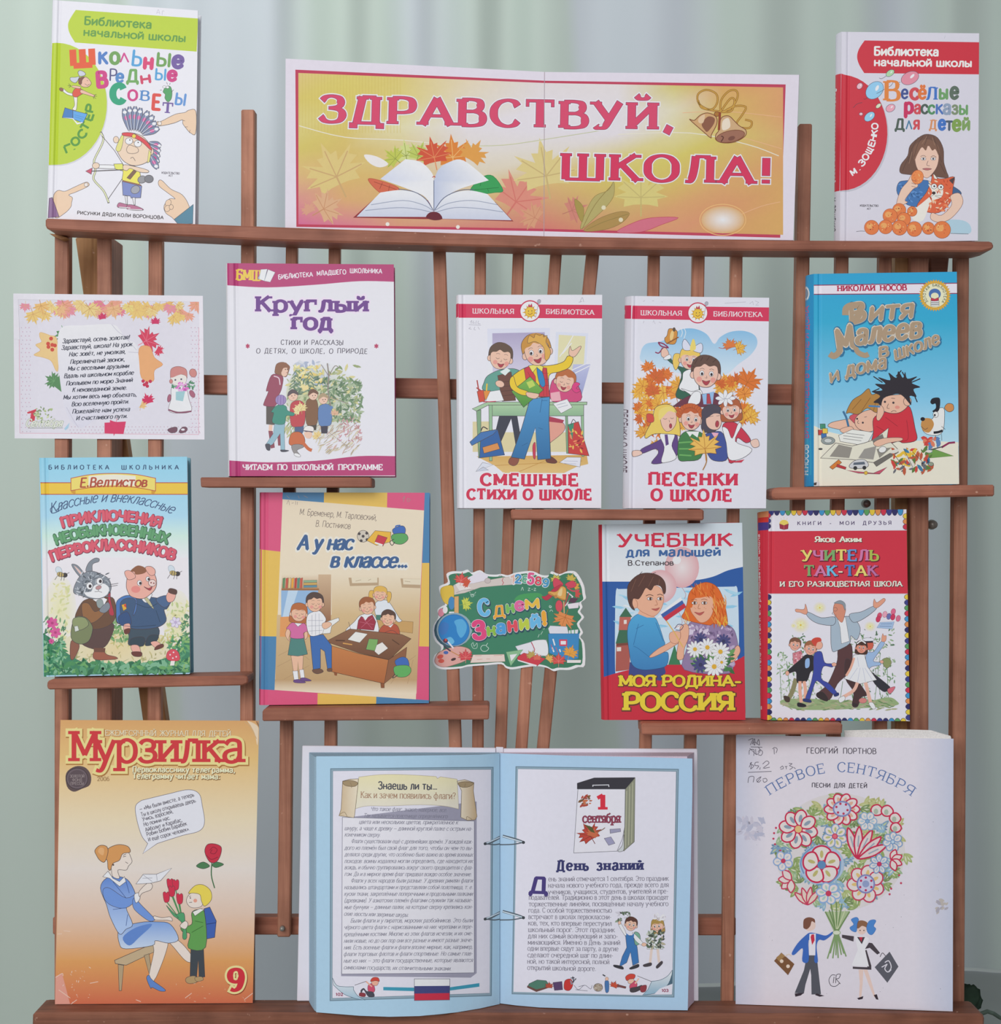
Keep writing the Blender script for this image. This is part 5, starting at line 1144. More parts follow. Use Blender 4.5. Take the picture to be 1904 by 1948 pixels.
    A.B('#e6c030', '520 985 560 940 630 900 700 890 760 890 830 880 880 860 905 825 940 840 915 900 850 930 780 955 770 1090 640 1085 600 1080 545 1040', INK, 3.5)
    A.P('#c43a44', '615 910 650 890 690 960 700 1100 640 1060', INK, 2.5).P('#c43a44', '722 900 765 905 785 1095 715 1095', INK, 2.5).lines('#8a2a34', 2.5, '640 930 690 1040', '730 940 778 940', '724 980 780 980', '722 1020 782 1020', '740 910 745 1090', '762 910 766 1090')
    A.B('#2f7fb4', '700 905 735 930 755 1010 735 1030 712 990', INK, 2.5).P('#efd868', '645 890 672 935 700 900 735 930 742 895 700 880', INK, 2.5)
    A.P(('#7ab04c', '#4a8a3c', 960, 1160), '532 1060 655 962 742 1050 612 1165', INK, 3).P('#b8cc5c', '630 1000 670 985 690 1020 650 1040').B('#e6c030', '520 985 545 960 570 1030 640 1060 640 1085 590 1080 530 1040', INK, 3).B(sk, '630 1066 680 1070 715 1080 690 1108 640 1096', INK, 2.5)
    A.B(sk, '912 815 920 760 935 790 985 760 990 775 950 830', INK, 2.5)
    A.face_(702, 800, 92, sk, '#c08a3c', 'boy', -.5, INK, 3, 2, 1, -12).B('#d4a44c', '640 740 650 690 680 705 690 680 720 690 740 680 745 700 768 690 760 735 790 790 780 840 755 850 745 770 690 730', INK, 2.5)
    # paper, bags, plane
    A.P('#e4e8ee', '806 1140 900 1110 935 1165 860 1205', INK, 2).lines('#9aa0b0', 3, '830 1150 890 1135', '840 1168 905 1150')
    A.P('#2f5f9a', '330 1330 440 1310 486 1480 320 1500', INK, 3).P('#3f6fa8', '256 1395 330 1330 440 1312 410 1345 270 1418', INK, 3).P('#d08a4c', '340 1430 440 1400 455 1440 350 1470', INK, 2.5).L_(INK, 7, '330 1320 345 1295 375 1310')
    A.P('#c23f3c', '905 1280 975 1260 1045 1486 908 1470', INK, 3).P('#3f8a6c', '905 1280 945 1270 935 1380').scatter(['#e08a5c', '#8a2a30', '#e4b858'], 915, 1310, 1010, 1460, 22, 14).L_(INK, 4, '925 1280 940 1245 960 1265')
    A.P('#dadae2', '850 1530 900 1495 992 1496 985 1560', INK, 2).lines('#a8a8b8', 2.5, '880 1520 970 1522', '870 1535 960 1540').P('#d3d6de', '296 1590 340 1530 412 1545', INK, 2).P('#c2c6d2', '296 1590 345 1560 380 1580', INK, 2)
    kw = dict(wv=3.1, wh=2.2, serif=.3, st=1.2, gap=2.1)
    A.T('СМЕШНЫЕ', 330, 1680, 972, 1682, 74, '#c92f4e', out=[('#f0e4e4', 1.6)], **kw); A.T('СТИХИ О ШКОЛЕ', 240, 1774, 1060, 1776, 66, '#c92f4e', spw=5, **kw)
LIBRED = '#cb3456'
def spine_lib(A): A.P(LIBRED, '862 577 872 577 872 603 862 603')
book('white hardcover with a red band and a boy reciting at a school desk', '872,560.7 1145.4,560.7 1143.5,968 873.8,968', '#dddce2', art_smesh, T=.010, on=5, yb=-.028, hinge=.036, spine=spine_lib)

def art_pes(A):
    A.fr(1160, 440, 3.479)
    A.P('#cb3456', '150 492 1056 504 1056 596 146 580')
    A.T('ШКОЛЬНАЯ', 204, 554, 476, 558, 31, '#efe4e6', wv=1.7, wh=1.1, serif=.8, gap=1.5); A.T('БИБЛИОТЕКА', 686, 562, 1008, 566, 31, '#efe4e6', wv=1.7, wh=1.1, serif=.8, gap=1.5)
    badge(A, 582, 540, 70)
    A.lines('#b4b1ba', 3, '220 465 232 458', '280 462 292 460', '344 464 348 470', '760 476 900 468', '925 480 945 464 950 488', '960 460 985 470 965 490 985 488', '222 608 226 592', '285 604 290 590 300 612', '325 600 340 608', sm=0)
    # heart shaped sky
    A.P(('#7fb4d6', '#c3d6e4', 640, 920), smooth([(690, 745), (730, 700), (800, 665), (890, 660), (960, 690), (975, 750), (930, 820), (850, 880), (760, 950), (600, 960), (420, 930), (220, 870), (205, 800), (240, 745), (330, 730), (400, 700), (470, 650), (560, 645), (640, 680)], True))
    R = random.Random(3); oc = ['#d9762c', '#e08f3c', '#dfa53c', '#c9602a', '#e2b048', '#d4702c', '#dca23e']
    for k in range(46):
        x, y = R.uniform(190, 470), R.uniform(880, 1330)
        if x-190 > (y-830)*1.6 and y < 960: continue
        A.maple(R.choice(oc), x, y, R.uniform(55, 85), R.uniform(0, 360), None, 0, '#b06024')
    for k in range(26): A.maple(R.choice(oc), R.uniform(720, 930), R.uniform(990, 1250), R.uniform(50, 80), R.uniform(0, 360), None, 0, '#b06024')
    for x, y, r, ro in ((255, 905, 60, 20), (190, 1165, 48, 50), (200, 1240, 48, 100), (225, 1335, 70, 30), (910, 1000, 110, -30), (890, 1200, 95, -140), (930, 1230, 75, -60), (310, 1420, 55, 0)): A.maple(R.choice(oc), x, y, r, ro, '#b46a24', 2, '#b06024')
    A.maple('#e2b048', 850, 775, 62, -70, '#a8682c', 2.5, '#a8682c').maple('#d4763c', 795, 760, 60, 20, '#a8682c', 2).L_('#a85a5c', 4, '720 770 750 775 800 770')
    sk = '#e8b8a4'
    # bell
    A.B('#c98a3c', '392 645 440 655 446 690 430 745 375 740 362 710 378 690', INK, 3).E('#e8c07c', 410, 690, 12, 34, 10).L_('#8a5428', 8, '375 745 455 700').E('#5a4a3c', 425, 650, 10, 14).L_('#8a2f54', 9, '320 735 355 745 385 770 340 760 320 735', 1).L_('#8a2f54', 8, '350 770 325 805 300 800').lines('#dce6ee', 4, '470 700 480 670 470 640', '490 710 502 670 490 640')
    # upper girl
    A.B('#2f5f4a', '395 830 430 880 480 900 540 920 600 1060 560 1110 440 1100 460 1010 470 930 380 850', INK, 3).B(sk, '345 830 340 790 365 770 388 800 385 835', INK, 2.5).B('#ece8ee', '355 840 395 815 405 840 370 850', INK, 2)
    A.B('#e6e4ec', '490 930 560 920 590 1050 560 1070 460 1045 480 980', INK, 2.5).B('#ecebf2', '470 1040 540 1060 600 1050 610 1100 560 1150 520 1140 540 1090', INK, 2.5)
    A.face_(528, 850, 66, sk, '#e2bf5c', 'tails', .2, INK, 2.5, 2, 1, 5).B('#d2d4e6', '540 780 500 715 480 740 490 785', INK, 2.5).B('#d2d4e6', '545 782 600 740 615 770 600 805', INK, 2.5).B('#e4cc6c', '530 785 545 720 560 720 568 780', None)
    # tall boy
    A.B('#6a3444', '430 1150 520 1090 600 1080 700 1070 740 1120 700 1160 450 1160', INK, 3).P('#8fb4d8', '610 1080 690 1060 680 1145 620 1145').P('#b03f4c', '642 1075 660 1075 672 1142 640 1142', INK, 2).B('#eceaf0', '530 1100 560 1062 600 1070 590 1140 520 1145', INK, 2.5)
    A.face_(634, 945, 92, sk, '#5f463c', 'boy', .25, INK, 3, 2, 1, 4).lines('#4a342c', 5, '560 880 580 845', '600 860 615 832', '640 856 660 830', '680 868 705 845', '560 900 548 890')
    # front row: four singers
    A.B('#5c3f7c', '380 1330 440 1330 445 1480 360 1530 275 1535 320 1470 300 1440 215 1470 210 1440 330 1380', INK, 3).B('#e6e4ee', '330 1345 400 1330 430 1350 410 1420 440 1500 370 1530 340 1520 360 1430', INK, 2.5).P('#5c3f7c', '362 1345 382 1345 390 1410 370 1420').B('#e8bfae', '150 1455 195 1450 215 1470 190 1485 152 1490', INK, 2.5)
    A.B('#e0c25c', '300 1170 360 1145 420 1160 455 1230 465 1350 430 1345 300 1340 240 1370 235 1340 280 1250', INK, 3).B(sk, '345 1200 430 1190 440 1260 415 1310 375 1325 345 1290 335 1240', INK, 2.5).B('#e6cc70', '325 1250 330 1180 400 1160 432 1200 390 1190 350 1230').lines(INK, 2.5, '352 1238 366 1244 378 1238', '400 1234 412 1240 422 1234', '392 1250 396 1264').E('#a83d48', 402, 1288, 9, 16, 0, INK, 2).B('#c94a3c', '245 1210 285 1215 290 1260 250 1260', INK, 2)
    A.B('#3f7a44', '470 1350 520 1320 600 1330 625 1380 600 1500 510 1520 455 1510 450 1420', INK, 3).lines('#6aa85c', 9, '455 1400 530 1395 610 1400', '458 1440 540 1440 612 1442', '460 1480 540 1485').P('#e0e4dc', '505 1325 530 1360 545 1340 580 1365 590 1325')
    A.face_(538, 1245, 74, sk, '#b8582c', 'boy', .3, INK, 3, 2, 1, 6)
    for k in range(26):
        a = math.pi*(1.02+.96*k/25); A.E('#c2602e', 532+(78+10*(k % 2))*math.cos(a)*.92, 1225+(72)*math.sin(a), 15, 15, 0, '#8a3f24', 1.6, 10)
    A.B('#3f5090', '620 1360 680 1330 750 1340 780 1500 700 1520 650 1480', INK, 3).P('#e0a8b8', '670 1330 700 1375 720 1335').B('#4a4450', '610 1250 612 1180 670 1145 730 1165 742 1230 700 1320 630 1330 605 1300', INK, 3).B(sk, '640 1230 690 1205 735 1215 738 1270 715 1310 670 1310 640 1280', INK, 2.5).B('#4a4450', '632 1240 640 1180 700 1160 738 1205 690 1205').lines(INK, 2.5, '655 1228 685 1222', '705 1222 728 1220').E('#a83d48', 710, 1275, 12, 22, 5, INK, 2)
    A.B('#c2344a', '745 1290 790 1260 850 1280 930 1375 900 1400 840 1370 840 1500 790 1530 770 1400', INK, 3).B('#eceaf0', '745 1300 780 1310 810 1370 850 1270 870 1290 830 1390 940 1440 880 1500 790 1510 770 1400', INK, 2.5).P('#c2344a', '780 1530 890 1510 870 1530').B('#e8bfae', '930 1390 975 1375 988 1420 950 1430', INK, 2.5)
    A.face_(802, 1185, 64, sk, '#a85c38', 'girl', 0, INK, 2.5, 2, 1, -4)
    for k in range(8): 
        a = k*.785; A.E('#e2e4ee', 765+36*math.cos(a), 1105+26*math.sin(a), 30, 13, math.degrees(a), '#7a7a8c', 2)
    A.maple('#e2b458', 630, 1440, 130, 5, '#a8742c', 3, '#b98038').L_('#a8742c', 6, '632 1450 640 1520 615 1580')
    kw = dict(wv=3.1, wh=2.2, serif=.3, st=1.2, gap=2.1)
    A.T('ПЕСЕНКИ', 258, 1678, 842, 1682, 78, '#c92f4e', **kw); A.T('О ШКОЛЕ', 276, 1780, 804, 1784, 72, '#c92f4e', spw=5, **kw)
def spine_pes(A):
    A.fr(1160, 440, 3.479)
    A.P(LIBRED, '98 492 150 490 147 580 97 578').E('#c94a60', 108, 535, 9, 16, 0, '#efe4e6', 3)
    A.T('ПЕСЕНКИ О ШКОЛЕ', 100, 1180, 94, 1600, 26, '#6a5a64', wv=2)
book('white hardcover with a red band, singing children and orange autumn leaves', '1201,563 1463,566.5 1457,969.5 1196,968.5', '#d8d7de', art_pes, T=.013, on=5, yb=-.030, yt=-.0225, b=-.05, hinge=.03, sp='1188.7,567 1185,968', spine=spine_pes)
def art_vitya(A):
    A.fr(1460, 440, 3.477)
    wavy(A, ('#2f9fca', '#35a6c8', 280, 600), '305 283 1252 266', '305 620 1256 620')
    wavy(A, ('#35a6c8', '#7fc0dc', 600, 1100), '305 600 1256 600', '305 1120 1262 1120'); wavy(A, ('#7fc0dc', '#b4d6e4', 1100, 1400), '305 1100 1262 1100', '305 1420 1264 1420')
    A.P('#e3dcc8', smooth([(305, 1285), (420, 1330), (700, 1380), (1000, 1385), (1262, 1395)], False)+[(1267, 1672), (305, 1686)])
    A.P('#8a2f54', '303 354 1254 340 1254 414 303 420').P('#e0dae2', '303 360 1254 346 1254 408 303 414')
    A.T('НИКОЛАЙ НОСОВ', 462, 396, 920, 390, 36, '#b02a4c', wv=2.6, wh=1.7, serif=.8, gap=1.2, spw=7)
    # gold badge: a toothed ring, lettering, a pile of books
    q = []
    for k in range(72):
        a = 2*math.pi*k/72; r = 106 if k % 2 else 92; q.append((1106+r*math.cos(a), 424+r*math.sin(a)))
    A.P('#d9ab3f', q, '#b5843a', 2).E('#c99a3c', 1106, 424, 86, 86).E('#e6deb8', 1106, 424, 80, 80)
    s_ = 'ЗОЛОТАЯ БИБЛИОТЕКА'
    for i, ch in enumerate(s_):
        if ch == ' ': continue
        a = math.radians(-218+i*256/(len(s_)-1)); x, y = 1106+60*math.cos(a), 424+60*math.sin(a); t = a+math.pi/2
        A.T(ch, x-6*math.cos(t), y-6*math.sin(t), x+6*math.cos(t), y+6*math.sin(t), 17, '#3f4a3c', wv=2, wh=1.2)
    A.E('#4a6fa8', 1106, 415, 40, 36, 0, None, 2, 24).E('#e6deb8', 1106, 428, 26, 22)
    for y in (462, 474, 486): A.P('#efece4', [(1080, y), (1134, y-2), (1134, y+7), (1080, y+9)], '#2f3a4c', 2)
    A.P('#c0384a', '1082 440 1106 448 1130 438 1132 456 1106 462 1080 458', '#5a2a34', 2)
    g = '#a99277'; o = [('#2f6f94', 1.5, 3, 4), ('#cfc4b2', .6, -1, -1)]
    kw = dict(wv=2.5, wh=1.8, shear=.22, rnd=1, gap=1.3, out=o)
    A.T('В', 545, 612, 650, 585, 118, g, **kw).L_(g, 44, '550 605 600 560 610 500 560 490 520 510 515 555', 1)
    A.T('итя', 672, 590, 958, 566, 116, g, **kw)
    A.T('М', 470, 800, 575, 760, 138, g, **kw).L_(g, 40, '480 690 475 790 440 825 410 810').L_(g, 34, '570 700 590 790 640 820 668 812')
    A.T('алеев', 584, 748, 1012, 696, 128, g, **kw)
    k2 = dict(kw); k2.update(wv=2.2, wh=1.6)
    A.T('в', 738, 836, 800, 822, 88, g, **k2); A.T('школе', 846, 850, 1140, 742, 82, g, **k2)
    A.T('и', 416, 1000, 476, 978, 76, g, **k2); A.T('дома', 520, 960, 786, 902, 88, g, **k2)
    sk = '#e7b49a'; rd = '#c93440'
    # two boys at their homework
    A.B(sk, '400 1290 430 1262 540 1240 640 1220 660 1300 560 1320 470 1310', INK, 3).B('#c9545c', '540 1230 600 1210 640 1300 600 1290', INK, 2.5)
    A.B(sk, '585 1230 640 1190 720 1180 740 1240 700 1320 620 1316 580 1280', INK, 3).B('#b08040', '520 1200 560 1120 620 1080 668 1040 690 1080 740 1070 742 1150 720 1200 660 1170 600 1210 545 1200', INK, 3).lines('#7a5428', 3, '560 1180 620 1110', '620 1190 680 1100', '700 1190 720 1110')
    A.dots(INK, 7, '592 1240 630 1266').lines(INK, 3, '600 1250 596 1268 606 1272', '640 1230 656 1226')
    A.B(rd, '700 1240 760 1200 820 1190 900 1160 945 1170 975 1300 985 1380 900 1400 860 1390 760 1420 690 1400 700 1330', INK, 3.5).lines('#8f2430', 3, '780 1230 860 1290', '880 1390 930 1370 920 1250', '720 1290 790 1330')
    A.B(sk, '750 1170 770 1100 860 1080 920 1090 930 1150 880 1196 820 1204 770 1190', INK, 3.5).E(sk, 925, 1125, 26, 30, 0, INK, 3)
    A.B('#2f2a30', '700 1130 745 1090 690 1060 760 1050 710 1010 780 1010 730 965 810 985 800 935 850 970 865 925 895 970 910 930 925 975 990 960 950 1000 1010 1030 965 1045 985 1095 940 1090 950 1150 900 1095 860 1075 800 1090 760 1110 750 1170 735 1140', None)
    A.lines('#2f2a30', 7, '760 1000 700 960', '850 960 885 920', '910 965 890 930', '950 1000 1010 975', '960 1060 990 1130', '740 1040 690 1062')
    A.dots(INK, 8, '776 1128 832 1134').lines(INK, 3, '800 1140 790 1168 806 1172', '816 1196 834 1186 852 1192', '760 1104 780 1098', '818 1104 842 1106').E('#dc9080', 858, 1164, 16, 11)
    A.B(sk, '730 1150 760 1160 770 1200 740 1250 720 1240 726 1190', INK, 2.5).L_('#4a7fae', 11, '668 1155 745 1160', 0).L_('#3f6f94', 14, '500 1190 520 1230 545 1330', 0)
    A.B(sk, '480 1310 545 1290 570 1310 560 1336 500 1334', INK, 2.5)
    # books and toys on the table
    A.P('#e6e4d8', '470 1350 560 1310 700 1330 650 1420 480 1390', INK, 2.5).lines('#6a6a6c', 3, '520 1335 640 1350', '500 1352 630 1368', '500 1370 620 1386')
    A.P('#dcd8c4', '350 1500 450 1400 560 1420 640 1400 700 1380 800 1300 790 1370 860 1440 700 1530 560 1510', INK, 3.5).P('#8f8a80', '470 1410 560 1430 540 1500 410 1490').P('#77736c', '690 1380 760 1340 770 1370 700 1400').P('#96928a', '640 1440 720 1420 700 1510 600 1500').P('#8b877c', '720 1440 820 1430 740 1500').P('#6f6b64', '700 1530 860 1440 865 1462 720 1556', INK, 2)
    A.B(sk, '700 1400 760 1370 880 1365 885 1385 800 1400 730 1424', INK, 2.5)
    A.P('#c25468', '520 1580 700 1600 790 1560 740 1606 600 1600', INK, 2.5).B('#c9c9c9', '540 1550 580 1515 640 1510 668 1545 640 1566 560 1568', INK, 3).P('#5a6470', '570 1530 640 1524 646 1542 566 1546').E('#333', 580, 1566, 13, 13).E('#333', 640, 1564, 13, 13)
    A.P('#d07a34', '410 1560 470 1510 490 1530 430 1575', INK, 2.5).P('#b83a3c', '460 1540 520 1560 515 1576 455 1558', INK, 2)
    for x, y, c in ((365, 1290, '#3f8a6c'), (352, 1330, '#c0443c'), (372, 1352, '#3f6fa8'), (380, 1320, '#e0c04c')): A.P(c, [(x-18, y-16), (x+16, y-16), (x+18, y+16), (x-16, y+18)], INK, 2.5)
    A.E('#8f9894', 400, 1385, 46, 26, 0, INK, 2.5).E('#c4c8c4', 400, 1385, 26, 14, 0, INK, 2)
    A.P('#6f9a4c', '1100 1440 1230 1486 1030 1504', INK, 2.5).L_('#8a2f54', 13, '1150 1430 1200 1400 1240 1396', 0).L_('#3a3a40', 7, '1020 1460 1160 1424', 0)
    A.scatter(['#c9443c', '#e0b83c', '#3f7a9a', '#5a7a3c', '#b85a3c', '#d8d4c8', '#6a6a70'], 830, 1440, 1080, 1590, 85, 26, .45).scatter(['#c9443c', '#5a7fae', '#d87a5c'], 1010, 1370, 1130, 1430, 16, 24, .7)
    A.lines(INK, 3, '840 1480 900 1560', '900 1440 960 1560', '960 1460 1040 1540', '1040 1550 1060 1520').E('#8f9a84', 1080, 1540, 18, 13, 0, INK, 2.5).E('#d8b040', 650, 1598, 12, 12, 0, INK, 2).E('#4a4a4a', 350, 1440, 14, 7).E('#e8e6dc', 760, 1444, 26, 20, -20, INK, 2.5)
    # spotted dog
    A.B('#e8e2dc', '1090 1240 1120 1180 1165 1170 1170 1240 1160 1320 1120 1350 1050 1340 1020 1300 1030 1255', INK, 3).B('#c08a4c', '1030 1240 1080 1240 1100 1280 1070 1330 1030 1320 1014 1280').E('#23232a', 1026, 1242, 15, 13)
    A.B('#23232a', '1076 1130 1090 1105 1130 1100 1142 1120 1135 1180 1110 1200 1090 1190 1112 1170 1110 1140 1090 1145').B('#c98a50', '1170 1170 1190 1140 1225 1145 1230 1180 1200 1195', INK, 3).E('#e8e2dc', 1112, 1212, 18, 20, 0, INK, 2.5).E('#23232a', 1106, 1216, 6, 8).L_('#23232a', 16, '1098 1332 1130 1328 1158 1318').lines(INK, 2.5, '1016 1290 1040 1310 1060 1300', '1150 1290 1175 1310', '1150 1340 1152 1384', '1110 1350 1114 1372')
    A.B('#d8d4d0', '282 1660 310 1650 345 1662 340 1684 290 1686').P('#4a3c36', '304 1664 326 1660 322 1680 306 1680')
def spine_vitya(A):
    A.fr(1460, 440, 3.477)
    A.P(('#2f98cc', '#2f90c4', 280, 1690), '253 300 305 283 305 1690 240 1690').E('#dfe4ea', 272, 412, 19, 47, 0, None, 2).E('#7f97ae', 272, 412, 11, 30, 0, '#3a4a60', 2)
    A.T('ВИТЯ МАЛЕЕВ В ШКОЛЕ И ДОМА', 286, 1370, 288, 495, 26, '#c25a84', wv=2.2, serif=.4)
    A.T('Н.НОСОВ', 284, 1612, 285, 1412, 26, '#dfe4ea', wv=2.4, serif=.4)
book('thick sky blue hardcover with gold lettering and two boys doing homework', '1548,521 1820,517 1824.4,921.5 1548,925', '#3aa4c8', art_vitya, T=.020, on=2, yb=-.034, yt=-.0305, b=-.05, hinge=.04, r=5, sp='1532,527 1529.5,925.5', spine=spine_vitya)

def art_velt(A):
    A.fr(40, 840, 3.896)
    wavy(A, ('#8cc6da', '#a6cfe0', 120, 560), '137 120 1232 112', '150 560 1240 560'); wavy(A, ('#a6cfe0', '#c6e0d4', 560, 700), '150 555 1240 555', '155 700 1240 700'); wavy(A, ('#c6e0d4', '#e0dfe4', 700, 860), '155 700 1240 700', '157 870 1240 870'); wavy(A, '#e0dcde', '157 860 1240 860', '163 1500 1250 1500')
    A.T('БИБЛИОТЕКА', 204, 206, 652, 206, 31, '#2f4a6a', wv=2.2, gap=6); A.T('ШКОЛЬНИКА', 744, 206, 1168, 206, 31, '#2f4a6a', wv=2.2, gap=6)
    A.P('#b0443c', '143 302 1235 302 1236 394 147 394').P('#e2bd3f', '143 308 1235 308 1236 388 147 388')
    A.P('#c9942c', '370 365 404 345 404 392 374 380').P('#c9942c', '995 368 966 345 966 392 992 384')
    A.P('#e8cf6a', smooth([(370, 272), (520, 244), (685, 236), (850, 244), (997, 272)], False)+smooth([(997, 366), (850, 340), (685, 332), (520, 340), (370, 364)], False), '#b0443c', 5).P('#e6dcc8', smooth([(500, 256), (685, 244), (850, 256)], False)+smooth([(850, 330), (685, 322), (500, 330)], False))
    A.T('Е.Велтистов', 436, 338, 930, 334, 66, '#a8452f', wv=2, wh=1.6, shear=.18, rnd=1, arc=3)
    A.T('Классные и внеклассные', 222, 534, 1118, 536, 74, '#3f5578', wv=1.1, wh=.9, shear=.35, arc=88, gap=.6)
    A.L_('#3f5578', 6, '300 500 270 520 230 530 218 500 240 480').lines('#3f5578', 6, '262 510 330 440')
    kw = dict(wv=3, wh=2.4, rnd=1, gap=1.3)
    A.T('ПРИКЛЮЧЕНИЯ', 308, 634, 1030, 632, 66, '#d05a6a', arc=52, out=[('#6f3f54', 1.4, 2, 2), ('#c23a50', .6)], **kw)
    A.T('НЕОБЫКНОВЕННЫХ', 262, 760, 1080, 752, 66, '#5f9a6a', arc=70, out=[('#2f5040', 1.4, 2, 2), ('#3f7a50', .6)], **kw)
    A.T('ПЕРВОКЛАССНИКОВ', 230, 884, 1130, 876, 68, '#d05a6a', arc=82, out=[('#6f3f54', 1.4, 2, 2), ('#c23a50', .6)], **kw)
    # meadow
    A.R('#dcd9a8', '#e0dcd4', 290, 1250, 120, 260).R('#dcd8a4', '#e0dcd4', 1160, 1330, 110, 230).scatter(['#d6d2a0', '#e2dcb4', '#c9cc94'], 210, 1050, 360, 1460, 80, 20).scatter(['#d2d098', '#dcd8ac', '#b8c488'], 1080, 1190, 1240, 1450, 70, 20)
    A.R('#dccb9c', '#d9d3b4', 700, 1540, 420, 170).scatter(['#c9b87c', '#b8b878', '#d8cc98'], 640, 1420, 1150, 1530, 80, 24, .3)
    A.scatter(['#7fa46a', '#5f9458', '#93b07c'], 640, 1290, 800, 1480, 60, 22).scatter(['#c2b884', '#a8a470'], 300, 1560, 1140, 1620, 50, 18, .3)
    A.P('#3f8060', smooth([(165, 1420), (250, 1480), (330, 1560), (480, 1640), (700, 1650), (900, 1640), (1080, 1600), (1180, 1520), (1250, 1440)], False)+[(1253, 1713), (170, 1733)])
    A.scatter(['#3f7f5a', '#5a9a70', '#2f6a4c', '#7ab08c', '#4a8a58', '#6aa464', '#8fb890'], 168, 1480, 330, 1725, 120, 30, .35); A.scatter(['#3f7f5a', '#5a9a70', '#2f6a4c', '#7ab08c', '#4a8a58', '#6aa464'], 330, 1640, 1245, 1712, 200, 34, .5); A.scatter(['#3f7f5a', '#5a9a70', '#2f6a4c', '#6aa464', '#8ab46c'], 1090, 1450, 1246, 1700, 90, 26, .35); A.scatter(['#4a7a58', '#6a9a70'], 165, 1290, 330, 1500, 50, 20, .3, up=-60); A.scatter(['#4a7a58', '#6a9a70'], 1190, 1290, 1246, 1450, 26, 18, .35)
    A.lines('#4f8f5c', 7, '360 1650 420 1580', '430 1660 520 1590', '250 1600 290 1500', '640 1690 800 1610', '900 1690 960 1600', '560 1700 600 1620', taper=1)
    for x, y, r in ((232, 1345, 44), (255, 1415, 42), (225, 1480, 22)): A.daisy('#cf5a94', '#b03f78', x, y, r, 6, None, 1, .3, .32)
    A.daisy('#d8d0e0', '#b9a8c8', 1145, 1340, 42, 6, '#9a8ab0', 2, .2, .32)
    A.B('#d0505c', '1080 1610 1085 1560 1125 1538 1165 1560 1176 1615 1130 1628', '#7a3038', 2.5).dots('#efdcdc', 6, '1105 1580 1130 1562 1150 1595 1125 1605').P('#e2e0d8', '1110 1626 1140 1626 1135 1660 1104 1660')
    for x, y in ((300, 985), (1135, 975)):
        A.E('#c9d4da', x-20, y-30, 30, 22, 60, '#6a7a88', 2).E('#3f3c3c', x+25, y+5, 20, 18).E('#b8a468', x-8, y, 26, 18, 15, INK, 2).lines(INK, 5, [(x-14, y-14), (x-20, y+16)], [(x+4, y-14), (x, y+18)]).lines(INK, 3.5, [(x+5, y+15), (x-5, y+45)], [(x+20, y+20), (x+18, y+45)], [(x+40, y-5), (x+58, y-15)], [(x-30, y+10), (x-50, y+40)])
    # rabbit with a brown coat
    fur = '#7f868e'
    A.B('#5a4440', '480 1370 600 1340 690 1360 640 1500 560 1540 450 1500 440 1420', INK, 3).B('#8a5a48', '370 1480 420 1490 430 1530 390 1612 365 1600', INK, 3).B('#9a5c48', '540 1560 600 1550 640 1580 700 1595 705 1612 550 1616', INK, 3).P('#6f4a3c', '538 1530 625 1530 622 1562 540 1560')
    A.B('#6a4c38', '445 1200 500 1165 620 1150 690 1170 700 1300 640 1370 520 1390 440 1330 400 1300', INK, 3).B('#8f6440', '450 1210 500 1200 545 1260 600 1240 620 1270 540 1340 470 1330', INK, 3)
    A.P('#e8e6e6', '530 1170 600 1150 640 1170 600 1240 560 1190', INK, 2).B('#8f9a98', '560 1180 600 1170 610 1230 570 1230', INK, 2).B('#b03a4a', '640 1110 660 1100 665 1180 690 1280 655 1280 650 1200', INK, 2.5).B(fur, '580 1250 640 1190 660 1230 620 1270', INK, 2.5)
    A.B('#77805a', '395 1310 470 1300 520 1350 530 1400 500 1480 430 1500 370 1450', INK, 3.5).B('#8a9468', '390 1310 470 1305 500 1360 430 1400 385 1370', INK, 3).P('#cfd4cc', '395 1370 420 1365 430 1400 400 1410', INK, 2)
    A.B(fur, '445 1010 400 960 375 910 420 920 470 980 480 1010', INK, 3).B('#d8b8b0', '440 985 405 940 395 920 430 950 460 990').B(fur, '480 960 500 900 545 865 578 868 575 890 530 910 525 970', INK, 3)
    A.B(fur, '400 1060 445 990 520 960 600 985 650 1020 668 1080 650 1130 600 1160 520 1165 440 1140 390 1120', INK, 3).scatter(['#5f666e', '#a4aab0', '#4c5258', '#c4c8cc'], 410, 970, 655, 1150, 110, 18, .25)
    A.B('#e6e4e4', '540 1070 600 1050 650 1080 640 1130 580 1160 500 1150 470 1120 520 1110').E('#f0eef0', 508, 1070, 24, 27, 0, INK, 2.5).E('#f0eef0', 582, 1036, 24, 27, 0, INK, 2.5).E('#3a3234', 512, 1072, 11, 13).E('#3a3234', 588, 1036, 11, 13).E('#b88a8a', 574, 1082, 22, 14, -20, INK, 2).lines(INK, 3, '575 1095 570 1110 545 1112', '572 1108 600 1118', '660 1060 720 1050', '650 1075 715 1065')
    # pig in a blue suit
    pk = '#e6a898'
    A.B('#40505c', '800 1390 1000 1370 1020 1440 960 1480 900 1490 800 1510 800 1440', INK, 3).B('#36444e', '820 1460 910 1450 905 1515 810 1505', INK, 3).B('#36444e', '950 1440 1020 1440 985 1500 920 1510', INK, 3).B(pk, '815 1512 870 1512 885 1570 830 1560', INK, 2.5).B('#6a3c34', '820 1560 890 1560 890 1592 835 1590', INK, 2.5).B(pk, '960 1490 1005 1480 1040 1510 1000 1530', INK, 2.5).B('#6a3c34', '1005 1515 1050 1500 1052 1525 990 1545', INK, 2.5)
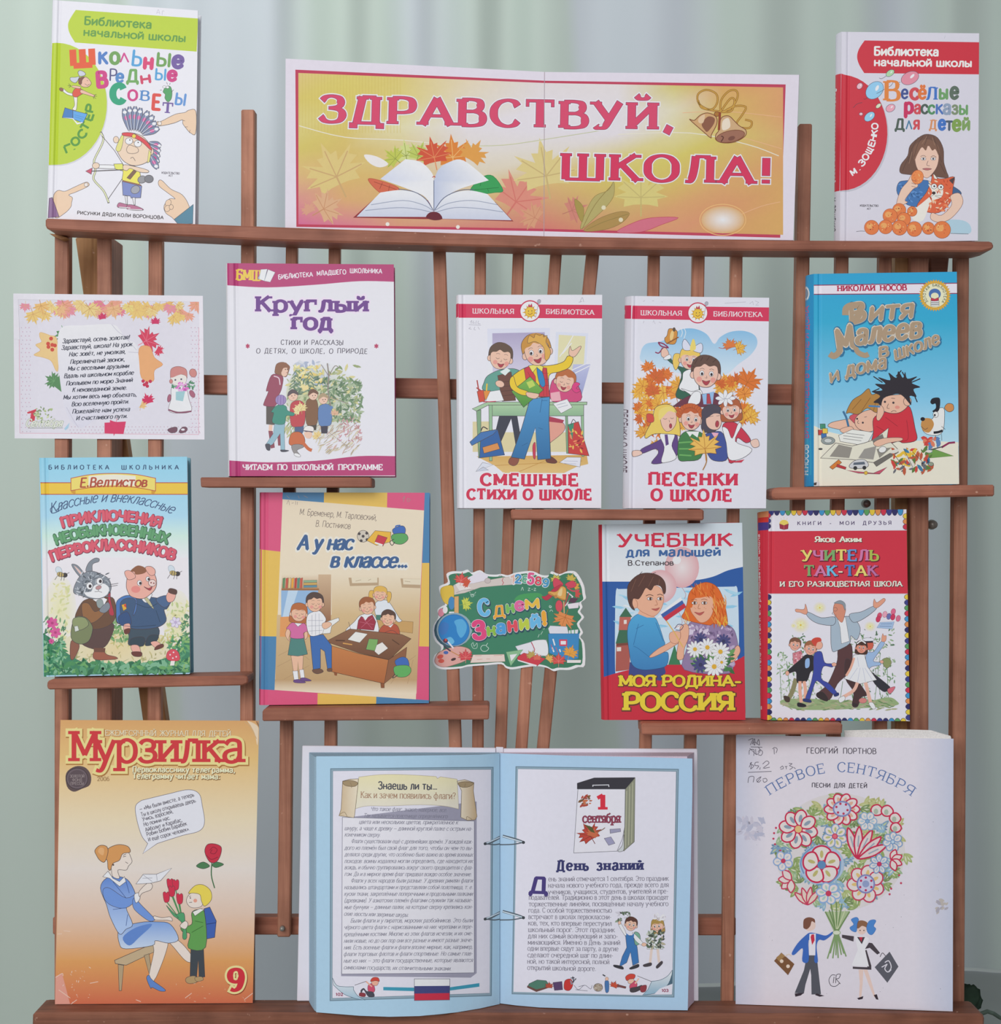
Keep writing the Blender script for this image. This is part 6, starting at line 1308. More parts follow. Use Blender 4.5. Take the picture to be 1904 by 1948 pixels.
    A.B('#3f5878', '720 1190 800 1150 920 1150 1010 1160 1060 1180 1100 1200 1080 1240 1060 1250 1075 1330 1000 1380 850 1390 760 1360 705 1330', INK, 3.5).B('#4a74ae', '705 1250 712 1180 780 1140 850 1160 856 1240 830 1290 850 1180 790 1160 735 1200 740 1340 710 1330', INK, 3).P('#d8a83c', '745 1210 778 1200 782 1240 758 1255', INK, 2).P('#c9443c', '762 1208 778 1204 780 1230 766 1222')
    A.B('#35507a', '720 1300 780 1260 810 1300 812 1360 740 1360', INK, 3).B(pk, '760 1360 805 1350 806 1400 770 1410', INK, 2.5).B('#6a3c34', '765 1395 806 1385 802 1420 770 1425', INK, 2)
    A.B('#4a6488', '1000 1170 1080 1140 1110 1190 1060 1230', INK, 3).B(pk, '1075 1150 1100 1110 1145 1130 1130 1180 1090 1190', INK, 2.5).B('#5a4038', '1090 1110 1105 1088 1152 1100 1150 1132 1110 1126', INK, 2.5)
    A.B('#e6e4e6', '895 1160 930 1195 970 1140 960 1130', INK, 2).B('#b8b48c', '915 1165 940 1160 985 1240 950 1210', INK, 2).lines('#24384c', 3, '850 1200 940 1230 1010 1200', '1000 1250 1030 1340', '720 1360 850 1372 1000 1360')
    A.B(pk, '780 1060 800 980 880 945 960 950 1000 1010 1000 1080 960 1130 900 1165 820 1150 790 1110', INK, 3.5).B(pk, '776 1000 768 965 800 955 840 980 845 1010 800 1025', INK, 3).B(pk, '920 935 960 925 992 950 990 985 955 990', INK, 3)
    A.B('#8a5a40', '810 960 860 920 910 930 930 960 900 980 850 985 840 965').E('#f0c8c0', 972, 1048, 28, 26, 0, INK, 3).dots('#8a4a48', 6, '964 1046 984 1050').E('#f0ecec', 878, 1048, 17, 20, 0, INK, 2.5).E('#3a3030', 884, 1050, 9, 11).E('#f0ecec', 940, 1018, 15, 18, 0, INK, 2.5).E('#3a3030', 946, 1020, 8, 10).B('#a8404a', '910 1075 945 1088 972 1074 955 1104', INK, 2.5).E('#dc8880', 850, 1095, 34, 26)
book('hardcover with a sky blue top and a rabbit and a pig walking to school', '75,871 356,868.7 361.6,1280 83.6,1285.4', '#a6cfe0', art_velt, T=.013, on=3, yb=-.026, yt=-.0195, hinge=.045, r=3, back='#6a9aa8')

def art_klass(A):
    A.fr(460, 900, 3.745)
    pk, yl, bl = '#d2557a', '#dcb658', '#4a7fa8'
    A.P(pk, '137 137 292 137 278 560 142 545').P(bl, '292 137 586 137 584 215 288 186').P(yl, '586 137 1036 139 1034 246 584 212').P(pk, '1036 139 1303 140 1298 266 1034 242').P(bl, '1303 140 1337 140 1336 640 1284 640').P(yl, '1284 640 1336 640 1334 1236 1262 1234').P(pk, '1262 1234 1334 1236 1332 1622 1240 1612').P(bl, '958 1592 1332 1618 1332 1660 956 1664').P(yl, '538 1568 958 1592 956 1664 538 1666').P(pk, '133 1540 540 1568 538 1667 133 1668').P(yl, '142 545 278 560 252 1164 138 1162').P(bl, '138 1162 252 1164 234 1546 134 1540')
    A.P('#e0d2b8', '290 186 1298 266 1240 1612 233 1545')
    A.lines('#9a8a84', 3, '320 222 332 195 340 228', '355 215 370 212', '382 226 384 200', '394 226 396 204', '318 160 340 180', '400 160 410 180', '440 160 470 175', '1145 185 1160 165 1150 205', '1180 205 1180 180 1200 190 1185 205')
    A.T('М. Бременер, М. Тарловский,', 410, 296, 960, 338, 44, '#6a5c58', wv=.9, wh=.8, shear=.1, gap=.7); A.T('В. Постников', 524, 380, 772, 398, 44, '#6a5c58', wv=.9, wh=.8, shear=.1, gap=.7)
    kw = dict(wv=2.5, wh=1.5, shear=.24, rnd=1, gap=.5, out=[('#e8ddd0', 1.6)])
    A.T('А у нас', 396, 544, 784, 544, 100, '#3f5f8a', **kw); A.T('в классе…', 630, 668, 1178, 672, 100, '#3f5f8a', **kw)
    # ball, books and satchel
    A.E('#c9c0b0', 864, 450, 42, 42, 0, INK, 3).dots('#4a4444', 11, '864 450 836 432 890 428 850 482 892 474')
    A.P('#e2b040', '890 480 950 410 1062 420 1058 490 960 515', INK, 2.5).P('#c23a48', '970 440 1036 460 1005 520 948 490', INK, 2.5).P('#e8e2d8', '950 490 1005 508 1000 520 946 500').B('#3f68ae', '1075 400 1140 375 1166 400 1150 450 1090 440', INK, 3).B('#5aa05c', '1070 440 1160 430 1184 470 1140 506 1080 495', INK, 3).L_(INK, 5, '1085 470 1055 490 1070 515 1090 490').L_('#3f68ae', 9, '1095 390 1100 376 1130 372')
    # classroom
    A.P(('#e0d2b8', '#cdb184', 720, 1010), '640 715 1276 735 1266 1010 640 1010').P(('#cdb184', '#b8976c', 1010, 1520), '250 1010 1266 1010 1246 1530 236 1540')
    A.P(('#b8976c', '#e0d2b8', 1470, 1560), '236 1470 1248 1470 1244 1570 235 1545')
    A.lines('#a98a64', 2.5, '260 1300 460 1200', '250 1380 480 1260', '300 1470 480 1370', '380 1250 480 1330', '1100 1400 1240 1300', '1060 1500 1150 1380', '1180 1500 1220 1330', sm=0)
    A.P(('#c9ad8c', '#8f5f40', 720, 850), '540 722 636 722 634 1080 545 1080').P(('#e0d2b8', '#b58a5c', 720, 830), '284 722 545 722 545 830 282 830').P('#9a6a44', '282 822 550 822 550 836 282 836').P('#8fb0d0', '280 836 545 836 500 1020 280 1025').P('#b9cede', '330 836 400 836 340 1025 290 1025').P('#d9965c', '274 1025 545 1010 540 1170 270 1165')
    for x, c in ((300, '#5f8a5c'), (322, '#c25a48'), (340, '#d8c088'), (362, '#e0a040'), (384, '#b8443c'), (404, '#5a8a78'), (424, '#c25a48')): A.P(c, [(x-8, 750), (x+10, 745), (x+4, 820), (x-10, 820)], '#6a5044', 1.5)
    for y, c in ((800, '#5f8a9a'), (782, '#c9a45c'), (764, '#8aa888')): A.P(c, [(440, y), (535, y-2), (535, y+14), (440, y+16)], '#6a5044', 1.5)
    A.P('#b59c7c', '760 745 975 745 975 800 770 805').P('#dccfb4', '780 742 965 742 965 780 785 784').P('#b59c7c', '1130 750 1275 755 1272 820 1140 815').P('#dccfb4', '1148 752 1275 756 1273 796 1150 792').lines('#a89478', 3, '810 770 850 760', '900 765 920 755', '1160 770 1200 775')
    A.P('#c29a60', '970 1040 1220 1060 1216 1140 1130 1130 960 1100', '#8a6a40', 2.5)
    sk = '#e2b496'
    # pupils behind the desk
    A.B('#d8dce0', '950 930 1000 905 1050 920 1120 1030 1140 1050 1110 1060 1050 1000 960 1020', INK, 2.5).P('#4a7a6a', '955 1010 1010 1010 1005 1050 955 1045')
    A.face_(985, 865, 48, sk, '#d8ad54', 'tails', -.3, INK, 2.2, 1, 2, 4)
    A.B('#dfe0e6', '740 1120 800 1060 850 1010 940 1010 975 1130 890 1140 830 1110 780 1140', INK, 2.5).P('#9a3444', '850 1020 880 1035 930 1010 955 1060 940 1120 820 1110 830 1050', INK, 2.5).lines('#c2687a', 2.5, '840 1060 940 1080', '860 1030 930 1110', '930 1030 850 1100').P('#eee', '860 1020 880 1050 910 1010')
    A.face_(895, 955, 54, sk, '#9a5c38', 'boy', -.5, INK, 2.2, 1, 2, -6)
    A.B('#b0543c', '975 1150 1000 1090 1060 1070 1110 1090 1122 1160 1050 1175', INK, 2.5).P('#e6e0dc', '1035 1085 1060 1100 1080 1075'); A.face_(1042, 1040, 50, sk, '#5a4238', 'boy', -.4, INK, 2.2, 1, 2, 8)
    A.lines(INK, 2.5, '1010 1140 1070 1120 1115 1150', '760 1060 775 1110')
    # desk
    A.P(('#8a6248', '#6f4a34', 1120, 1320), '596 1200 770 1110 860 1120 1140 1150 1205 1180 1050 1330 830 1280', '#4a3428', 3).P(('#c07c48', '#a8643a', 1240, 1490), '620 1225 830 1285 1045 1330 1015 1500 640 1415', '#4a3428', 3).P('#8a5c40', '1045 1330 1175 1240 1160 1380 1015 1500', '#4a3428', 3).P('#8a5434', '988 1495 1015 1500 1015 1530 992 1530', '#4a3428', 2).P('#8a5434', '655 1420 680 1425 676 1444 660 1440')
    A.P('#e6e0d8', '810 1130 896 1146 840 1208 754 1186', INK, 2).P('#7aa860', '905 1180 970 1184 958 1268 884 1256', INK, 2.5).P('#e2dcd4', '1000 1204 1042 1248 974 1296 945 1270 960 1225', INK, 2).L_('#5a3c2c', 9, '668 1192 734 1194', 0).L_('#d09a54', 8, '720 1212 786 1222', 0).L_('#5a3c2c', 7, '1070 1186 1122 1222', 0)
    A.B('#3f68ae', '1090 1340 1140 1310 1180 1325 1188 1380 1120 1390', INK, 2.5).B('#5fa85c', '1085 1380 1180 1370 1206 1410 1170 1450 1100 1446', INK, 2.5).L_(INK, 5, '1110 1440 1075 1460 1090 1430')
    # girl and boy standing
    A.P(sk, '350 1300 438 1300 432 1420 424 1460 412 1460 400 1340 392 1470 376 1470', INK, 2).P('#ecebe6', '362 1410 398 1408 404 1475 372 1472', INK, 2).P('#ecebe6', '410 1402 440 1398 448 1458 420 1462', INK, 2).B('#6a4a80', '370 1475 410 1470 455 1490 430 1496 375 1492', INK, 2).B('#6a4a80', '418 1462 450 1458 494 1476 480 1482 425 1480', INK, 2)
    A.P('#4f8078', '348 1170 440 1168 468 1290 400 1304 328 1296', INK, 2.5).B('#cc6a9a', '330 1090 360 1065 440 1065 470 1120 440 1140 438 1176 350 1174 348 1130 318 1110', INK, 2.5).B(sk, '325 1110 345 1130 335 1180 350 1195 330 1190 310 1150', INK, 2).B(sk, '445 1140 465 1130 468 1165 450 1185', INK, 2).P('#efecee', '375 1068 400 1095 436 1066 420 1056', INK, 2)
    A.face_(405, 1000, 58, sk, '#b0683c', 'girl', .5, INK, 2.2, 1, 2, 4)
    A.P('#3f6aa8', '485 1160 580 1150 640 1230 640 1390 610 1395 590 1270 560 1250 560 1390 508 1400', INK, 3).B('#6f5040', '505 1400 560 1395 580 1415 540 1430 510 1420', INK, 2.5).B('#6f5040', '608 1395 640 1390 640 1412 612 1412', INK, 2)
    A.B('#e2e0e0', '470 1010 520 985 560 985 600 1040 580 1080 600 1100 580 1140 490 1160 460 1080', INK, 2.5).lines('#8a8a98', 2, '500 1010 500 1150', '525 1000 525 1155', '550 1000 552 1150', '470 1050 580 1050', '470 1090 575 1085', '480 1125 575 1120', sm=0).P('#e6e2dc', '600 1060 690 1030 694 1050 640 1090 630 1140 575 1145', INK, 2).B(sk, '575 1070 620 1060 640 1080 600 1110 575 1100', INK, 2)
    A.face_(520, 930, 60, sk, '#54423c', 'boy', .6, INK, 2.2, 1, 2, 0)
def spine_klass(A):
    A.fr(460, 900, 3.745)
    A.P('#c23f62', '100 130 140 130 146 545 100 540').P('#cda648', '100 540 146 545 142 1162 100 1160').P('#3f7098', '100 1160 142 1162 138 1540 100 1535').P('#c23f62', '100 1535 138 1540 138 1670 100 1670')
book('cream hardcover with pink, yellow and blue patchwork edges and a classroom picture', '496.6,936.6 817,937.4 815.7,1343 495.5,1345.4', '#d2557a', art_klass, T=.012, on=4, yb=-.024, yt=-.0185, hinge=.03, spine=spine_klass, back='#4a7fa8')
def art_sign(A, outline):
    A.P('#e2e8e0', outline)
    A.fr(800, 1060, 5.6)
    # green margin inside the white cut edge
    cx, cy = 940, 680
    A.P('#3f7a5c', [(cx+(x-cx)*.965, cy+(y-cy)*.955) for x, y in SIGN])
    A.P('#3f7f62', '360 330 700 320 1000 290 1300 300 1400 420 1420 700 1340 880 1300 980 900 1030 560 1040 480 900 380 700')
    A.P('#4a9a5c', smooth([(1000, 460), (1060, 400), (1240, 380), (1300, 410), (1280, 450), (1100, 470)], True))
    # ruler with a book, numbers
    A.P('#ddd8e0', '540 200 630 150 720 195 700 260 600 330 420 370 350 400 350 300').P('#cfc4bc', '350 300 560 280 690 250 880 215 1000 205 1010 290 860 300 640 320 470 380 350 402', '#a89a90', 3).P('#e2dad4', '370 290 420 260 540 330 420 366').L_('#b8444c', 6, '880 220 868 250 884 270 870 296', 0).E('#c4b8b4', 715, 250, 32, 28, 0, '#9a8c88', 4).lines('#8f8a84', 4, '380 380 460 350 580 345', '830 205 850 190 880 210')
    for ch, x, y, c, h in (('1', 955, 276, '#d8b0a0', 84), ('2', 1005, 270, '#4f94c0', 84), ('8', 1082, 268, '#58a888', 70), ('5', 1140, 280, '#d85a88', 106), ('8', 1220, 290, '#d0505c', 80), ('9', 1300, 310, '#4a94b8', 80)): A.T(ch, x, y, x+62, y+4, h, c, wv=2.8, wh=2.4, rnd=1, out=[('#e8e2e6', 1.2)])
    # leaves, bell and ribbon on the right
    for x, y, r, ro, c in ((1440, 240, 72, 20, '#c9b858'), (1600, 235, 74, -20, '#c8b050'), (1645, 310, 66, -60, '#d8a048'), (1660, 390, 62, -90, '#c9504c')): A.maple(c, x, y, r, ro, '#4a7a4c', 4)
    A.B('#cc4a5c', '1520 290 1440 220 1410 260 1430 330', '#8a3038', 3).B('#cc4a5c', '1540 290 1620 250 1660 300 1600 330', '#8a3038', 3).B('#b83a4c', '1500 290 1420 330 1340 410 1290 420 1340 460 1400 420 1480 340', '#8a3038', 3).L_('#c9505c', 14, '1560 320 1620 360 1690 350')
    A.B('#d8a458', '1465 350 1500 310 1545 330 1550 400 1535 460 1450 430 1365 390 1370 365 1430 370', '#9a6430', 4).L_('#a87038', 7, '1370 380 1450 425 1535 455').E('#b8844c', 1440, 420, 16, 20).B('#e8c890', '1480 350 1510 330 1500 410 1460 400')
    A.L_('#d8d4d8', 12, '1560 370 1620 420 1540 520', 0).L_('#c23a48', 10, '1580 380 1530 530', 0).P('#5a4050', '1600 430 1680 440 1640 490 1570 480').P('#e0dce0', '1560 500 1690 480 1680 540 1580 550', '#8f8a98', 3).E('#d0505c', 1475, 520, 38, 62, 0, '#9a3840', 3)
    A.maple('#d98a50', 1540, 640, 150, 160, '#b06a34', 3, '#b06a34').L_('#d8a878', 12, '1525 470 1530 600', 0)
    # pencil bag
    A.P('#d8d8de', '1360 760 1380 730 1560 740 1580 830 1380 830', '#9a98a4', 3).P('#d8dce0', '1580 780 1680 770 1670 830 1580 830').lines('#5aa070', 10, '1600 770 1605 825', '1640 775 1640 820').P('#3f88bc', '1360 815 1680 815 1690 780 1680 1080 1560 1100 1370 1020', '#2a6490', 4).P('#d0445c', '1476 876 1562 876 1562 946 1480 946').P('#e6e0e4', '1492 892 1548 892 1548 930 1492 930').lines('#e6e2e6', 14, '1410 870 1430 940', '1400 960 1420 1010', '1480 980 1490 1010', sm=0).lines('#c9505c', 6, '1440 960 1460 1010', '1390 930 1410 990', sm=0)
    # left: letters, globe, palette
    A.B('#d8b848', '220 330 300 300 350 320 350 450 300 500 250 480 215 400', '#a88a34', 4).maple('#d0504a', 430, 250, 96, -10, '#a83a38', 3, '#e08a80').maple('#c8563c', 500, 280, 70, 60)
    A.E('#4a88b8', 330, 490, 34, 70, 0, '#2f6490', 3).P('#e0e4e8', '305 580 360 580 350 610 300 600').P('#d8a870', '360 420 405 415 405 610 360 600', '#a87848', 3).maple('#c9cf58', 470, 500, 92, -80, '#8a9a38', 3, '#a0aa48').E('#d88a9a', 220, 590, 32, 44, 10, '#9a5060', 3).E('#e0e8e0', 262, 560, 26, 40)
    A.E('#3c5a68', 340, 780, 196, 186, 0).E('#8fa8b0', 360, 770, 190, 180, 0).E('#2f80c0', 355, 775, 165, 165, 0, '#1f5a94', 4, 32).B('#5aa8d4', '360 680 440 660 490 720 480 800 430 860 390 800 380 740').B('#3f78b8', '210 720 250 690 300 720 280 800 230 830 205 790').B('#6ab4d8', '260 880 320 850 360 900 320 930')
    A.B('#d8a49a', '150 1100 190 1020 300 970 420 950 520 980 540 1040 480 1100 380 1140 260 1170 180 1150', '#8a5a50', 4).E('#cf5a4c', 210, 1060, 34, 22, -20).E('#cf5a4c', 220, 1105, 32, 22, 0).E('#4a68a8', 270, 1016, 26, 18).E('#4a3838', 350, 1088, 28, 14, -20)
    A.L_('#e0dce0', 16, '290 900 350 970', 0).L_('#4a3a50', 16, '250 950 320 1000', 0).L_('#c2884c', 9, '320 1000 430 1060', 0).E('#5a3848', 265, 890, 26, 24).E('#d0504a', 268, 880, 12, 14).maple('#cc4a50', 480, 1070, 98, 0, '#a83a40', 3, '#e08a80')
    A.P('#e0cfc4', '560 1040 890 1035 900 1110 530 1125', '#b89a8c', 3).lines('#c88a7c', 4, '580 1050 650 1048', '600 1090 660 1086', '700 1085 740 1084', '780 1048 870 1044')
    # set square and books at the bottom right
    A.P('#dcdce2', '1010 950 1170 905 1340 880 1350 1050 1080 1060', '#9a98a4', 3).B('#e6e4ea', '1180 900 1280 880 1345 900 1350 1045 1220 1020 1200 950', '#9a98a4', 3).L_('#b83a50', 8, '1180 905 1215 980 1210 1010', 0)
    A.P('#8ab88c', '910 1010 1090 985 960 1160', '#5a8a60', 4).P('#e2e8e0', '950 1040 1030 1030 965 1110').P('#c9404c', '1035 1060 1100 1020 1330 1080 1240 1160 1030 1090', '#8a2f38', 3).P('#e6e0e0', '1030 1090 1240 1150 1230 1165 1040 1105').maple('#b9a058', 1180, 1050, 66, 30, '#8f7838', 2).maple('#d86a58', 1240, 1080, 60, 0, '#a84a40', 2).maple('#d8b060', 1370, 1090, 70, -40, '#a88038', 2).maple('#d0504a', 1470, 1110, 100, 0, '#a83a38', 3, '#e08a80').maple('#e0a048', 1590, 1030, 105, -20, '#b07830', 3, '#c08838')
    A.P('#e0dcd8', '1560 1095 1710 1095 1705 1125 1560 1125')
    # chalk doodles and the greeting
    A.lines('#cfe0d4', 4, '1070 355 1085 320 1095 355', '1145 330 1165 330 1145 355 1170 355', '1180 342 1196 342', '1206 330 1226 332 1208 355 1230 355', '540 930 560 910 570 950 600 915 600 965 560 970 540 930', '1370 530 1390 530', '1375 580 1390 560 1410 580', '1250 855 1265 820', '1280 825 1300 790', '1310 770 1322 755', '548 402 566 402', '530 380 520 370', '580 380 590 370').L_('#cfe0d4', 5, '700 940 660 940 640 970 660 1000 700 1000 725 970 700 945 715 915').L_('#cfe0d4', 4, '545 395 535 410 550 422 568 412 560 396', 1, 1).L_('#cfe0d4', 4, '1375 515 1370 530 1385 540 1395 525', 1, 1)
    A.scatter(['#cfe0d4'], 520, 380, 590, 440, 8, 6, .4)
    def row(l):
        for ch, x, y, w, h, c, wv in l: A.T(ch, x, y, x+w, y-w*.1, h, c, wv=wv, wh=wv*.8, rnd=1, out=[('#2f4f5c', 1.3, 4, 6), ('#e6eef0', .4)])
    row((('С', 630, 620, 100, 160, '#6ab4dc', 3), ('Д', 780, 632, 120, 104, '#e8a43c', 2.6), ('н', 920, 590, 78, 112, '#78b85c', 3.2), ('е', 1016, 566, 86, 122, '#d8689a', 3.2), ('м', 1118, 548, 150, 122, '#e8b848', 3)))
    row((('З', 570, 870, 122, 176, '#d84a7c', 3.4), ('н', 716, 832, 84, 116, '#8ab848', 3.2), ('а', 814, 812, 92, 130, '#4f9ad0', 3.2), ('н', 938, 788, 90, 136, '#d8505c', 3.2), ('и', 1062, 766, 88, 132, '#b8c848', 3.2), ('й', 1180, 746, 96, 132, '#6ab4dc', 3.2), ('!', 1296, 720, 54, 130, '#e8a43c', 4)))
SIGN = pts('275 180 340 150 440 150 500 132 545 165 632 138 700 178 800 186 860 178 930 192 1000 168 1110 150 1200 150 1290 190 1370 190 1395 150 1480 180 1560 150 1640 150 1690 200 1740 300 1752 380 1760 440 1710 480 1725 530 1700 580 1742 640 1690 710 1730 800 1700 850 1745 920 1750 1150 1680 1170 1590 1200 1480 1200 1420 1215 1350 1180 1240 1160 1100 1175 980 1195 910 1180 860 1140 700 1150 500 1165 420 1185 260 1196 170 1175 130 1110 150 1040 210 1000 215 950 160 900 128 820 135 730 190 640 180 560 230 520 260 500 220 420 196 330 215 300 290 265')
SA_ = Art(9)
SIGN = smooth(SIGN, True, 3)
so = [(800+x/5.6, 1060+y/5.6) for x, y in SIGN]
art_sign(SA_, so)
sp_ = Pl(970, 1275, -.0015, 1085, -.0015)
bm = bmesh.new(); sheet(bm, sp_, so, SA_, .0006, '#dfe6dd')
tag(obj('cutout_sign', bm, GLOSS), 'green chalkboard shaped cardboard cutout with colourful greeting letters, fixed to the fan of slats', 'sign')

def art_uchebnik(A):
    A.fr(1120, 960, 4.235)
    wavy(A, ('#c9d4da', '#dfe0e4', 150, 330), '106 158 1238 146', '108 660 1245 660')
    A.P('#2f5a9c', [(104, 620), (400, 620)]+smooth([(640, 622), (860, 608), (1000, 580), (1120, 530), (1246, 500)], False)+[(1260, 1250), (1100, 1320), (116, 1390)])
    A.P('#c4d6e2', smooth([(240, 680), (215, 740), (212, 1340), (240, 1350)], False)+[(1190, 1330)]+smooth([(1210, 1100), (1200, 700), (1170, 660)], False)).scatter(['#8fc4dc', '#a8d0e0', '#dfe6ea'], 230, 700, 1190, 1000, 60, 50, .25, up=0)
    A.P('#c22f3e', smooth([(115, 1390), (330, 1330), (640, 1290), (900, 1290), (1140, 1270), (1260, 1215)], False)+[(1262, 1740), (125, 1752)])
    A.P('#a85a50', '220 1110 330 1100 330 1330 215 1345').P('#7a4438', '222 1120 330 1110 330 1130 222 1140').P('#b86458', '248 900 340 895 330 1010 240 1015').P('#3f6a50', '298 830 350 905 246 905').P('#3f6a50', '244 1010 332 1010 345 1110 216 1120').P('#dcd4cc', '225 1150 260 1148 260 1180 225 1182').P('#dcd4cc', '282 930 305 928 305 960 282 962').P('#3f7a54', '690 1130 740 1290 640 1290')
    for x, y, rx, ry in ((750, 505, 138, 165), (575, 660, 132, 135)): A.R('#e6d8d6', '#d6a6a8', x, y, rx, ry).E('#e8e2e2', x-rx*.3, y-ry*.35, rx*.25, ry*.2, -30)
    A.T('УЧЕБНИК', 236, 336, 1150, 332, 98, '#c9304a', wv=2.6, wh=1.9, serif=.35, st=1.2, gap=1.3)
    A.T('для малышей', 302, 418, 1060, 412, 70, '#3f6498', wv=2.6, wh=1.9, gap=1.2, spw=8); A.T('В.Степанов', 314, 490, 682, 488, 40, '#4a4448', wv=2.2, wh=1.6)
    A.lines('#b88a90', 4, '750 668 780 720 770 760', '690 800 740 900 750 960 700 990', '800 900 790 960')
    sk = '#e2aa8c'; sd = '#c98a6c'
    # boy
    A.P('#3f4a80', '330 1270 600 1270 620 1350 580 1420 320 1370').B(('#4fa0cc', '#3f7cb0', 900, 1330), '400 880 470 900 530 910 560 960 600 1080 610 1130 540 1180 490 1230 600 1190 640 1200 630 1290 560 1320 430 1330 350 1290 325 1180 310 1040 330 940', '#2a4a70', 3).lines('#2f6a9a', 4, '400 960 360 1130', '380 1000 440 970', '490 1230 400 1160 360 1140', '540 950 600 1100')
    A.B(sk, '490 1220 560 1160 650 1110 690 1070 740 1040 755 1090 700 1130 600 1190 510 1230', '#8a5040', 3).B(sk, '650 1040 690 1020 740 1030 750 1080 700 1120 655 1100', '#8a5040', 2.5)
    A.P(sk, '420 820 520 830 530 910 470 910 395 880').B(sk, '370 790 390 700 470 650 560 660 600 720 600 790 570 860 520 900 460 880 410 850', '#a8684c', 3).E(sk, 365, 795, 26, 42, -20, '#a8684c', 3)
    A.B('#5a3c34', '310 720 320 640 390 570 470 550 560 570 610 620 620 690 605 720 580 660 530 650 500 690 460 670 430 720 400 760 360 755 350 800 370 850 340 830 318 780', '#3a2824', 3).lines('#7a5444', 4, '380 600 340 700', '450 570 400 660', '520 580 480 660', '570 600 560 650').lines('#3a2824', 4, '410 560 430 540', '500 560 540 548', '340 760 330 820')
    for x in (492, 572): A.E('#eee', x, 758, 22, 12, 0, '#4a3028', 3).E('#5a3c30', x+4, 758, 10, 11)
    A.lines('#4a3028', 5, '460 735 490 725 520 735', '552 728 575 722 596 732').lines('#a8684c', 4, '540 770 552 805 530 810').B('#b85a54', '505 840 540 838 570 830 545 855', '#8a3c38', 2)
    # girl
    A.B('#8f7a9c', '800 970 870 940 1000 940 1100 960 1170 1010 1200 1120 1190 1160 1130 1190 1150 1240 1130 1360 770 1330 790 1150', '#5a4a68', 3).scatter(['#b8a8c0', '#7a6488', '#d0c4d4', '#6a5878', '#a890b0'], 810, 970, 1170, 1330, 170, 20, .6)
    A.B('#d8692c', '790 800 810 710 870 650 950 625 1030 660 1080 750 1110 880 1115 970 1060 965 1000 960 960 970 760 920 770 860', '#8a3c1c', 3).B(sk, '820 790 850 740 940 720 1000 760 1000 860 960 930 900 950 850 900 820 850', '#a8684c', 3).B('#d8692c', '800 800 830 700 930 650 1020 700 1010 780 980 740 900 750 850 760 830 830', None).scatter(['#e88a40', '#c2561c', '#f0a858'], 1000, 740, 1110, 960, 50, 36, .13, up=80).scatter(['#e88a40', '#c2561c'], 830, 650, 1010, 740, 30, 30, .15, up=70).scatter(['#e0b040'], 1040, 900, 1110, 970, 16, 26, .15, up=80).scatter(['#e08a3c', '#e0b040'], 765, 860, 815, 950, 12, 24, .15, up=80)
    for x in (850, 930): A.E('#eee', x, 792, 22, 12, 0, '#4a3028', 3).E('#6a4430', x+2, 792, 10, 11)
    A.lines('#8a4a2c', 4, '825 770 850 762 872 770', '905 768 930 760 955 770').lines('#a8684c', 4, '890 800 880 835 900 838').B('#b85a54', '850 865 890 872 930 862 895 892', '#8a3c38', 2).dots('#c8784c', 3, '850 830 860 838 930 830 942 838')
    A.B(sk, '735 990 780 960 805 990 800 1080 770 1160 760 1240 710 1240 720 1120 740 1060', '#8a5040', 3).B(sk, '1180 1150 1210 1140 1218 1190 1170 1260 1130 1260', '#8a5040', 3)
    # flag
    A.L_('#d8b060', 9, '600 900 690 1030 760 1150', 0).P('#e2e2e6', '575 870 740 745 755 775 590 895').P('#3f5fa0', '580 885 752 770 768 800 600 915').P('#c23444', '598 910 768 795 785 825 622 938').L_('#4a4060', 5, '690 1000 720 965 760 975 740 1010 700 1010', 1)
    # daisies and cornflowers
    A.scatter(['#4a7a48', '#6a9a5c', '#3f6a40'], 830, 1180, 1150, 1350, 60, 38, .45)
    for x, y, r in ((900, 1085, 56), (1085, 1100, 60), (900, 1290, 68)): A.daisy('#4a4a78', '#3a3a5c', x, y, r, 11, None, 1, .2, .16)
    for x, y, r in ((855, 1165, 68), (955, 1150, 76), (1060, 1185, 78), (1010, 1305, 84), (1070, 1270, 50)): A.daisy('#ece8e6', '#d8a83c', x, y, r, 12, '#a8a098', 1.5, .1, .16)
    kw = dict(wv=2.9, wh=1.9, serif=.9, st=1.5, gap=.9, rnd=1)
    A.T('МОЯ РОДИНА-', 246, 1462, 1226, 1462, 84, '#e6c83c', out=[('#6a3a30', 1.2, 2, 3)], **kw); A.T('РОССИЯ', 284, 1656, 1164, 1656, 138, '#e6c83c', out=[('#6a3a30', 1.2, 3, 4)], **kw)
book('hardcover in white, blue and red with a boy and a girl holding a flag', '1144,998 1411.6,994 1418,1371 1149.5,1373.7', '#c22f3e', art_uchebnik, T=.011, on=6, yb=-.023, yt=-.0175, hinge=.037, r=14, back='#c22f3e')

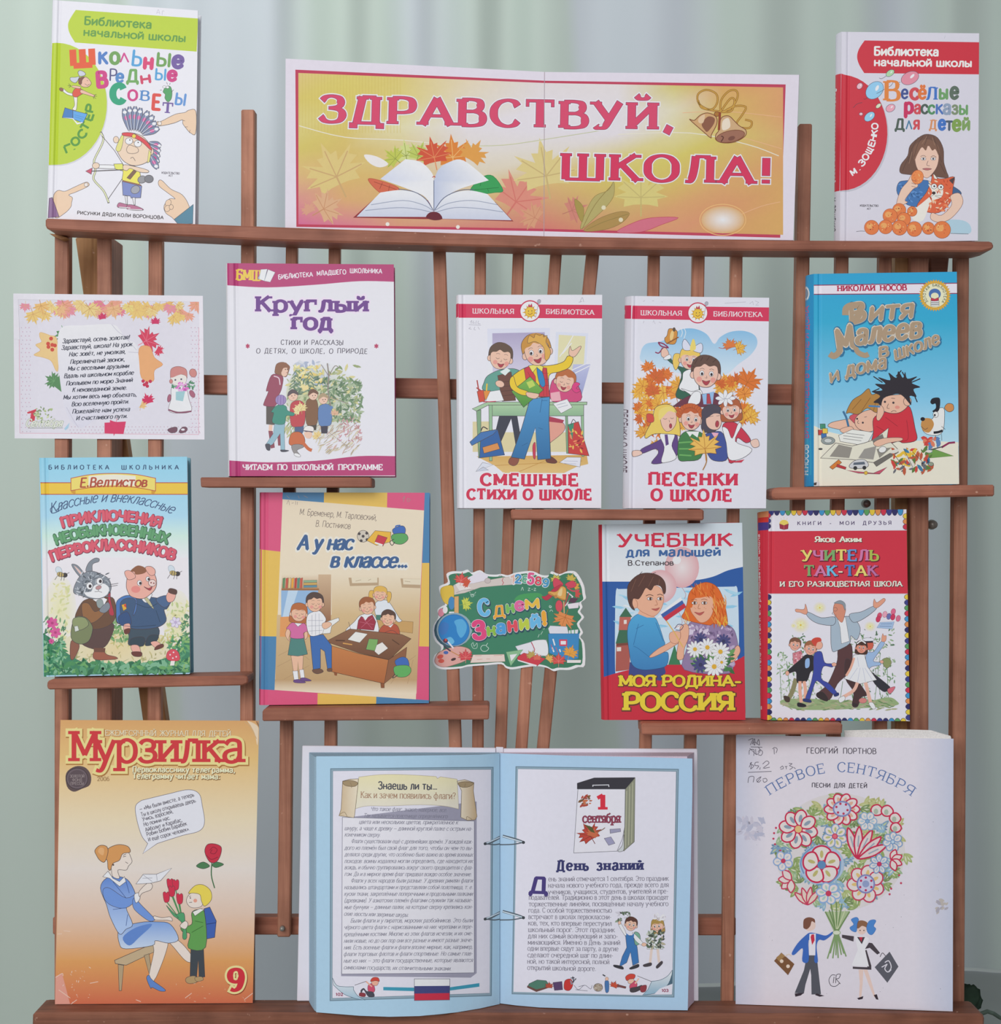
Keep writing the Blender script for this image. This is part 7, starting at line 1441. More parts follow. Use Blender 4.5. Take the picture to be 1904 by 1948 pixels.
RB = ['#3c3f80', '#2f2f60', '#3f90c0', '#5a9a5c', '#dcc040', '#d88a4c', '#c8344a']
def art_uchitel(A):
    A.fr(1420, 940, 3.934)
    A.P('#dddae0', '180 122 1197 115 1222 1708 155 1700')
    A.P('#c9b8bc', '150 278 1200 268 1206 748 152 748').P('#c93444', '147 278 1200 272 1206 744 150 744')
    for i in range(24):
        x = 185+42*i
        A.E(RB[i % 7], x, 122, 21, 38, 0, '#3a3050', 3, 14)
        if i < 23: A.E(RB[(i+3) % 7], 205+44*i, 1702-(-i*.2), 22, 30, 0, '#3a3050', 3, 14)
    for i in range(23):
        y = 770+41*i; A.E(RB[(i*3+1) % 7], 158+i*.2, y, 28, 21, 0, '#3a3050', 3, 14).E(RB[(i*3+4) % 7], 1208+i*.5, y, 28, 21, 0, '#3a3050', 3, 14)
    for i, y in enumerate((165, 205, 245)): A.E(RB[(4, 5, 6)[i]], 1196, y, 26, 21, 0, '#3a3050', 3, 14).E(RB[(6, 0, 1)[i]], 160, y-5, 22, 20, 0, '#3a3050', 3, 14)
    A.P('#e8e2dc', '110 100 1240 94 1240 117 110 124', None) if 0 else None
    A.T('КНИГИ - МОИ ДРУЗЬЯ', 380, 232, 1084, 228, 27, '#4a3a60', wv=2, gap=4.4, spw=14)
    A.E('#e8c860', 280, 220, 34, 28, 0).P('#9a2f44', '246 222 280 234 314 222 310 260 280 266 250 258', '#6a1f30', 2).L_('#d87a70', 2.5, '280 234 280 264', 0).lines('#e0b860', 3, '262 190 256 180', '280 184 280 172', '300 190 306 182')
    kw = dict(wv=2.5, wh=1.3, serif=.7, st=1)
    A.T('Яков Аким', 514, 358, 858, 358, 40, '#efe4cc', out=[('#5a2028', .8, 3, 3)], spw=6, wv=3, wh=1.6, serif=.7)
    A.T('УЧИТЕЛЬ', 416, 498, 988, 496, 78, ['#e2cf70', '#c878a4', '#7aa868', '#e2cf70', '#5a9ad0', '#c878a4', '#a8b850'], out=[('#6a2030', 1, 4, 5)], gap=1.3, **kw)
    A.T('ТАК-ТАК', 432, 612, 974, 610, 76, ['#7aa868', '#c878a4', '#6ab8d8', '#e8e0c0', '#4f7fc0', '#e2cf70', '#b870a0'], out=[('#6a2030', 1, 4, 5)], gap=1.2, **kw)
    A.T('И ЕГО РАЗНОЦВЕТНАЯ ШКОЛА', 250, 692, 1164, 690, 38, '#efe4d0', out=[('#5a2028', .9, 3, 3)], wv=2.4, wh=1.5, serif=.8, spw=6)
    # flowering meadow
    A.scatter(['#8fa880', '#b0c0a4', '#6f9068', '#a8b89c', '#c4ccbc'], 230, 1180, 560, 1540, 190, 15, .4).scatter(['#8fa880', '#b0c0a4', '#6f9068', '#5a7a5c'], 780, 1010, 1110, 1540, 190, 14, .4).scatter(['#6f9068', '#4f7050'], 340, 1040, 440, 1200, 26, 13, .5)
    A.lines('#6a8a64', 4, '260 1540 250 1300', '330 1540 300 1250', '960 1540 1000 1200', '1060 1530 1050 1220', '860 1500 830 1150', '700 1540 720 1400', '1010 1540 960 1300')
    A.P('#93a878', smooth([(265, 1540), (400, 1530), (700, 1540), (900, 1550), (1060, 1520), (1125, 1550), (1120, 1580), (900, 1600), (600, 1615), (380, 1610), (265, 1575)], True)).scatter(['#8a9a70', '#6f8a5c', '#a8a880', '#b0a890'], 270, 1535, 1110, 1615, 110, 26, .25, up=0)
    for x, y, r in ((548, 850, 52), (405, 980, 70), (925, 990, 46), (352, 985, 24)): A.R('#e2d470', '#dddae0', x, y, r, r*.9).daisy('#f0e8b0', '#d8b848', x, y, r*.45, 6)
    for x, y, c in ((995, 910, '#d0506c'), (1035, 900, '#e0a0b0'), (1065, 915, '#6a70a8'), (1098, 880, '#d86a88'), (1135, 930, '#d0708a'), (985, 935, '#c83a5c'), (1095, 920, '#c83a5c')): A.E(c, x, y, 17, 24, 15, '#8a3a4c', 2)
    A.P('#a4bcd8', '1000 960 1105 955 1090 1010 975 1000', '#6a80a0', 2).lines('#5a6a90', 3, '1005 972 1090 970', '995 988 1085 990')
    sk = '#dc9c80'
    # teacher with open arms
    A.B('#5a3c3c', '690 1150 780 1120 790 1250 760 1340 680 1420 620 1540 530 1500 600 1430 650 1330 680 1240', INK, 3).B('#4a3434', '740 1240 790 1260 840 1400 900 1500 860 1520 830 1590 790 1580 800 1480 740 1380', INK, 3).B('#3a3030', '525 1490 570 1480 610 1530 595 1550 530 1520', INK, 2).P('#3a3030', '790 1560 832 1570 826 1592 800 1590')
    A.B('#a4b4c0', '640 930 700 920 790 920 850 1000 826 1090 780 1060 770 1120 680 1170 640 1170 630 1050', INK, 3).B('#a4b4c0', '440 880 480 890 560 925 660 920 650 980 540 970 470 930', INK, 3).B('#a4b4c0', '770 900 860 880 950 838 970 860 880 930 800 960', INK, 3).P('#e6e4ea', '680 930 740 920 770 1100 710 1120 700 1000', INK, 2)
    A.B(sk, '370 860 430 862 440 822 456 880 440 900 400 885 370 880', '#8a5040', 2.5).B(sk, '950 840 955 785 975 812 1025 780 1036 800 980 850', '#8a5040', 2.5)
    A.B('#d08a70', '650 880 660 820 710 800 740 850 735 900 715 960 680 930', '#8a5040', 2.5).B('#8a9298', '655 815 700 795 738 820 736 870 720 830 690 820', '#5a6268', 2).E(None or '#d08a70', 664, 862, 15, 14, 0, INK, 2).lines(INK, 2.5, '672 905 655 908', '650 880 640 895 652 898')
    # children
    def leg(c, w, *p): A.lines(c, w, *p)
    A.P('#cc8088', '345 1190 410 1170 430 1250 390 1330 350 1290', INK, 2).scatter(['#e8c0c4', '#b05a68'], 350, 1185, 420, 1300, 24, 8, .8); leg('#8a8460', 34, '370 1380 345 1470 310 1540'); A.B('#4a3c34', '278 1510 320 1520 320 1555 290 1550', INK, 2); A.face_(362, 1130, 42, '#e2a890', '#7a5440', 'boy', .3, INK, 2, 1, 1, 10)
    A.B('#2f2c30', '400 1240 450 1200 510 1220 530 1300 480 1330 450 1400 380 1410 370 1330 320 1340 310 1320', INK, 2.5); leg('#e2a890', 24, '400 1400 400 1480 410 1560', '430 1400 440 1460 440 1540'); A.B('#2a282c', '385 1560 440 1575 440 1592 385 1590', INK, 2); A.B('#8fb0d8', '440 1240 470 1230 470 1290 440 1300', INK, 2).E('#e2a890', 525, 1290, 20, 14, -20, INK, 2).E('#e2a890', 305, 1340, 14, 18, 0, INK, 2); A.face_(478, 1160, 46, '#e2a890', '#9a6444', 'boy', .3, INK, 2, 1, 1, 12)
    A.B('#3f4a9a', '510 1190 560 1180 585 1260 640 1270 640 1295 575 1290 560 1380 620 1420 680 1490 650 1500 560 1420 520 1400 490 1480 470 1540 440 1530 480 1420 500 1320 500 1250', INK, 2.5).B('#2f3a70', '430 1530 480 1540 480 1560 425 1550', INK, 2).B('#2f3a70', '655 1500 685 1485 690 1505 660 1515', INK, 2).E('#e2a890', 655, 1275, 18, 14, 0, INK, 2).E('#e2a890', 540, 1130, 30, 32, 0, INK, 2).B('#c94a3c', '485 1100 510 1075 550 1075 560 1100 530 1110 515 1140')
    A.B('#9ab4d4', '895 1190 950 1180 1000 1110 1020 1100 1030 1125 970 1210 950 1250 1000 1260 1000 1280 940 1290 900 1310', INK, 2.5).B(sk, '1010 1100 1018 1045 1028 1060 1046 1060 1040 1100', '#8a5040', 2).B('#c8604c', '895 1110 945 1105 945 1150 920 1165 900 1160', INK, 2).B('#dcdce2', '865 1090 900 1075 948 1080 945 1100 890 1105', INK, 2).P('#3a3038', '890 1100 946 1098 946 1112 890 1114').B('#34343a', '900 1310 960 1350 1060 1430 1070 1450 1030 1480 960 1420', INK, 2.5).B('#d0707c', '1055 1460 1110 1440 1100 1470 1070 1495', INK, 2).B('#8a9460', '1015 1240 1060 1225 1085 1260 1060 1300 1030 1290', INK, 2).E('#e2a890', 1012, 1255, 14, 12, 0, INK, 2)
    A.P('#ece9f0', '800 1205 880 1195 905 1290 975 1390 850 1420 730 1380 790 1290', INK, 2.5).lines('#b4b8cc', 3, '830 1300 770 1390', '850 1300 830 1410', '870 1300 890 1405', '885 1300 940 1390', '830 1220 840 1290'); leg('#e2b09c', 24, '830 1410 800 1470 720 1520'); leg('#e2b09c', 26, '890 1410 910 1490 930 1570'); A.B('#e8e4ea', '915 1565 945 1560 966 1600 940 1606', INK, 2).B('#e8e4ea', '690 1530 730 1510 735 1540 700 1560', INK, 2).lines('#e2a890', 17, '805 1225 780 1300 745 1360'); A.face_(860, 1150, 42, '#dc9078', '#4a342c', 'girl', -.1, INK, 2, 1, 1, 4).L_('#ecebf0', 9, '826 1120 860 1098 892 1118').E('#d0807a', 870, 1545, 30, 20, 0, INK, 2)
def spine_uchitel(A):
    A.fr(1420, 940, 3.934)
    A.P('#c93444', '80 140 165 125 155 1700 107 1690').P('#d88a5c', '78 140 168 122 168 170 80 182').P('#c93a34', '80 182 168 172 168 208 82 216').P('#4a3c80', '82 216 168 210 166 268 84 276')
    A.T('Учитель Так-Так и его разноцветная школа', 128, 1385, 116, 300, 24, '#f0e4e0', wv=2.4, wh=1.6, serif=.5); A.P('#f0e4e0', '116 1590 136 1584 136 1612 116 1614')
book('red and white hardcover with rainbow scalloped edges and a teacher with open arms', '1462,972 1724,969 1730.6,1374 1459.4,1372', '#dddae0', art_uchitel, T=.012, on=6, yb=-.027, yt=-.0225, b=-.05, hinge=.028, sp='1440.5,975.6 1447,1369.6', spine=spine_uchitel, back='#c93444')
# ------------------------------------------------------------------ bottom ledge: magazine, open book, songbook
def art_mag(A):
    A.fr(40, 1340, 3.204)
    wavy(A, ('#d3a168', '#dcb878', 95, 330), '236 90 1455 90', '234 335 1450 335'); wavy(A, ('#dcb878', '#dfcfae', 330, 700), '234 330 1450 330', '230 705 1445 705'); wavy(A, ('#dfcfae', '#dcd2c8', 700, 1000), '230 700 1445 700', '225 1005 1440 1005')
    wavy(A, ('#dcd2c8', '#d8bda8', 1000, 1280), '225 1000 1440 1000', '222 1285 1435 1285'); wavy(A, ('#d8bda8', '#d69a5c', 1280, 1560), '222 1280 1435 1280', '214 1565 1425 1565'); wavy(A, ('#d69a5c', '#c9694c', 1560, 1800), '214 1560 1425 1560', '200 1840 1415 1840')
    A.P('#d99a88', '206 1660 250 1640 300 1830 206 1832').lines('#e0c4b0', 4, '210 1665 250 1640 256 1655', '230 1740 300 1790', '300 1830 340 1800', '1000 1790 1040 1760', '420 1700 470 1690', '1360 1800 1412 1760', '700 1800 730 1812', '260 1380 300 1384', '222 1400 250 1398').scatter(['#e2ccb8', '#d8b090'], 220, 1600, 420, 1820, 22, 7, .3).scatter(['#d8b494', '#c9805c'], 900, 1690, 1400, 1810, 20, 8, .3)
    A.B('#e2cdb0', '1380 100 1440 130 1446 180 1440 250 1425 180 1400 130').lines('#c9a87c', 4, '1362 104 1400 140 1436 210')
    A.T('ЕЖЕМЕСЯЧНЫЙ ЖУРНАЛ ДЛЯ ДЕТЕЙ', 512, 190, 1278, 194, 33, '#e6d8b8', wv=1.4, wh=.9, serif=.7, out=[('#b0804c', .9, 1, 2)], spw=6)
    kw = dict(wv=1.55, wh=1.15, serif=1.15, st=1.05, gap=.45, out=[('#a8743c', 1.9, 4, 6), ('#e6d28c', 1.7)])
    A.T('М', 306, 346, 470, 346, 184, '#c9383c', **kw); A.T('урзилка', 452, 350, 1352, 352, 190, '#c9383c', **kw); kw['out'] = []; A.T('М', 306, 346, 470, 346, 184, '#c9383c', **kw)
    A.T('Первокласснику телеграмма,', 680, 412, 1304, 416, 34, '#ece0bc', wv=2.1, wh=1.6, gap=1.4, out=[('#8a6438', 1.1, 2, 3)]); A.T('Телеграмму читает мама:', 680, 452, 1212, 456, 34, '#ece0bc', wv=2.1, wh=1.6, gap=1.4, out=[('#8a6438', 1.1, 2, 3)])
    A.T('2006', 464, 466, 538, 466, 24, '#a8885c', wv=2)
    A.B('#5c4c4c', '275 420 330 378 390 384 425 430 420 490 370 515 320 532 280 500').E('#6a5c60', 342, 452, 66, 64, 0, '#3f3438', 4).E('#5a4c50', 342, 452, 54, 52)
    for y, w, t in ((438, 44, 'ЗОЛОТОЙ'), (460, 30, 'ФОНД'), (482, 40, 'ПРЕССЫ')): A.T(t, 342-w, y+8, 342+w, y+8, 17, '#8f8280', wv=1.8)
    # speech bubble with the verse
    A.P('#dcdce4', smooth([(735, 585), (900, 545), (1020, 520), (1085, 545), (1105, 620), (1118, 720), (1085, 772), (980, 800), (830, 848)], False)+[(742, 910), (772, 848)]+smooth([(772, 848), (735, 800), (705, 700), (698, 620), (735, 585)], False), '#6a6470', 3)
    for s_, x0, y0, x1, y1 in (('— «Мы были вместе, а теперь', 724, 650, 1056, 560), ('Ты в школу открываешь дверь.', 734, 684, 1070, 594), ('Учись, взрослей,', 742, 712, 928, 662), ('Но помни нас.', 750, 744, 912, 700), ('Айболит и Карабас,', 760, 776, 984, 714), ('Робин Бобин Барабек', 768, 804, 1012, 736), ('И ещё сорок человек».', 778, 836, 1030, 768)): A.T(s_, x0, y0, x1, y1, 24, '#57525c', wv=1.5, wh=1.3)
    # rose
    A.lines('#3f6a44', 7, '1165 950 1160 1040 1180 1120').B('#4a7a50', '1165 980 1190 960 1235 975 1190 995', INK, 2.5).B('#4a7a50', '1150 985 1110 960 1068 985 1110 1002', INK, 2.5).B('#c22f44', '1120 900 1135 855 1180 850 1220 870 1215 920 1190 960 1150 960', INK, 3).L_('#8a1f34', 4, '1150 890 1170 870 1195 885 1180 910 1155 905 1165 885').lines('#8a1f34', 4, '1130 920 1160 945 1200 930')
    sk = '#ecd4c8'
    # bench
    A.P('#bca684', '570 1560 800 1460 850 1490 640 1590 575 1580', INK, 3).P('#b09a78', '592 1585 626 1590 612 1745 598 1745', INK, 2.5).P('#b09a78', '750 1530 780 1520 795 1620 780 1640', INK, 2.5)
    # mother in a blue suit
    A.B(sk, '800 1430 890 1440 880 1520 830 1650 810 1690 835 1730 780 1680 790 1600 810 1500', INK, 2.5).B(sk, '890 1430 960 1440 1040 1530 1040 1570 1000 1560 930 1480', INK, 2.5).B('#5f84c4', '765 1670 780 1650 800 1680 880 1740 850 1748 800 1725 790 1730', INK, 2.5)
    A.B(('#7fa0d4', '#c4d2ea', 1330, 1500), '600 1370 720 1330 830 1325 910 1340 960 1430 900 1455 820 1440 800 1470 640 1490 600 1460', INK, 3).B('#5f84c4', '620 1420 700 1360 800 1340 720 1420 660 1470')
    A.B(('#5f84c8', '#a8bfe2', 1050, 1350), '484 1120 520 1060 600 1050 660 1080 700 1180 640 1230 680 1340 640 1370 600 1400 545 1300 520 1220', INK, 3).B('#6f92d0', '500 1130 540 1120 640 1180 710 1150 718 1180 640 1240 560 1230 510 1190', INK, 2.5).B('#6f92d0', '690 1180 740 1230 800 1290 820 1310 780 1320 700 1260 680 1220', INK, 2.5).lines('#34508a', 3, '560 1080 640 1180', '640 1080 660 1150', '560 1250 640 1240', '650 1280 640 1350')
    A.P('#e6e6ee', '498 1050 530 1016 560 1060 600 1080 630 1050 640 1080 600 1110 540 1060', INK, 2.5).B('#e6e6ee', '690 1160 720 1150 724 1185 700 1210', INK, 2.5).B(sk, '720 1140 770 1090 800 1100 790 1130 740 1150 722 1172', INK, 2.5).B(sk, '810 1290 860 1300 910 1295 922 1320 890 1315 850 1315 815 1312', INK, 2.5)
    A.B(sk, '545 960 600 900 650 900 668 930 676 960 655 985 640 1010 590 1010 600 1060 560 1050 550 1000', INK, 2.5)
    A.B('#cf9458', '530 1000 525 950 500 930 530 880 590 855 650 865 665 900 620 910 600 950 560 970 545 1010', INK, 3).B('#cf9458', '460 920 450 890 480 860 520 865 530 900 510 960 480 950', INK, 3).B('#dba872', '470 900 480 875 505 880 500 920').lines(INK, 3, '620 930 640 925', '622 920 640 912', '636 960 652 970').dots('#5a4a40', 6, '562 978')
    A.P('#dedee2', '700 1095 745 1035 825 1035 918 998 850 1075 790 1090', INK, 2.5).lines('#8f8f98', 2.5, '745 1040 800 1080', '825 1035 830 1075', '740 1060 800 1058')
    # boy with tulips and a satchel
    A.P('#3f464c', '1035 1490 1112 1490 1120 1660 1085 1668 1080 1560 1070 1665 1030 1655', INK, 3).B('#b09468', '1010 1665 1060 1655 1075 1690 1030 1702 1005 1690', INK, 2.5).B('#b09468', '1060 1665 1100 1660 1110 1680 1070 1688', INK, 2)
    A.P('#3f5fa8', '1116 1245 1150 1235 1190 1320 1180 1420 1130 1430', INK, 3).lines('#24386a', 4, '1130 1340 1190 1330').B('#5f9a50', '1040 1270 1080 1250 1118 1270 1125 1480 1020 1485 1030 1400 990 1390 975 1360 1040 1340', INK, 3).lines('#34602c', 3, '1060 1320 1110 1330', '1040 1390 1110 1350').P('#ece8d8', '1045 1265 1090 1245 1116 1250 1060 1290', INK, 2.5)
    A.B(sk, '1008 1190 1035 1150 1090 1140 1110 1180 1100 1230 1050 1240 1020 1225', INK, 2.5).B('#e2cc54', '1020 1150 1060 1105 1110 1100 1155 1135 1160 1190 1120 1230 1100 1200 1090 1160 1050 1150', INK, 2.5).lines(INK, 3, '1024 1172 1036 1168', '1024 1208 1042 1206').dots(INK, 4, '1032 1180').dots('#dc9a84', 12, '1062 1196')
    for x, y in ((885, 1180), (908, 1100), (942, 1105), (918, 1145), (966, 1190)): A.lines('#4a8a54', 6, [(x, y+20), (985, 1330)]).B('#c9304a', [(x-20, y-28), (x-8, y-38), (x, y-30), (x+10, y-38), (x+20, y-26), (x+16, y+20), (x-10, y+24)], INK, 2)
    A.B('#4f9a68', '940 1290 990 1270 1000 1330 1010 1420 985 1425 985 1340', INK, 2.5).B('#4f9a68', '885 1225 920 1260 960 1300 930 1290', INK, 2).B(sk, '968 1350 1000 1320 1018 1340 1000 1370', INK, 2.5)
    A.T('9', 1262, 1742, 1352, 1744, 128, '#c9303c', wv=3, wh=1.6, out=[('#8a3c28', 2.2, 3, 4), ('#ecd694', 2)])
mq = [(115, 1369.6), (492.6, 1371), (480.7, 1907.5), (104.6, 1910)]
mp_ = Pl(298, 1909, -.0150, 1370, -.0090, .025)
mq[2:] = [settle(mp_, p, 7, .0006) for p in mq[2:]]
mo = [mq[0], (474, 1371)]+[(474+18.6*math.sin(t), 1389-18*math.cos(t)) for t in (.4, .8, 1.2, 1.57)]+[(491.2, 1440), mq[2], mq[3], (105.2, 1858), (108.4, 1852)]
mag = thing('magazine', mp_(295, 1908, -.0015), 'worn orange magazine with a red title and a woman on a bench', 'magazine')
MA = Art(11); MA.P('#d8b48c', mo); art_mag(MA)
def sag(x, y): return .0012*math.sin((y-1369)/540*math.pi)
bm = bmesh.new()
MA.mesh(bm, lambda x, y, h: mp_(x, y, h+.0002), [], clip=[mq[0], (486, 1371), (492.6, 1384), mq[2], mq[3]]); obj('cover', bm, GLOSS, mag)
bm = bmesh.new(); prism(bm, [mp_(x, y, 0) for x, y in ((mq[0][0]+1, mq[0][1]+1), (476, 1372), (491, 1390), (mq[2][0]-1, mq[2][1]-1), (mq[3][0]+2, mq[3][1]-1))], -mp_.n*.003); obj('pages', bm, PAGES, mag)
bm = bmesh.new(); lay = bm.loops.layers.float_color.new('ink'); prism(bm, [mp_(x, y, -.0031) for x, y in (mq[0], (492.6, 1371), (mq[2][0], mq[2][1]-2.5), (mq[3][0], mq[3][1]-2.5))], -mp_.n*.0003)
for f in bm.faces:
    for lp in f.loops: lp[lay] = C('#c9a27c')
obj('back_cover', bm, GLOSS, mag)

# --- the open book
ZB = CZ-927*S+.0002; ZT = CZ-453.6*S
LC = [(601.6, 1925.7), (640, 1929.5), (683, 1932.3), (740.5, 1934.3), (797.8, 1932.9), (840, 1929.8), (869.4, 1925.7), (912.4, 1918.5), (935, 1913.8), (950.5, 1909.6)]
RC = [(950.5, 1908.6), (966, 1911), (983, 1912.9), (1026, 1916.5), (1083, 1918.7), (1198, 1920.8), (1308, 1922), (1318, 1922.1)]
LC, RC = smooth(LC, False, 8), smooth(RC, False, 8)
XL = [608+6.5*i for i in range(52)]+[946, 948.5]
XR = [953, 956]+[960+5*i for i in range(16)]+[1045+14*i for i in range(19)]
def page_knots(Cv, xs):
    pb = piecewise(Cv); out = []
    for x in xs:
        y = D*(927/(pb(x)-974)-1); out.append((x, (x-952)*S*(1+y/D), y))
    return out
KL, KR = page_knots(LC, [601.4]+XL+[950.6]), page_knots(RC, [950.4]+XR+[1319.5])
def curve_y(K, px):
    for (p0, X0, y0), (p1, X1, y1) in zip(K, K[1:]):
        if px <= p1 or p1 == K[-1][0]: break
    k = (y1-y0)/(X1-X0); a = (px-952)*S
    return (y0+k*(a-X0))/(1-k*a/D)
def page_fn(Cv): return lambda px, py, h: U(px, py, curve_y(Cv, px))+Vector((0, -h, 0))
FR = '#5a7484'
def page_frame(A, q, inner):
    A.P('#6d8492', q).P('#8fa6b2', [(x+(6 if i in (0, 3) else -6), y+(6 if i < 2 else -6)) for i, (x, y) in enumerate(q)]).P('#4f6878', [(x+(16 if i in (0, 3) else -14), y+(16 if i < 2 else -18)) for i, (x, y) in enumerate(q)]).P('#dad8e2', inner)
def art_left(A):
    A.fr(540, 1390, 3.4907)
    A.P('#a9c9dc', '215 170 700 168 1300 160 1440 150 1452 148 1436 1814 1430 1816 1300 1845 1150 1870 900 1895 700 1900 500 1893 215 1870')
    page_frame(A, [(308, 250), (1392, 240), (1380, 1762), (304, 1796)], pts('326 268 1376 258 1366 1742 322 1776'))
    # parchment scroll and text field
    A.P('#9a98a8', '392 580 1280 470 1280 1610 1240 1640 380 1630').P('#dedce6', '388 575 1264 600 1264 1608 384 1616', '#6a6a7a', 3)
    A.P(('#e0d8ac', '#dcd6c4', 290, 500), smooth([(498, 308), (640, 292), (800, 292), (1010, 304)], False)+[(1020, 318), (1040, 306), (1150, 322), (1160, 500)]+smooth([(1160, 520), (1060, 500), (900, 492), (700, 500), (550, 500), (470, 520)], False), '#a89c84', 2.5)
    A.P(('#c9b494', '#e0d4bc', 400, 490, 'x'), '390 335 440 322 495 320 490 380 470 560 465 578 420 572 366 565 380 520', '#6a5c48', 3).B('#a08c6c', '390 340 440 330 490 345 470 370 410 365', '#5a4c3c', 2.5).lines('#8a785c', 3, '440 345 450 365 448 380', '366 560 400 540 420 570')
    A.P(('#e0d4bc', '#b89f7c', 1170, 1270, 'x'), '1150 335 1200 325 1262 345 1258 400 1282 570 1270 592 1220 596 1175 575 1180 400', '#6a5c48', 3).B('#a08c6c', '1155 350 1200 338 1258 348 1230 372 1180 375', '#5a4c3c', 2.5).lines('#8a785c', 3, '1205 350 1200 375', '1175 575 1210 590 1216 570 1250 590')
    A.T('Знаешь ли ты…', 626, 388, 1018, 392, 50, '#4f5058', wv=1.7, wh=1.4); A.T('Как и зачем появились флаги?', 510, 446, 1140, 454, 42, '#a07c64', wv=1.3, wh=.8, serif=.5)
    L = [('Что такое флаг, знают, наверное, все.', 575, 532, 1082, 540), ('Так называется полотнище определённого', 528, 576, 1084, 582), ('цвета или нескольких цветов, прикреплённое к', 498, 618, 1154, 622), ('шнуру, а чаще к древку — длинной круглой палке с острым на-', 402, 660, 1250, 664), ('конечником сверху.', 402, 702, 640, 704),
         ('Флаги существовали ещё с древнейших времён. У вождей каж-', 446, 746, 1252, 750), ('дого из племён был свой флаг для того, чтобы он чем-то вы-', 402, 790, 1252, 792), ('делялся среди других, что особенно было важно во время военных', 402, 834, 1252, 836), ('походов: воины издалека могли определить, где находится их', 402, 878, 1252, 878), ('вождь, и обычно группировались вокруг своего предводителя с фла-', 402, 920, 1252, 922), ('гом. Да и в мирное время флаг придавал вождю особое значение.', 402, 964, 1246, 966),
         ('Флаги у всех народов были разные. У древних римлян флаги', 444, 1008, 1252, 1008), ('назывались штандартами и представляли собой полотнища, т. е.', 400, 1052, 1252, 1052), ('куски ткани, закреплённые поперечными и продольными палками', 400, 1096, 1252, 1096), ('(древками). У азиатских племён флагами служили так называе-', 400, 1140, 1252, 1138), ('мые бунчуки — длинные палки, на которые сверху крепились кон-', 400, 1184, 1252, 1182), ('ские хвосты или звериные шкуры.', 398, 1228, 826, 1236),
         ('Были флаги и у пиратов, морских разбойников. Это были', 442, 1274, 1252, 1272), ('чёрного цвета флаги с нарисованными на них черепами и пере-', 398, 1318, 1252, 1314), ('крещёнными костями. Многие из этих флагов исчезли, и их сме-', 398, 1364, 1252, 1358), ('нили новые, но до сих пор они все разные и имеют разные значе-', 398, 1408, 1252, 1402), ('ния. Есть военные флаги и флаги вполне мирные, как, например,', 398, 1452, 1252, 1448), ('флаги торговых флотов и флаги спортивные. Но самые глав-', 396, 1496, 1252, 1492), ('ные из них — это флаги государственные, которые являются', 396, 1540, 1252, 1536), ('символами государств, их отличительными знаками.', 396, 1584, 1110, 1592)]
    for s_, x0, y0, x1, y1 in L: A.T(s_, x0, y0, x1, y1, 27, '#7d7c8a', wv=1.25, wh=.9, shear=.3, serif=.35, st=.6, gap=.8)
    # flag, page corner with a child, number
    A.P('#3f94ac', '660 1702 866 1706 866 1730 660 1724').P('#3f94ac', '1100 1704 1298 1676 1298 1700 1102 1726')
    A.P('#e2e2ea', '866 1648 1102 1648 1102 1694 866 1696').P('#454878', '866 1696 1102 1694 1102 1742 866 1746').P('#c23348', '866 1746 1102 1742 1100 1788 866 1792').L_('#5a5a6a', 3, '866 1648 1102 1648 1100 1788 866 1792', 0, 1)
    A.P(('#dfe4ea', '#9fbccc', 1630, 1780), smooth([(322, 1640), (350, 1690), (400, 1700), (462, 1700)], False)+smooth([(462, 1720), (490, 1760), (540, 1790)], False)+smooth([(480, 1780), (400, 1750), (330, 1690)], False), '#4a6472', 3)
    A.B('#c9506a', '560 1690 590 1680 605 1720 590 1740 560 1730', INK, 2).B('#e2a890', '580 1660 600 1645 628 1660 620 1690 590 1690', INK, 2).B('#c9483c', '575 1665 590 1640 625 1640 634 1665 610 1660', INK, 2).B('#4a4a54', '550 1730 590 1735 600 1765 560 1765 530 1720 515 1740 510 1725 530 1710', INK, 2).B('#8a3c44', '505 1740 540 1745 538 1766 502 1762', INK, 2).lines('#e2a890', 9, '585 1700 545 1665').L_(INK, 3, '470 1690 545 1665', 0)
    A.T('102', 344, 1760, 392, 1760, 18, '#8f3050', wv=2.8, serif=.6)
    for y in (745, 1245): A.lines('#5a646c', 18, [(1335, y+6), (1375, y-6), (1450, y-46)]).lines('#c9d8e2', 7, [(1345, y+2), (1450, y-44)]).lines('#5a646c', 8, [(1345, y+6), (1400, y+12), (1452, y+2)]).dots('#3f4448', 10, [(1336, y+6)])
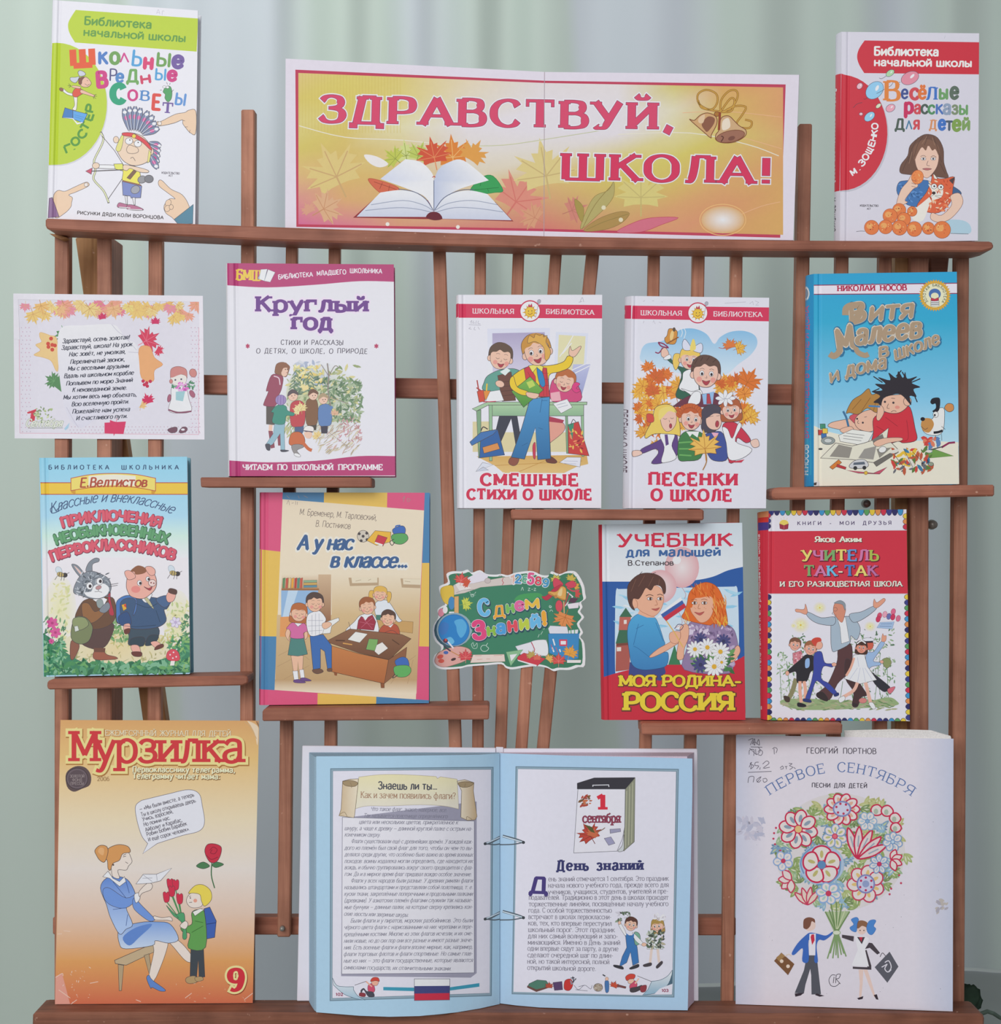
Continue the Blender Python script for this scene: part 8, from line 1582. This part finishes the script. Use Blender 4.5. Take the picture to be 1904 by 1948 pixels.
def art_right(A):
    A.fr(940, 1390, 3.4907)
    A.P('#a9c7de', '38 148 60 150 500 166 1000 176 1316 185 1316 400 1285 1857 900 1853 500 1845 300 1838 150 1825 40 1811 30 1810')
    page_frame(A, [(142, 236), (1226, 254), (1196, 1772), (116, 1750)], pts('158 254 1208 272 1184 1590 1100 1750 980 1756 128 1734'))
    # tear-off calendar
    A.P('#8a8c78', '868 390 936 312 930 738 860 800', '#4a4a40', 3).lines('#b8b89c', 4, '880 400 872 780', '900 370 892 760', '920 345 912 745')
    A.P('#3c3a40', '550 348 664 312 936 310 870 388 550 388').L_('#d8d8dc', 5, '655 372 655 362 760 360 762 374', 0)
    A.P('#dddbe4', '556 388 870 388 866 640 850 720 815 800 528 812', '#6a6a70', 3).B('#c4c8c8', '860 690 850 760 820 800 858 796 862 740', INK, 2.5)
    A.scatter(['#a84a3c', '#7a5a3c', '#c2704c'], 570, 432, 650, 516, 26, 17, .5, True).L_(INK, 2.5, '575 470 610 450 645 470')
    A.T('1', 676, 524, 754, 524, 98, '#cf3444', wv=3.4, wh=2.2, serif=1.6); A.T('сентября', 588, 610, 836, 610, 60, '#8f4054', wv=1.7, wh=1.2, serif=.8, out=[('#5a2c3c', .5)])
    A.maple('#b8483c', 640, 700, 98, 30, '#7a3028', 3, '#7a3a2c').maple('#c26a48', 650, 690, 55, -20).P('#5a5a34', '600 622 650 640 670 680 640 670').L_('#7a5a44', 5, '680 670 710 662 736 644').P('#9a98b0', '768 655 838 650 840 670 770 682', INK, 2).P('#9a98b4', '730 715 775 705 802 748 760 762', INK, 2)
    A.T('День знаний', 416, 928, 986, 924, 66, '#3a3c68', wv=2.6, wh=1.7, serif=.8, gap=2.6, spw=7)
    A.T('Д', 234, 1072, 352, 1076, 96, '#4a3f78', wv=2.8, wh=2.2, rnd=1)
    L = [('ень знаний отмечается 1 сентября. Это праздник', 360, 1000, 1158, 996), ('начала нового учебного года, прежде всего для', 358, 1042, 1158, 1038), ('учеников, учащихся, студентов, учителей и пре-', 358, 1086, 1156, 1080), ('подавателей. Традиционно в этот день в школах проходят', 230, 1122, 1156, 1122), ('торжественные линейки, посвящённые началу учебного', 230, 1166, 1156, 1164), ('года. С особой торжественностью', 228, 1208, 780, 1208), ('встречают в школах первоклассни-', 228, 1250, 778, 1252), ('ков, тех, кто впервые переступил', 226, 1292, 780, 1296), ('школьный порог. Этот праздник', 226, 1336, 800, 1338), ('для них самый волнующий и запо-', 224, 1378, 822, 1380), ('минающийся. Именно в День знаний', 224, 1420, 836, 1422), ('одни впервые сядут за парту, а другие', 222, 1460, 824, 1464), ('сделают очередной шаг по длин-', 222, 1504, 790, 1508), ('ной, но такой интересной, полной', 220, 1546, 764, 1550), ('открытий школьной дороге.', 220, 1588, 676, 1596)]
    for s_, x0, y0, x1, y1 in L: A.T(s_, x0, y0, x1, y1, 32, '#77737f', wv=1.25, wh=.85, serif=.45, st=.6, gap=.8)
    sk = '#e6b8a0'
    # boy and girl with flowers
    A.B('#e4e2e8', '826 1290 835 1270 870 1330 880 1370 860 1350', INK, 2).scatter(['#5a6a54', '#8a9a80', '#c8c4cc', '#4a4a48'], 805, 1205, 900, 1270, 26, 14, .5).E(sk, 832, 1275, 10, 12, 0, INK, 1.5)
    A.P('#3f74ae', '872 1360 930 1360 950 1440 960 1540 920 1560 905 1470 880 1540 830 1570 850 1500 880 1440', INK, 2.5).B('#7aa890', '930 1340 965 1350 968 1410 935 1420', INK, 2.5).B('#e4e2e8', '920 1340 990 1410 980 1425 935 1390', INK, 2).B('#3a3a40', '795 1555 850 1565 855 1585 800 1570', INK, 2).B('#3a3a40', '900 1575 955 1550 958 1570 910 1585', INK, 2); A.face_(908, 1290, 40, sk, '#5a3c34', 'boy', .4, INK, 2, 1, 1, 10); A.P('#3f74ae', '876 1345 905 1365 930 1345 925 1390 880 1390')
    A.P('#dfe0e8', '1020 1390 1110 1390 1120 1450 1015 1450', INK, 2).lines('#dcc8bc', 17, '1045 1450 1035 1540', '1085 1450 1095 1540', sm=0).B('#4a4448', '990 1555 1040 1540 1042 1560 1000 1568', INK, 2).B('#4a4448', '1075 1565 1110 1530 1118 1545 1085 1578', INK, 2); A.face_(1085, 1300, 42, sk, '#a88a4c', 'girl', -.6, INK, 2, 1, 1, -4); A.scatter(['#5a6a58', '#8f9a88', '#c4c8bc', '#b0a890', '#4a5048'], 1010, 1330, 1125, 1440, 60, 18, .5).scatter(['#e2e0e4', '#c4bcc0'], 1060, 1215, 1135, 1260, 16, 16, .4).E(sk, 995, 1420, 16, 12, 0, INK, 1.5)
    # strip of little school things
    A.P('#4f7a68', '232 1680 285 1655 345 1660 370 1695 290 1725 222 1700', INK, 2.5).P('#6a4a44', '220 1692 280 1718 372 1696 370 1705 280 1735 218 1705').maple('#b0503c', 365, 1700, 36, 0, INK, 1.5).P('#5a4468', '390 1672 450 1665 455 1720 400 1725', INK, 2).B('#c23a38', '470 1660 510 1650 522 1690 500 1725 465 1715', INK, 2).scatter(['#4a4a54', '#8a8a94'], 500, 1635, 540, 1680, 10, 12).lines('#6a6a74', 3, '530 1690 560 1720 600 1690 640 1715 650 1690', '540 1720 620 1728', '560 1700 600 1690').E('#a89c8c', 690, 1705, 30, 26, 0, INK, 3).scatter(['#8f7a6a', '#c4b8a8'], 660, 1680, 715, 1730, 12, 9).B('#4a74a8', '735 1665 760 1665 760 1730 740 1735', INK, 2).E(sk, 748, 1648, 11, 12, 0, INK, 1.5).lines('#3a3a40', 8, '738 1630 720 1620').maple('#c25038', 795, 1695, 38, -20, INK, 1.5).P('#7a4a48', '820 1685 876 1700 872 1712 818 1700', INK, 2)
    A.B('#c9506a', '900 1690 935 1660 950 1690 930 1720 905 1720', INK, 2).B(sk, '890 1650 915 1640 930 1660 910 1680 890 1675', INK, 2).B('#c9483c', '872 1635 900 1615 935 1620 930 1645 900 1650 880 1660', INK, 2).B('#4a4448', '905 1710 950 1700 980 1690 985 1710 940 1735 905 1735', INK, 2).B('#8f3c44', '970 1700 1010 1690 1005 1730 975 1735', INK, 2).lines(sk, 9, '935 1680 960 1645').L_(INK, 3, '950 1628 1045 1666', 0)
    A.P(('#dfe4ea', '#8fb0c2', 1590, 1740), [(1046, 1664)]+smooth([(1046, 1664), (1100, 1656), (1150, 1630), (1182, 1590)], False)+smooth([(1180, 1620), (1150, 1690), (1080, 1740), (985, 1756)], False)+[(1020, 1720)], '#4a6472', 3)
    A.P('#dad8e2', '1100 1712 1184 1680 1180 1752 1060 1752'); A.T('103', 1112, 1734, 1156, 1734, 18, '#8f3050', wv=2.8, serif=.6)
    for y in (745, 1245): A.lines('#5a646c', 18, [(196, y-2), (150, y-20), (56, y-46)]).lines('#c9d8e2', 7, [(186, y-6), (56, y-44)]).lines('#5a646c', 8, [(190, y-2), (120, y+10), (36, y+12)]).dots('#3f4448', 11, [(194, y-3)])
ob = thing('open_book', Vector((U(950, 1909, -.02).x, -.02, ZB)), 'large book open at a calendar page and a text page on the bottom ledge', 'book')
COVER = plain('white_cover_board', '#dcd9e0', 0.5, 0.3, noise=0.02, scale=40)
EDGEB = plain('blue_page_edges', '#9db9ca', 0.85, 0.1, noise=0.12, scale=1400)
EDGEP = plain('pink_page_edges', '#cdbcc8', 0.85, 0.1, noise=0.10, scale=1400)
def zcut(px0, px1, y, top, bot): return [U(px0, top, y), U(px1, top, y)]
for nm, q in (('cover_board', '575,1418.6 943,1423 943,1904.5 564.8,1904.5'), ('cover_board', '958,1424 1326.7,1424.5 1328.7,1904.5 958,1904.5')):
    bm = bmesh.new(); prism(bm, [U(x, y, -.0078) for x, y in pts(q)], Vector((0, .0026, 0))); bevel(bm, .0006); obj(nm, bm, COVER, ob)
bm = bmesh.new(); prism(bm, [U(x, y, -.0062) for x, y in pts('943.4,1421 957.6,1421.5 957.6,1904 943.4,1904')], Vector((0, .0022, 0))); bevel(bm, .0005); obj('spine', bm, COVER, ob)
def block(name, Cv, xs, tail, mat):
    bm = bmesh.new()
    sec = [(U(x, 974, curve_y(Cv, x)+.0003).x, curve_y(Cv, x)+.0003) for x in xs]+[(U(x, 974, y).x, y) for x, y in tail]
    prism(bm, [Vector((x, y, ZB)) for x, y in sec], Vector((0, 0, ZT-ZB-.0006)))
    return obj(name, bm, mat, ob)
lx = [602+8*i for i in range(43)]+[944, 950]
block('page_block', KL, lx, [(950.2, -.0083), (588, -.0083), (592, -.02), (598, -.034)], EDGEB)
rx = [951, 955, 960, 970, 980, 995, 1010, 1026, 1050, 1083, 1120, 1160, 1198, 1250, 1307]
block('page_block', KR, rx, [(1313, -.02), (1320, -.0083), (951, -.0083)], EDGEP)
A = Art(21); art_left(A); bm = bmesh.new(); A.mesh(bm, page_fn(KL), [((x, 0), (x, 2000)) for x in XL], clip=[(601.6, 1300), (950.4, 1300), (950.4, 2000), (601.6, 2000)]); obj('page', bm, MATTE, ob)
A = Art(22); art_right(A); bm = bmesh.new(); A.mesh(bm, page_fn(KR), [((x, 0), (x, 2000)) for x in XR], clip=[(950.6, 1300), (1319, 1300), (1319, 2000), (950.6, 2000)]); obj('page', bm, MATTE, ob)

def art_song(A):
    A.fr(1360, 1360, 3.3125)
    A.P(('#c0c3d2', '#dad3d9', 126, 330, 'x'), '130 126 330 132 320 1840 124 1825').P(('#dad3d9', '#d9d3da', 330, 1250, 'x'), '329 130 1260 146 1260 1850 319 1840').P(('#d9d3da', '#bec2d2', 1250, 1500, 'x'), '1259 144 1505 150 1500 1866 1259 1850')
    A.scatter(['#bcbac8', '#c4bfca', '#b2b3c4'], 150, 650, 300, 780, 50, 26, .5).scatter(['#a9a4ac', '#b8b0a8'], 1395, 1160, 1470, 1260, 14, 18, .6).scatter(['#8a8894'], 150, 500, 1450, 1800, 26, 3, .6)
    ink = '#6a6670'
    A.lines(ink, 4, '210 160 240 150 222 190', '235 185 250 150 250 190 240 172 262 175', '262 185 275 155 280 190 262 178', '225 202 298 204', '218 210 260 250', '215 250 218 222 245 220 244 258', '255 215 262 250 285 225 270 200', '270 235 285 220 300 235 290 255 272 250', '362 215 375 205 392 215 385 240', '372 212 374 248', '215 330 230 300 222 310 245 320 225 340 232 315', '275 298 255 300 252 318 275 322 262 340', '285 330 282 345', '300 310 325 290 340 305 305 335 345 330', '208 362 356 356', '208 428 215 392 245 390 240 425', '265 425 290 390 262 410 275 425 290 410', '300 405 320 400 328 415 310 425 302 410', '410 335 425 322 430 338 412 342', '440 326 456 324', '448 326 450 342', '465 305 485 308 470 320 490 330 470 345', '495 330 508 340')
    A.T('ГЕОРГИЙ ПОРТНОВ', 576, 242, 1016, 246, 35, '#4f4a54', wv=1.5, wh=1.2, gap=1.2, spw=8)
    A.T('ПЕРВОЕ СЕНТЯБРЯ', 345, 506, 1235, 512, 60, '#5f76a4', wv=1.3, wh=.8, serif=.9, st=.5, gap=2, arc=150, spw=10)
    A.T('ПЕСНИ ДЛЯ ДЕТЕЙ', 610, 456, 958, 460, 27, '#4f4a54', wv=2, wh=1.6, gap=1.3, spw=7)
    R = random.Random(5)
    # round bouquet: loose leaves, then outlined flowers
    A.E('#d3cdcb', 788, 865, 410, 370, 0, None, 2, 40)
    for k in range(210):
        a, r = R.uniform(0, 6.283), 410*math.sqrt(R.uniform(.02, 1)); x, y = 788+r*math.cos(a), 865+r*.9*math.sin(a)
        c = R.choice(['#8fa468', '#7a9060', '#a8b478', '#7f9cb4', '#9ab48c', '#b8b880', '#8fb0c4']); t0 = R.uniform(0, 6.283); n = R.choice([3, 4, 5])
        for j in range(n):
            t = t0+(j-(n-1)/2)*.5; L = R.uniform(38, 66)
            A.B('#d2d2bc' if (k+j) % 3 else '#bcc490', [(x, y), (x+L*.5*math.cos(t-.3), y+L*.5*math.sin(t-.3)), (x+L*math.cos(t), y+L*math.sin(t)), (x+L*.5*math.cos(t+.3), y+L*.5*math.sin(t+.3))], c, 9)
    A.dots('#c0405c', 7, '372 745 368 780 378 815 384 712 412 855 402 945 462 985 1110 1095 1160 1010 1172 1060 1035 950 1100 1130')
    def fl(x, y, r, n, col, inner, mid, rot=0, sq=1.0, wid=.42, w=9):
        for j in range(n):
            t = rot+2*math.pi*j/n; ca, sa = math.cos(t), math.sin(t)
            q = [(.18, 0), (.5, -wid), (.85, -wid*.8), (1, 0), (.85, wid*.8), (.5, wid)]
            A.B('#dcd2cc', [(x+r*(u*ca-v*sa), y+sq*r*(u*sa+v*ca)) for u, v in q], col, w)
            A.E(inner, x+r*.56*ca, y+sq*r*.56*sa, r*.2, r*.09, math.degrees(t))
        A.E(mid[0], x, y, r*.2, None, 0, mid[1], 5)
    fl(525, 720, 122, 8, '#c22f50', '#8a9aa8', ('#d8b87c', '#c22f50'), .2, 1, .3); fl(800, 595, 112, 10, '#c22f50', '#d8a890', ('#8f98c4', '#7a84b4'), 0, .9, .26)
    A.E('#c9c8d8', 800, 592, 54, 46, 0, '#7f88b4', 10).dots('#b8405c', 8, '765 580 790 560 825 565 835 600 810 622 775 615')
    A.E('#a9bccf', 672, 945, 142, 128, 0, None, 2, 30); fl(672, 945, 120, 5, '#c22f50', '#b8b070', ('#5f88b0', '#5f88b0'), -1.57, 1, .48, 11); A.lines('#6f94b8', 9, '560 1000 540 940 560 880 620 830', '790 920 780 1000 720 1060 640 1070')
    fl(755, 765, 78, 7, '#7f9cc0', '#b8b878', ('#d86a78', '#c22f50'), .3, 1, .3, 7)
    for t in (-1.85, -1.5, -1.1, -.75, -.45): A.B('#d8c8c4', [(895+u*190*math.cos(t)-v*190*math.sin(t), 910+u*190*math.sin(t)+v*190*math.cos(t)) for u, v in ((.05, 0), (.5, -.13), (.85, -.1), (1.08, 0), (.85, .1), (.5, .13))], '#c22f50', 10).L_('#9aa4b0', 9, [(895+80*math.cos(t), 910+80*math.sin(t)), (895+150*math.cos(t), 910+150*math.sin(t))])
    for x, y, r in ((1020, 600, 38), (1085, 605, 38), (1135, 650, 36), (1140, 710, 34)): A.B('#d9cfc8', [(x+r*math.cos(t), y+r*.9*math.sin(t)) for t in (0, 1, 2, 3, 4, 5)], '#c22f50', 9).E('#a8b4a0', x-6, y+8, 14, 18)
    fl(960, 670, 60, 6, '#8aa8c4', '#a8c0cc', ('#8aa8c4', '#6f94b8'), 0, 1, .35, 6); fl(1120, 800, 62, 7, '#7f9cc0', '#a8bccc', ('#b8c8d4', '#6f94b8'), .3, 1, .32, 7)
    fl(950, 1065, 118, 7, '#c2405c', '#d8b878', ('#8f98c4', '#7a84b4'), .4, 1, .34); A.E('#c4c4d8', 950, 1065, 54, 56, 0, '#7f84b4', 10).dots('#b8305c', 8, '920 1045 950 1025 985 1045 985 1085 950 1105 915 1085').E('#8f9cc0', 950, 1065, 22)
    for t in (-1.2, -.4, .4, 1.2): A.B('#dccfc8', [(1112+u*70*math.cos(t)-v*70*math.sin(t), 915+u*70*math.sin(t)+v*70*math.cos(t)) for u, v in ((0, 0), (.5, -.3), (1, 0), (.5, .3))], '#c22f50', 8)
    for t in (2.4, 3.2, 4, 1.6): A.B('#dccfc8', [(480+u*80*math.cos(t)-v*80*math.sin(t), 1040+u*80*math.sin(t)+v*80*math.cos(t)) for u, v in ((0, 0), (.5, -.3), (1, 0), (.5, .3))], '#c2405c', 8)
    for t in (-2.4, -1.9, -1.4, -.9): A.B('#dcc8b8', [(585+u*110*math.cos(t)-v*110*math.sin(t), 1195+u*110*math.sin(t)+v*110*math.cos(t)) for u, v in ((0, 0), (.5, -.16), (1, 0), (.5, .16))], '#c2405c', 8)
    fl(430, 920, 62, 5, '#8aa4cc', '#b8c0cc', ('#c2405c', '#c2405c'), .5, 1, .36, 7); fl(715, 1125, 78, 6, '#8aa8d0', '#a8c4b8', ('#c2405c', '#c2405c'), .2, .9, .34, 8); fl(1035, 940, 62, 7, '#7f9cc0', '#a8bccc', ('#c2405c', '#b8305c'), .2, 1, .26, 7)
    # stalks gathered in two hands
    A.P('#a3b48a', '690 1240 850 1236 776 1372 752 1372').lines('#6f8a58', 8, '695 1240 758 1360', '730 1190 762 1360', '765 1180 766 1360', '800 1190 770 1360', '848 1240 774 1360', '720 1230 760 1350').lines('#c4cca4', 5, '748 1220 764 1350', '784 1210 769 1350', '820 1230 773 1350')
    for x in (708, 726, 742, 762, 776, 796, 812, 826): A.lines('#7f9a68', 8, [(766+(x-766)*.15, 1376), (x, 1500+((x*7) % 40))])
    A.E('#cfd4bc', 766, 1372, 24, 14, 0, '#7f9a68', 3)
    sk = '#dfc4b8'
    # boy
    A.P('#55565e', '580 1510 640 1510 650 1600 668 1760 608 1762 606 1640 600 1600 570 1700 560 1756 502 1752 560 1610').P('#3a3038', '502 1755 560 1752 540 1768 506 1776').P('#3a3038', '640 1755 690 1770 660 1776 630 1765')
    A.B('#3f68b4', '570 1390 600 1372 650 1380 700 1390 740 1366 736 1385 690 1420 655 1418 640 1460 648 1555 625 1550 630 1450 590 1420 590 1550 550 1552 552 1470 500 1512 484 1500 520 1440').P('#e0dce2', '595 1380 635 1378 632 1515 592 1515').P('#c23348', '608 1384 624 1382 628 1420 612 1450 602 1400').B(sk, '570 1340 580 1300 620 1290 632 1310 630 1345 600 1362 578 1358').B('#7a5040', '556 1330 560 1290 590 1275 625 1285 630 1310 610 1300 600 1330 580 1350 560 1345')
    A.P('#7a5438', '372 1550 418 1498 500 1570 460 1640').P('#a07c50', '385 1530 420 1500 440 1520 405 1555').dots('#e0ccb8', 12, '420 1552 460 1584').L_('#d8c8b8', 6, '440 1520 465 1508 480 1520')
    # girl
    A.P(sk, '905 1605 935 1605 930 1700 922 1780 908 1780 912 1690').P(sk, '935 1605 960 1605 985 1680 1012 1775 1002 1780 965 1690').P('#3a3038', '895 1785 935 1772 930 1790 905 1795').P('#3a3038', '1000 1765 1020 1760 1030 1795 1015 1792')
    A.P('#4a4248', '935 1490 955 1480 985 1580 985 1606 868 1600 868 1586 900 1588 960 1590').P('#e2dfe6', '880 1390 900 1395 950 1395 970 1410 945 1480 970 1585 860 1578 900 1480').P('#4a4248', '800 1385 875 1395 872 1428 800 1404').P('#4a4248', '945 1475 970 1435 990 1438 1040 1500 1022 1510 975 1468').P('#4a4248', '895 1400 945 1400 925 1445').P('#c23348', '908 1400 930 1400 922 1430')
    A.E(sk, 925, 1350, 30, 34).B('#8a6248', '892 1340 900 1302 930 1295 960 1310 964 1345 945 1335 925 1330 905 1345')
    for q in ('858 1290 890 1275 905 1290 896 1315 890 1365 862 1360 850 1340 874 1320', '970 1300 1000 1290 1014 1300 1000 1330 1014 1350 990 1385 965 1375 955 1340'): A.B('#4f84c4', q, '#3a68a8', 2)
    A.dots('#4a3c3c', 4, '914 1358 938 1358')
    A.P('#5c5c64', '1006 1590 1100 1492 1156 1586 1086 1688').L_('#d8d4da', 6, '1070 1560 1095 1550 1110 1590 1090 1620 1070 1600 1085 1570').lines('#d8d4da', 6, '1050 1590 1085 1570', '1095 1620 1110 1605').L_('#4a4248', 4, '1040 1525 1055 1500 1075 1520')
    A.lines('#4a464e', 4, '760 1640 735 1640 718 1670 730 1705 760 1710 785 1690', '760 1690 765 1640 790 1635 780 1660 765 1665 790 1695', '750 1650 745 1690')
sq_ = [(1400, 1398.3), (1813.7, 1405.3), (1812.2, 1922), (1399.2, 1909)]
spl = Pl(1606, 1915, -.0242, 1401, -.0192, -.1)
sq_[2:] = [settle(spl, p, 7, .0006) for p in sq_[2:]]
sb = thing('songbook', spl(1606, 1914, -.002), 'faded greyish songbook with a round bouquet held by two children', 'songbook')
A = Art(31); A.P('#c9c5cc', sq_); art_song(A)
def sbend(x, y): return .0030*max(0, (x-1700)/112)**2*max(0, (1560-y)/160)
bm = bmesh.new(); A.mesh(bm, lambda x, y, h: spl(x, y, h), (), clip=sq_); obj('cover', bm, MATTE, sb)
bm = bmesh.new(); prism(bm, [spl(x, y, -.0002) for x, y in ((sq_[0][0]+1, sq_[0][1]+1), (sq_[1][0]-6, sq_[1][1]+1), (sq_[2][0]-7, sq_[2][1]-1), (sq_[3][0]+1, sq_[3][1]-1))], -spl.n*.0034); obj('pages', bm, PAGES, sb)
for k, q in enumerate(('1606,1389.5 1700,1387 1770,1389 1808,1400 1812,1440 1606,1440', '1607,1392.5 1720,1391 1785,1394 1809,1402 1811,1440 1607,1440')):
    bm = bmesh.new(); prism(bm, [spl(x, y, -.0032+.0012*k) for x, y in pts(q)], -spl.n*.0003); obj('page', bm, PAGES, sb)
bm = bmesh.new(); prism(bm, [spl(x, y, -.0038) for x, y in ((sq_[0][0], sq_[0][1]), (sq_[1][0]-3, sq_[1][1]+2), (sq_[2][0]-4, sq_[2][1]-3), (sq_[3][0], sq_[3][1]-3))], -spl.n*.0003); obj('back_cover', bm, COVER, sb)
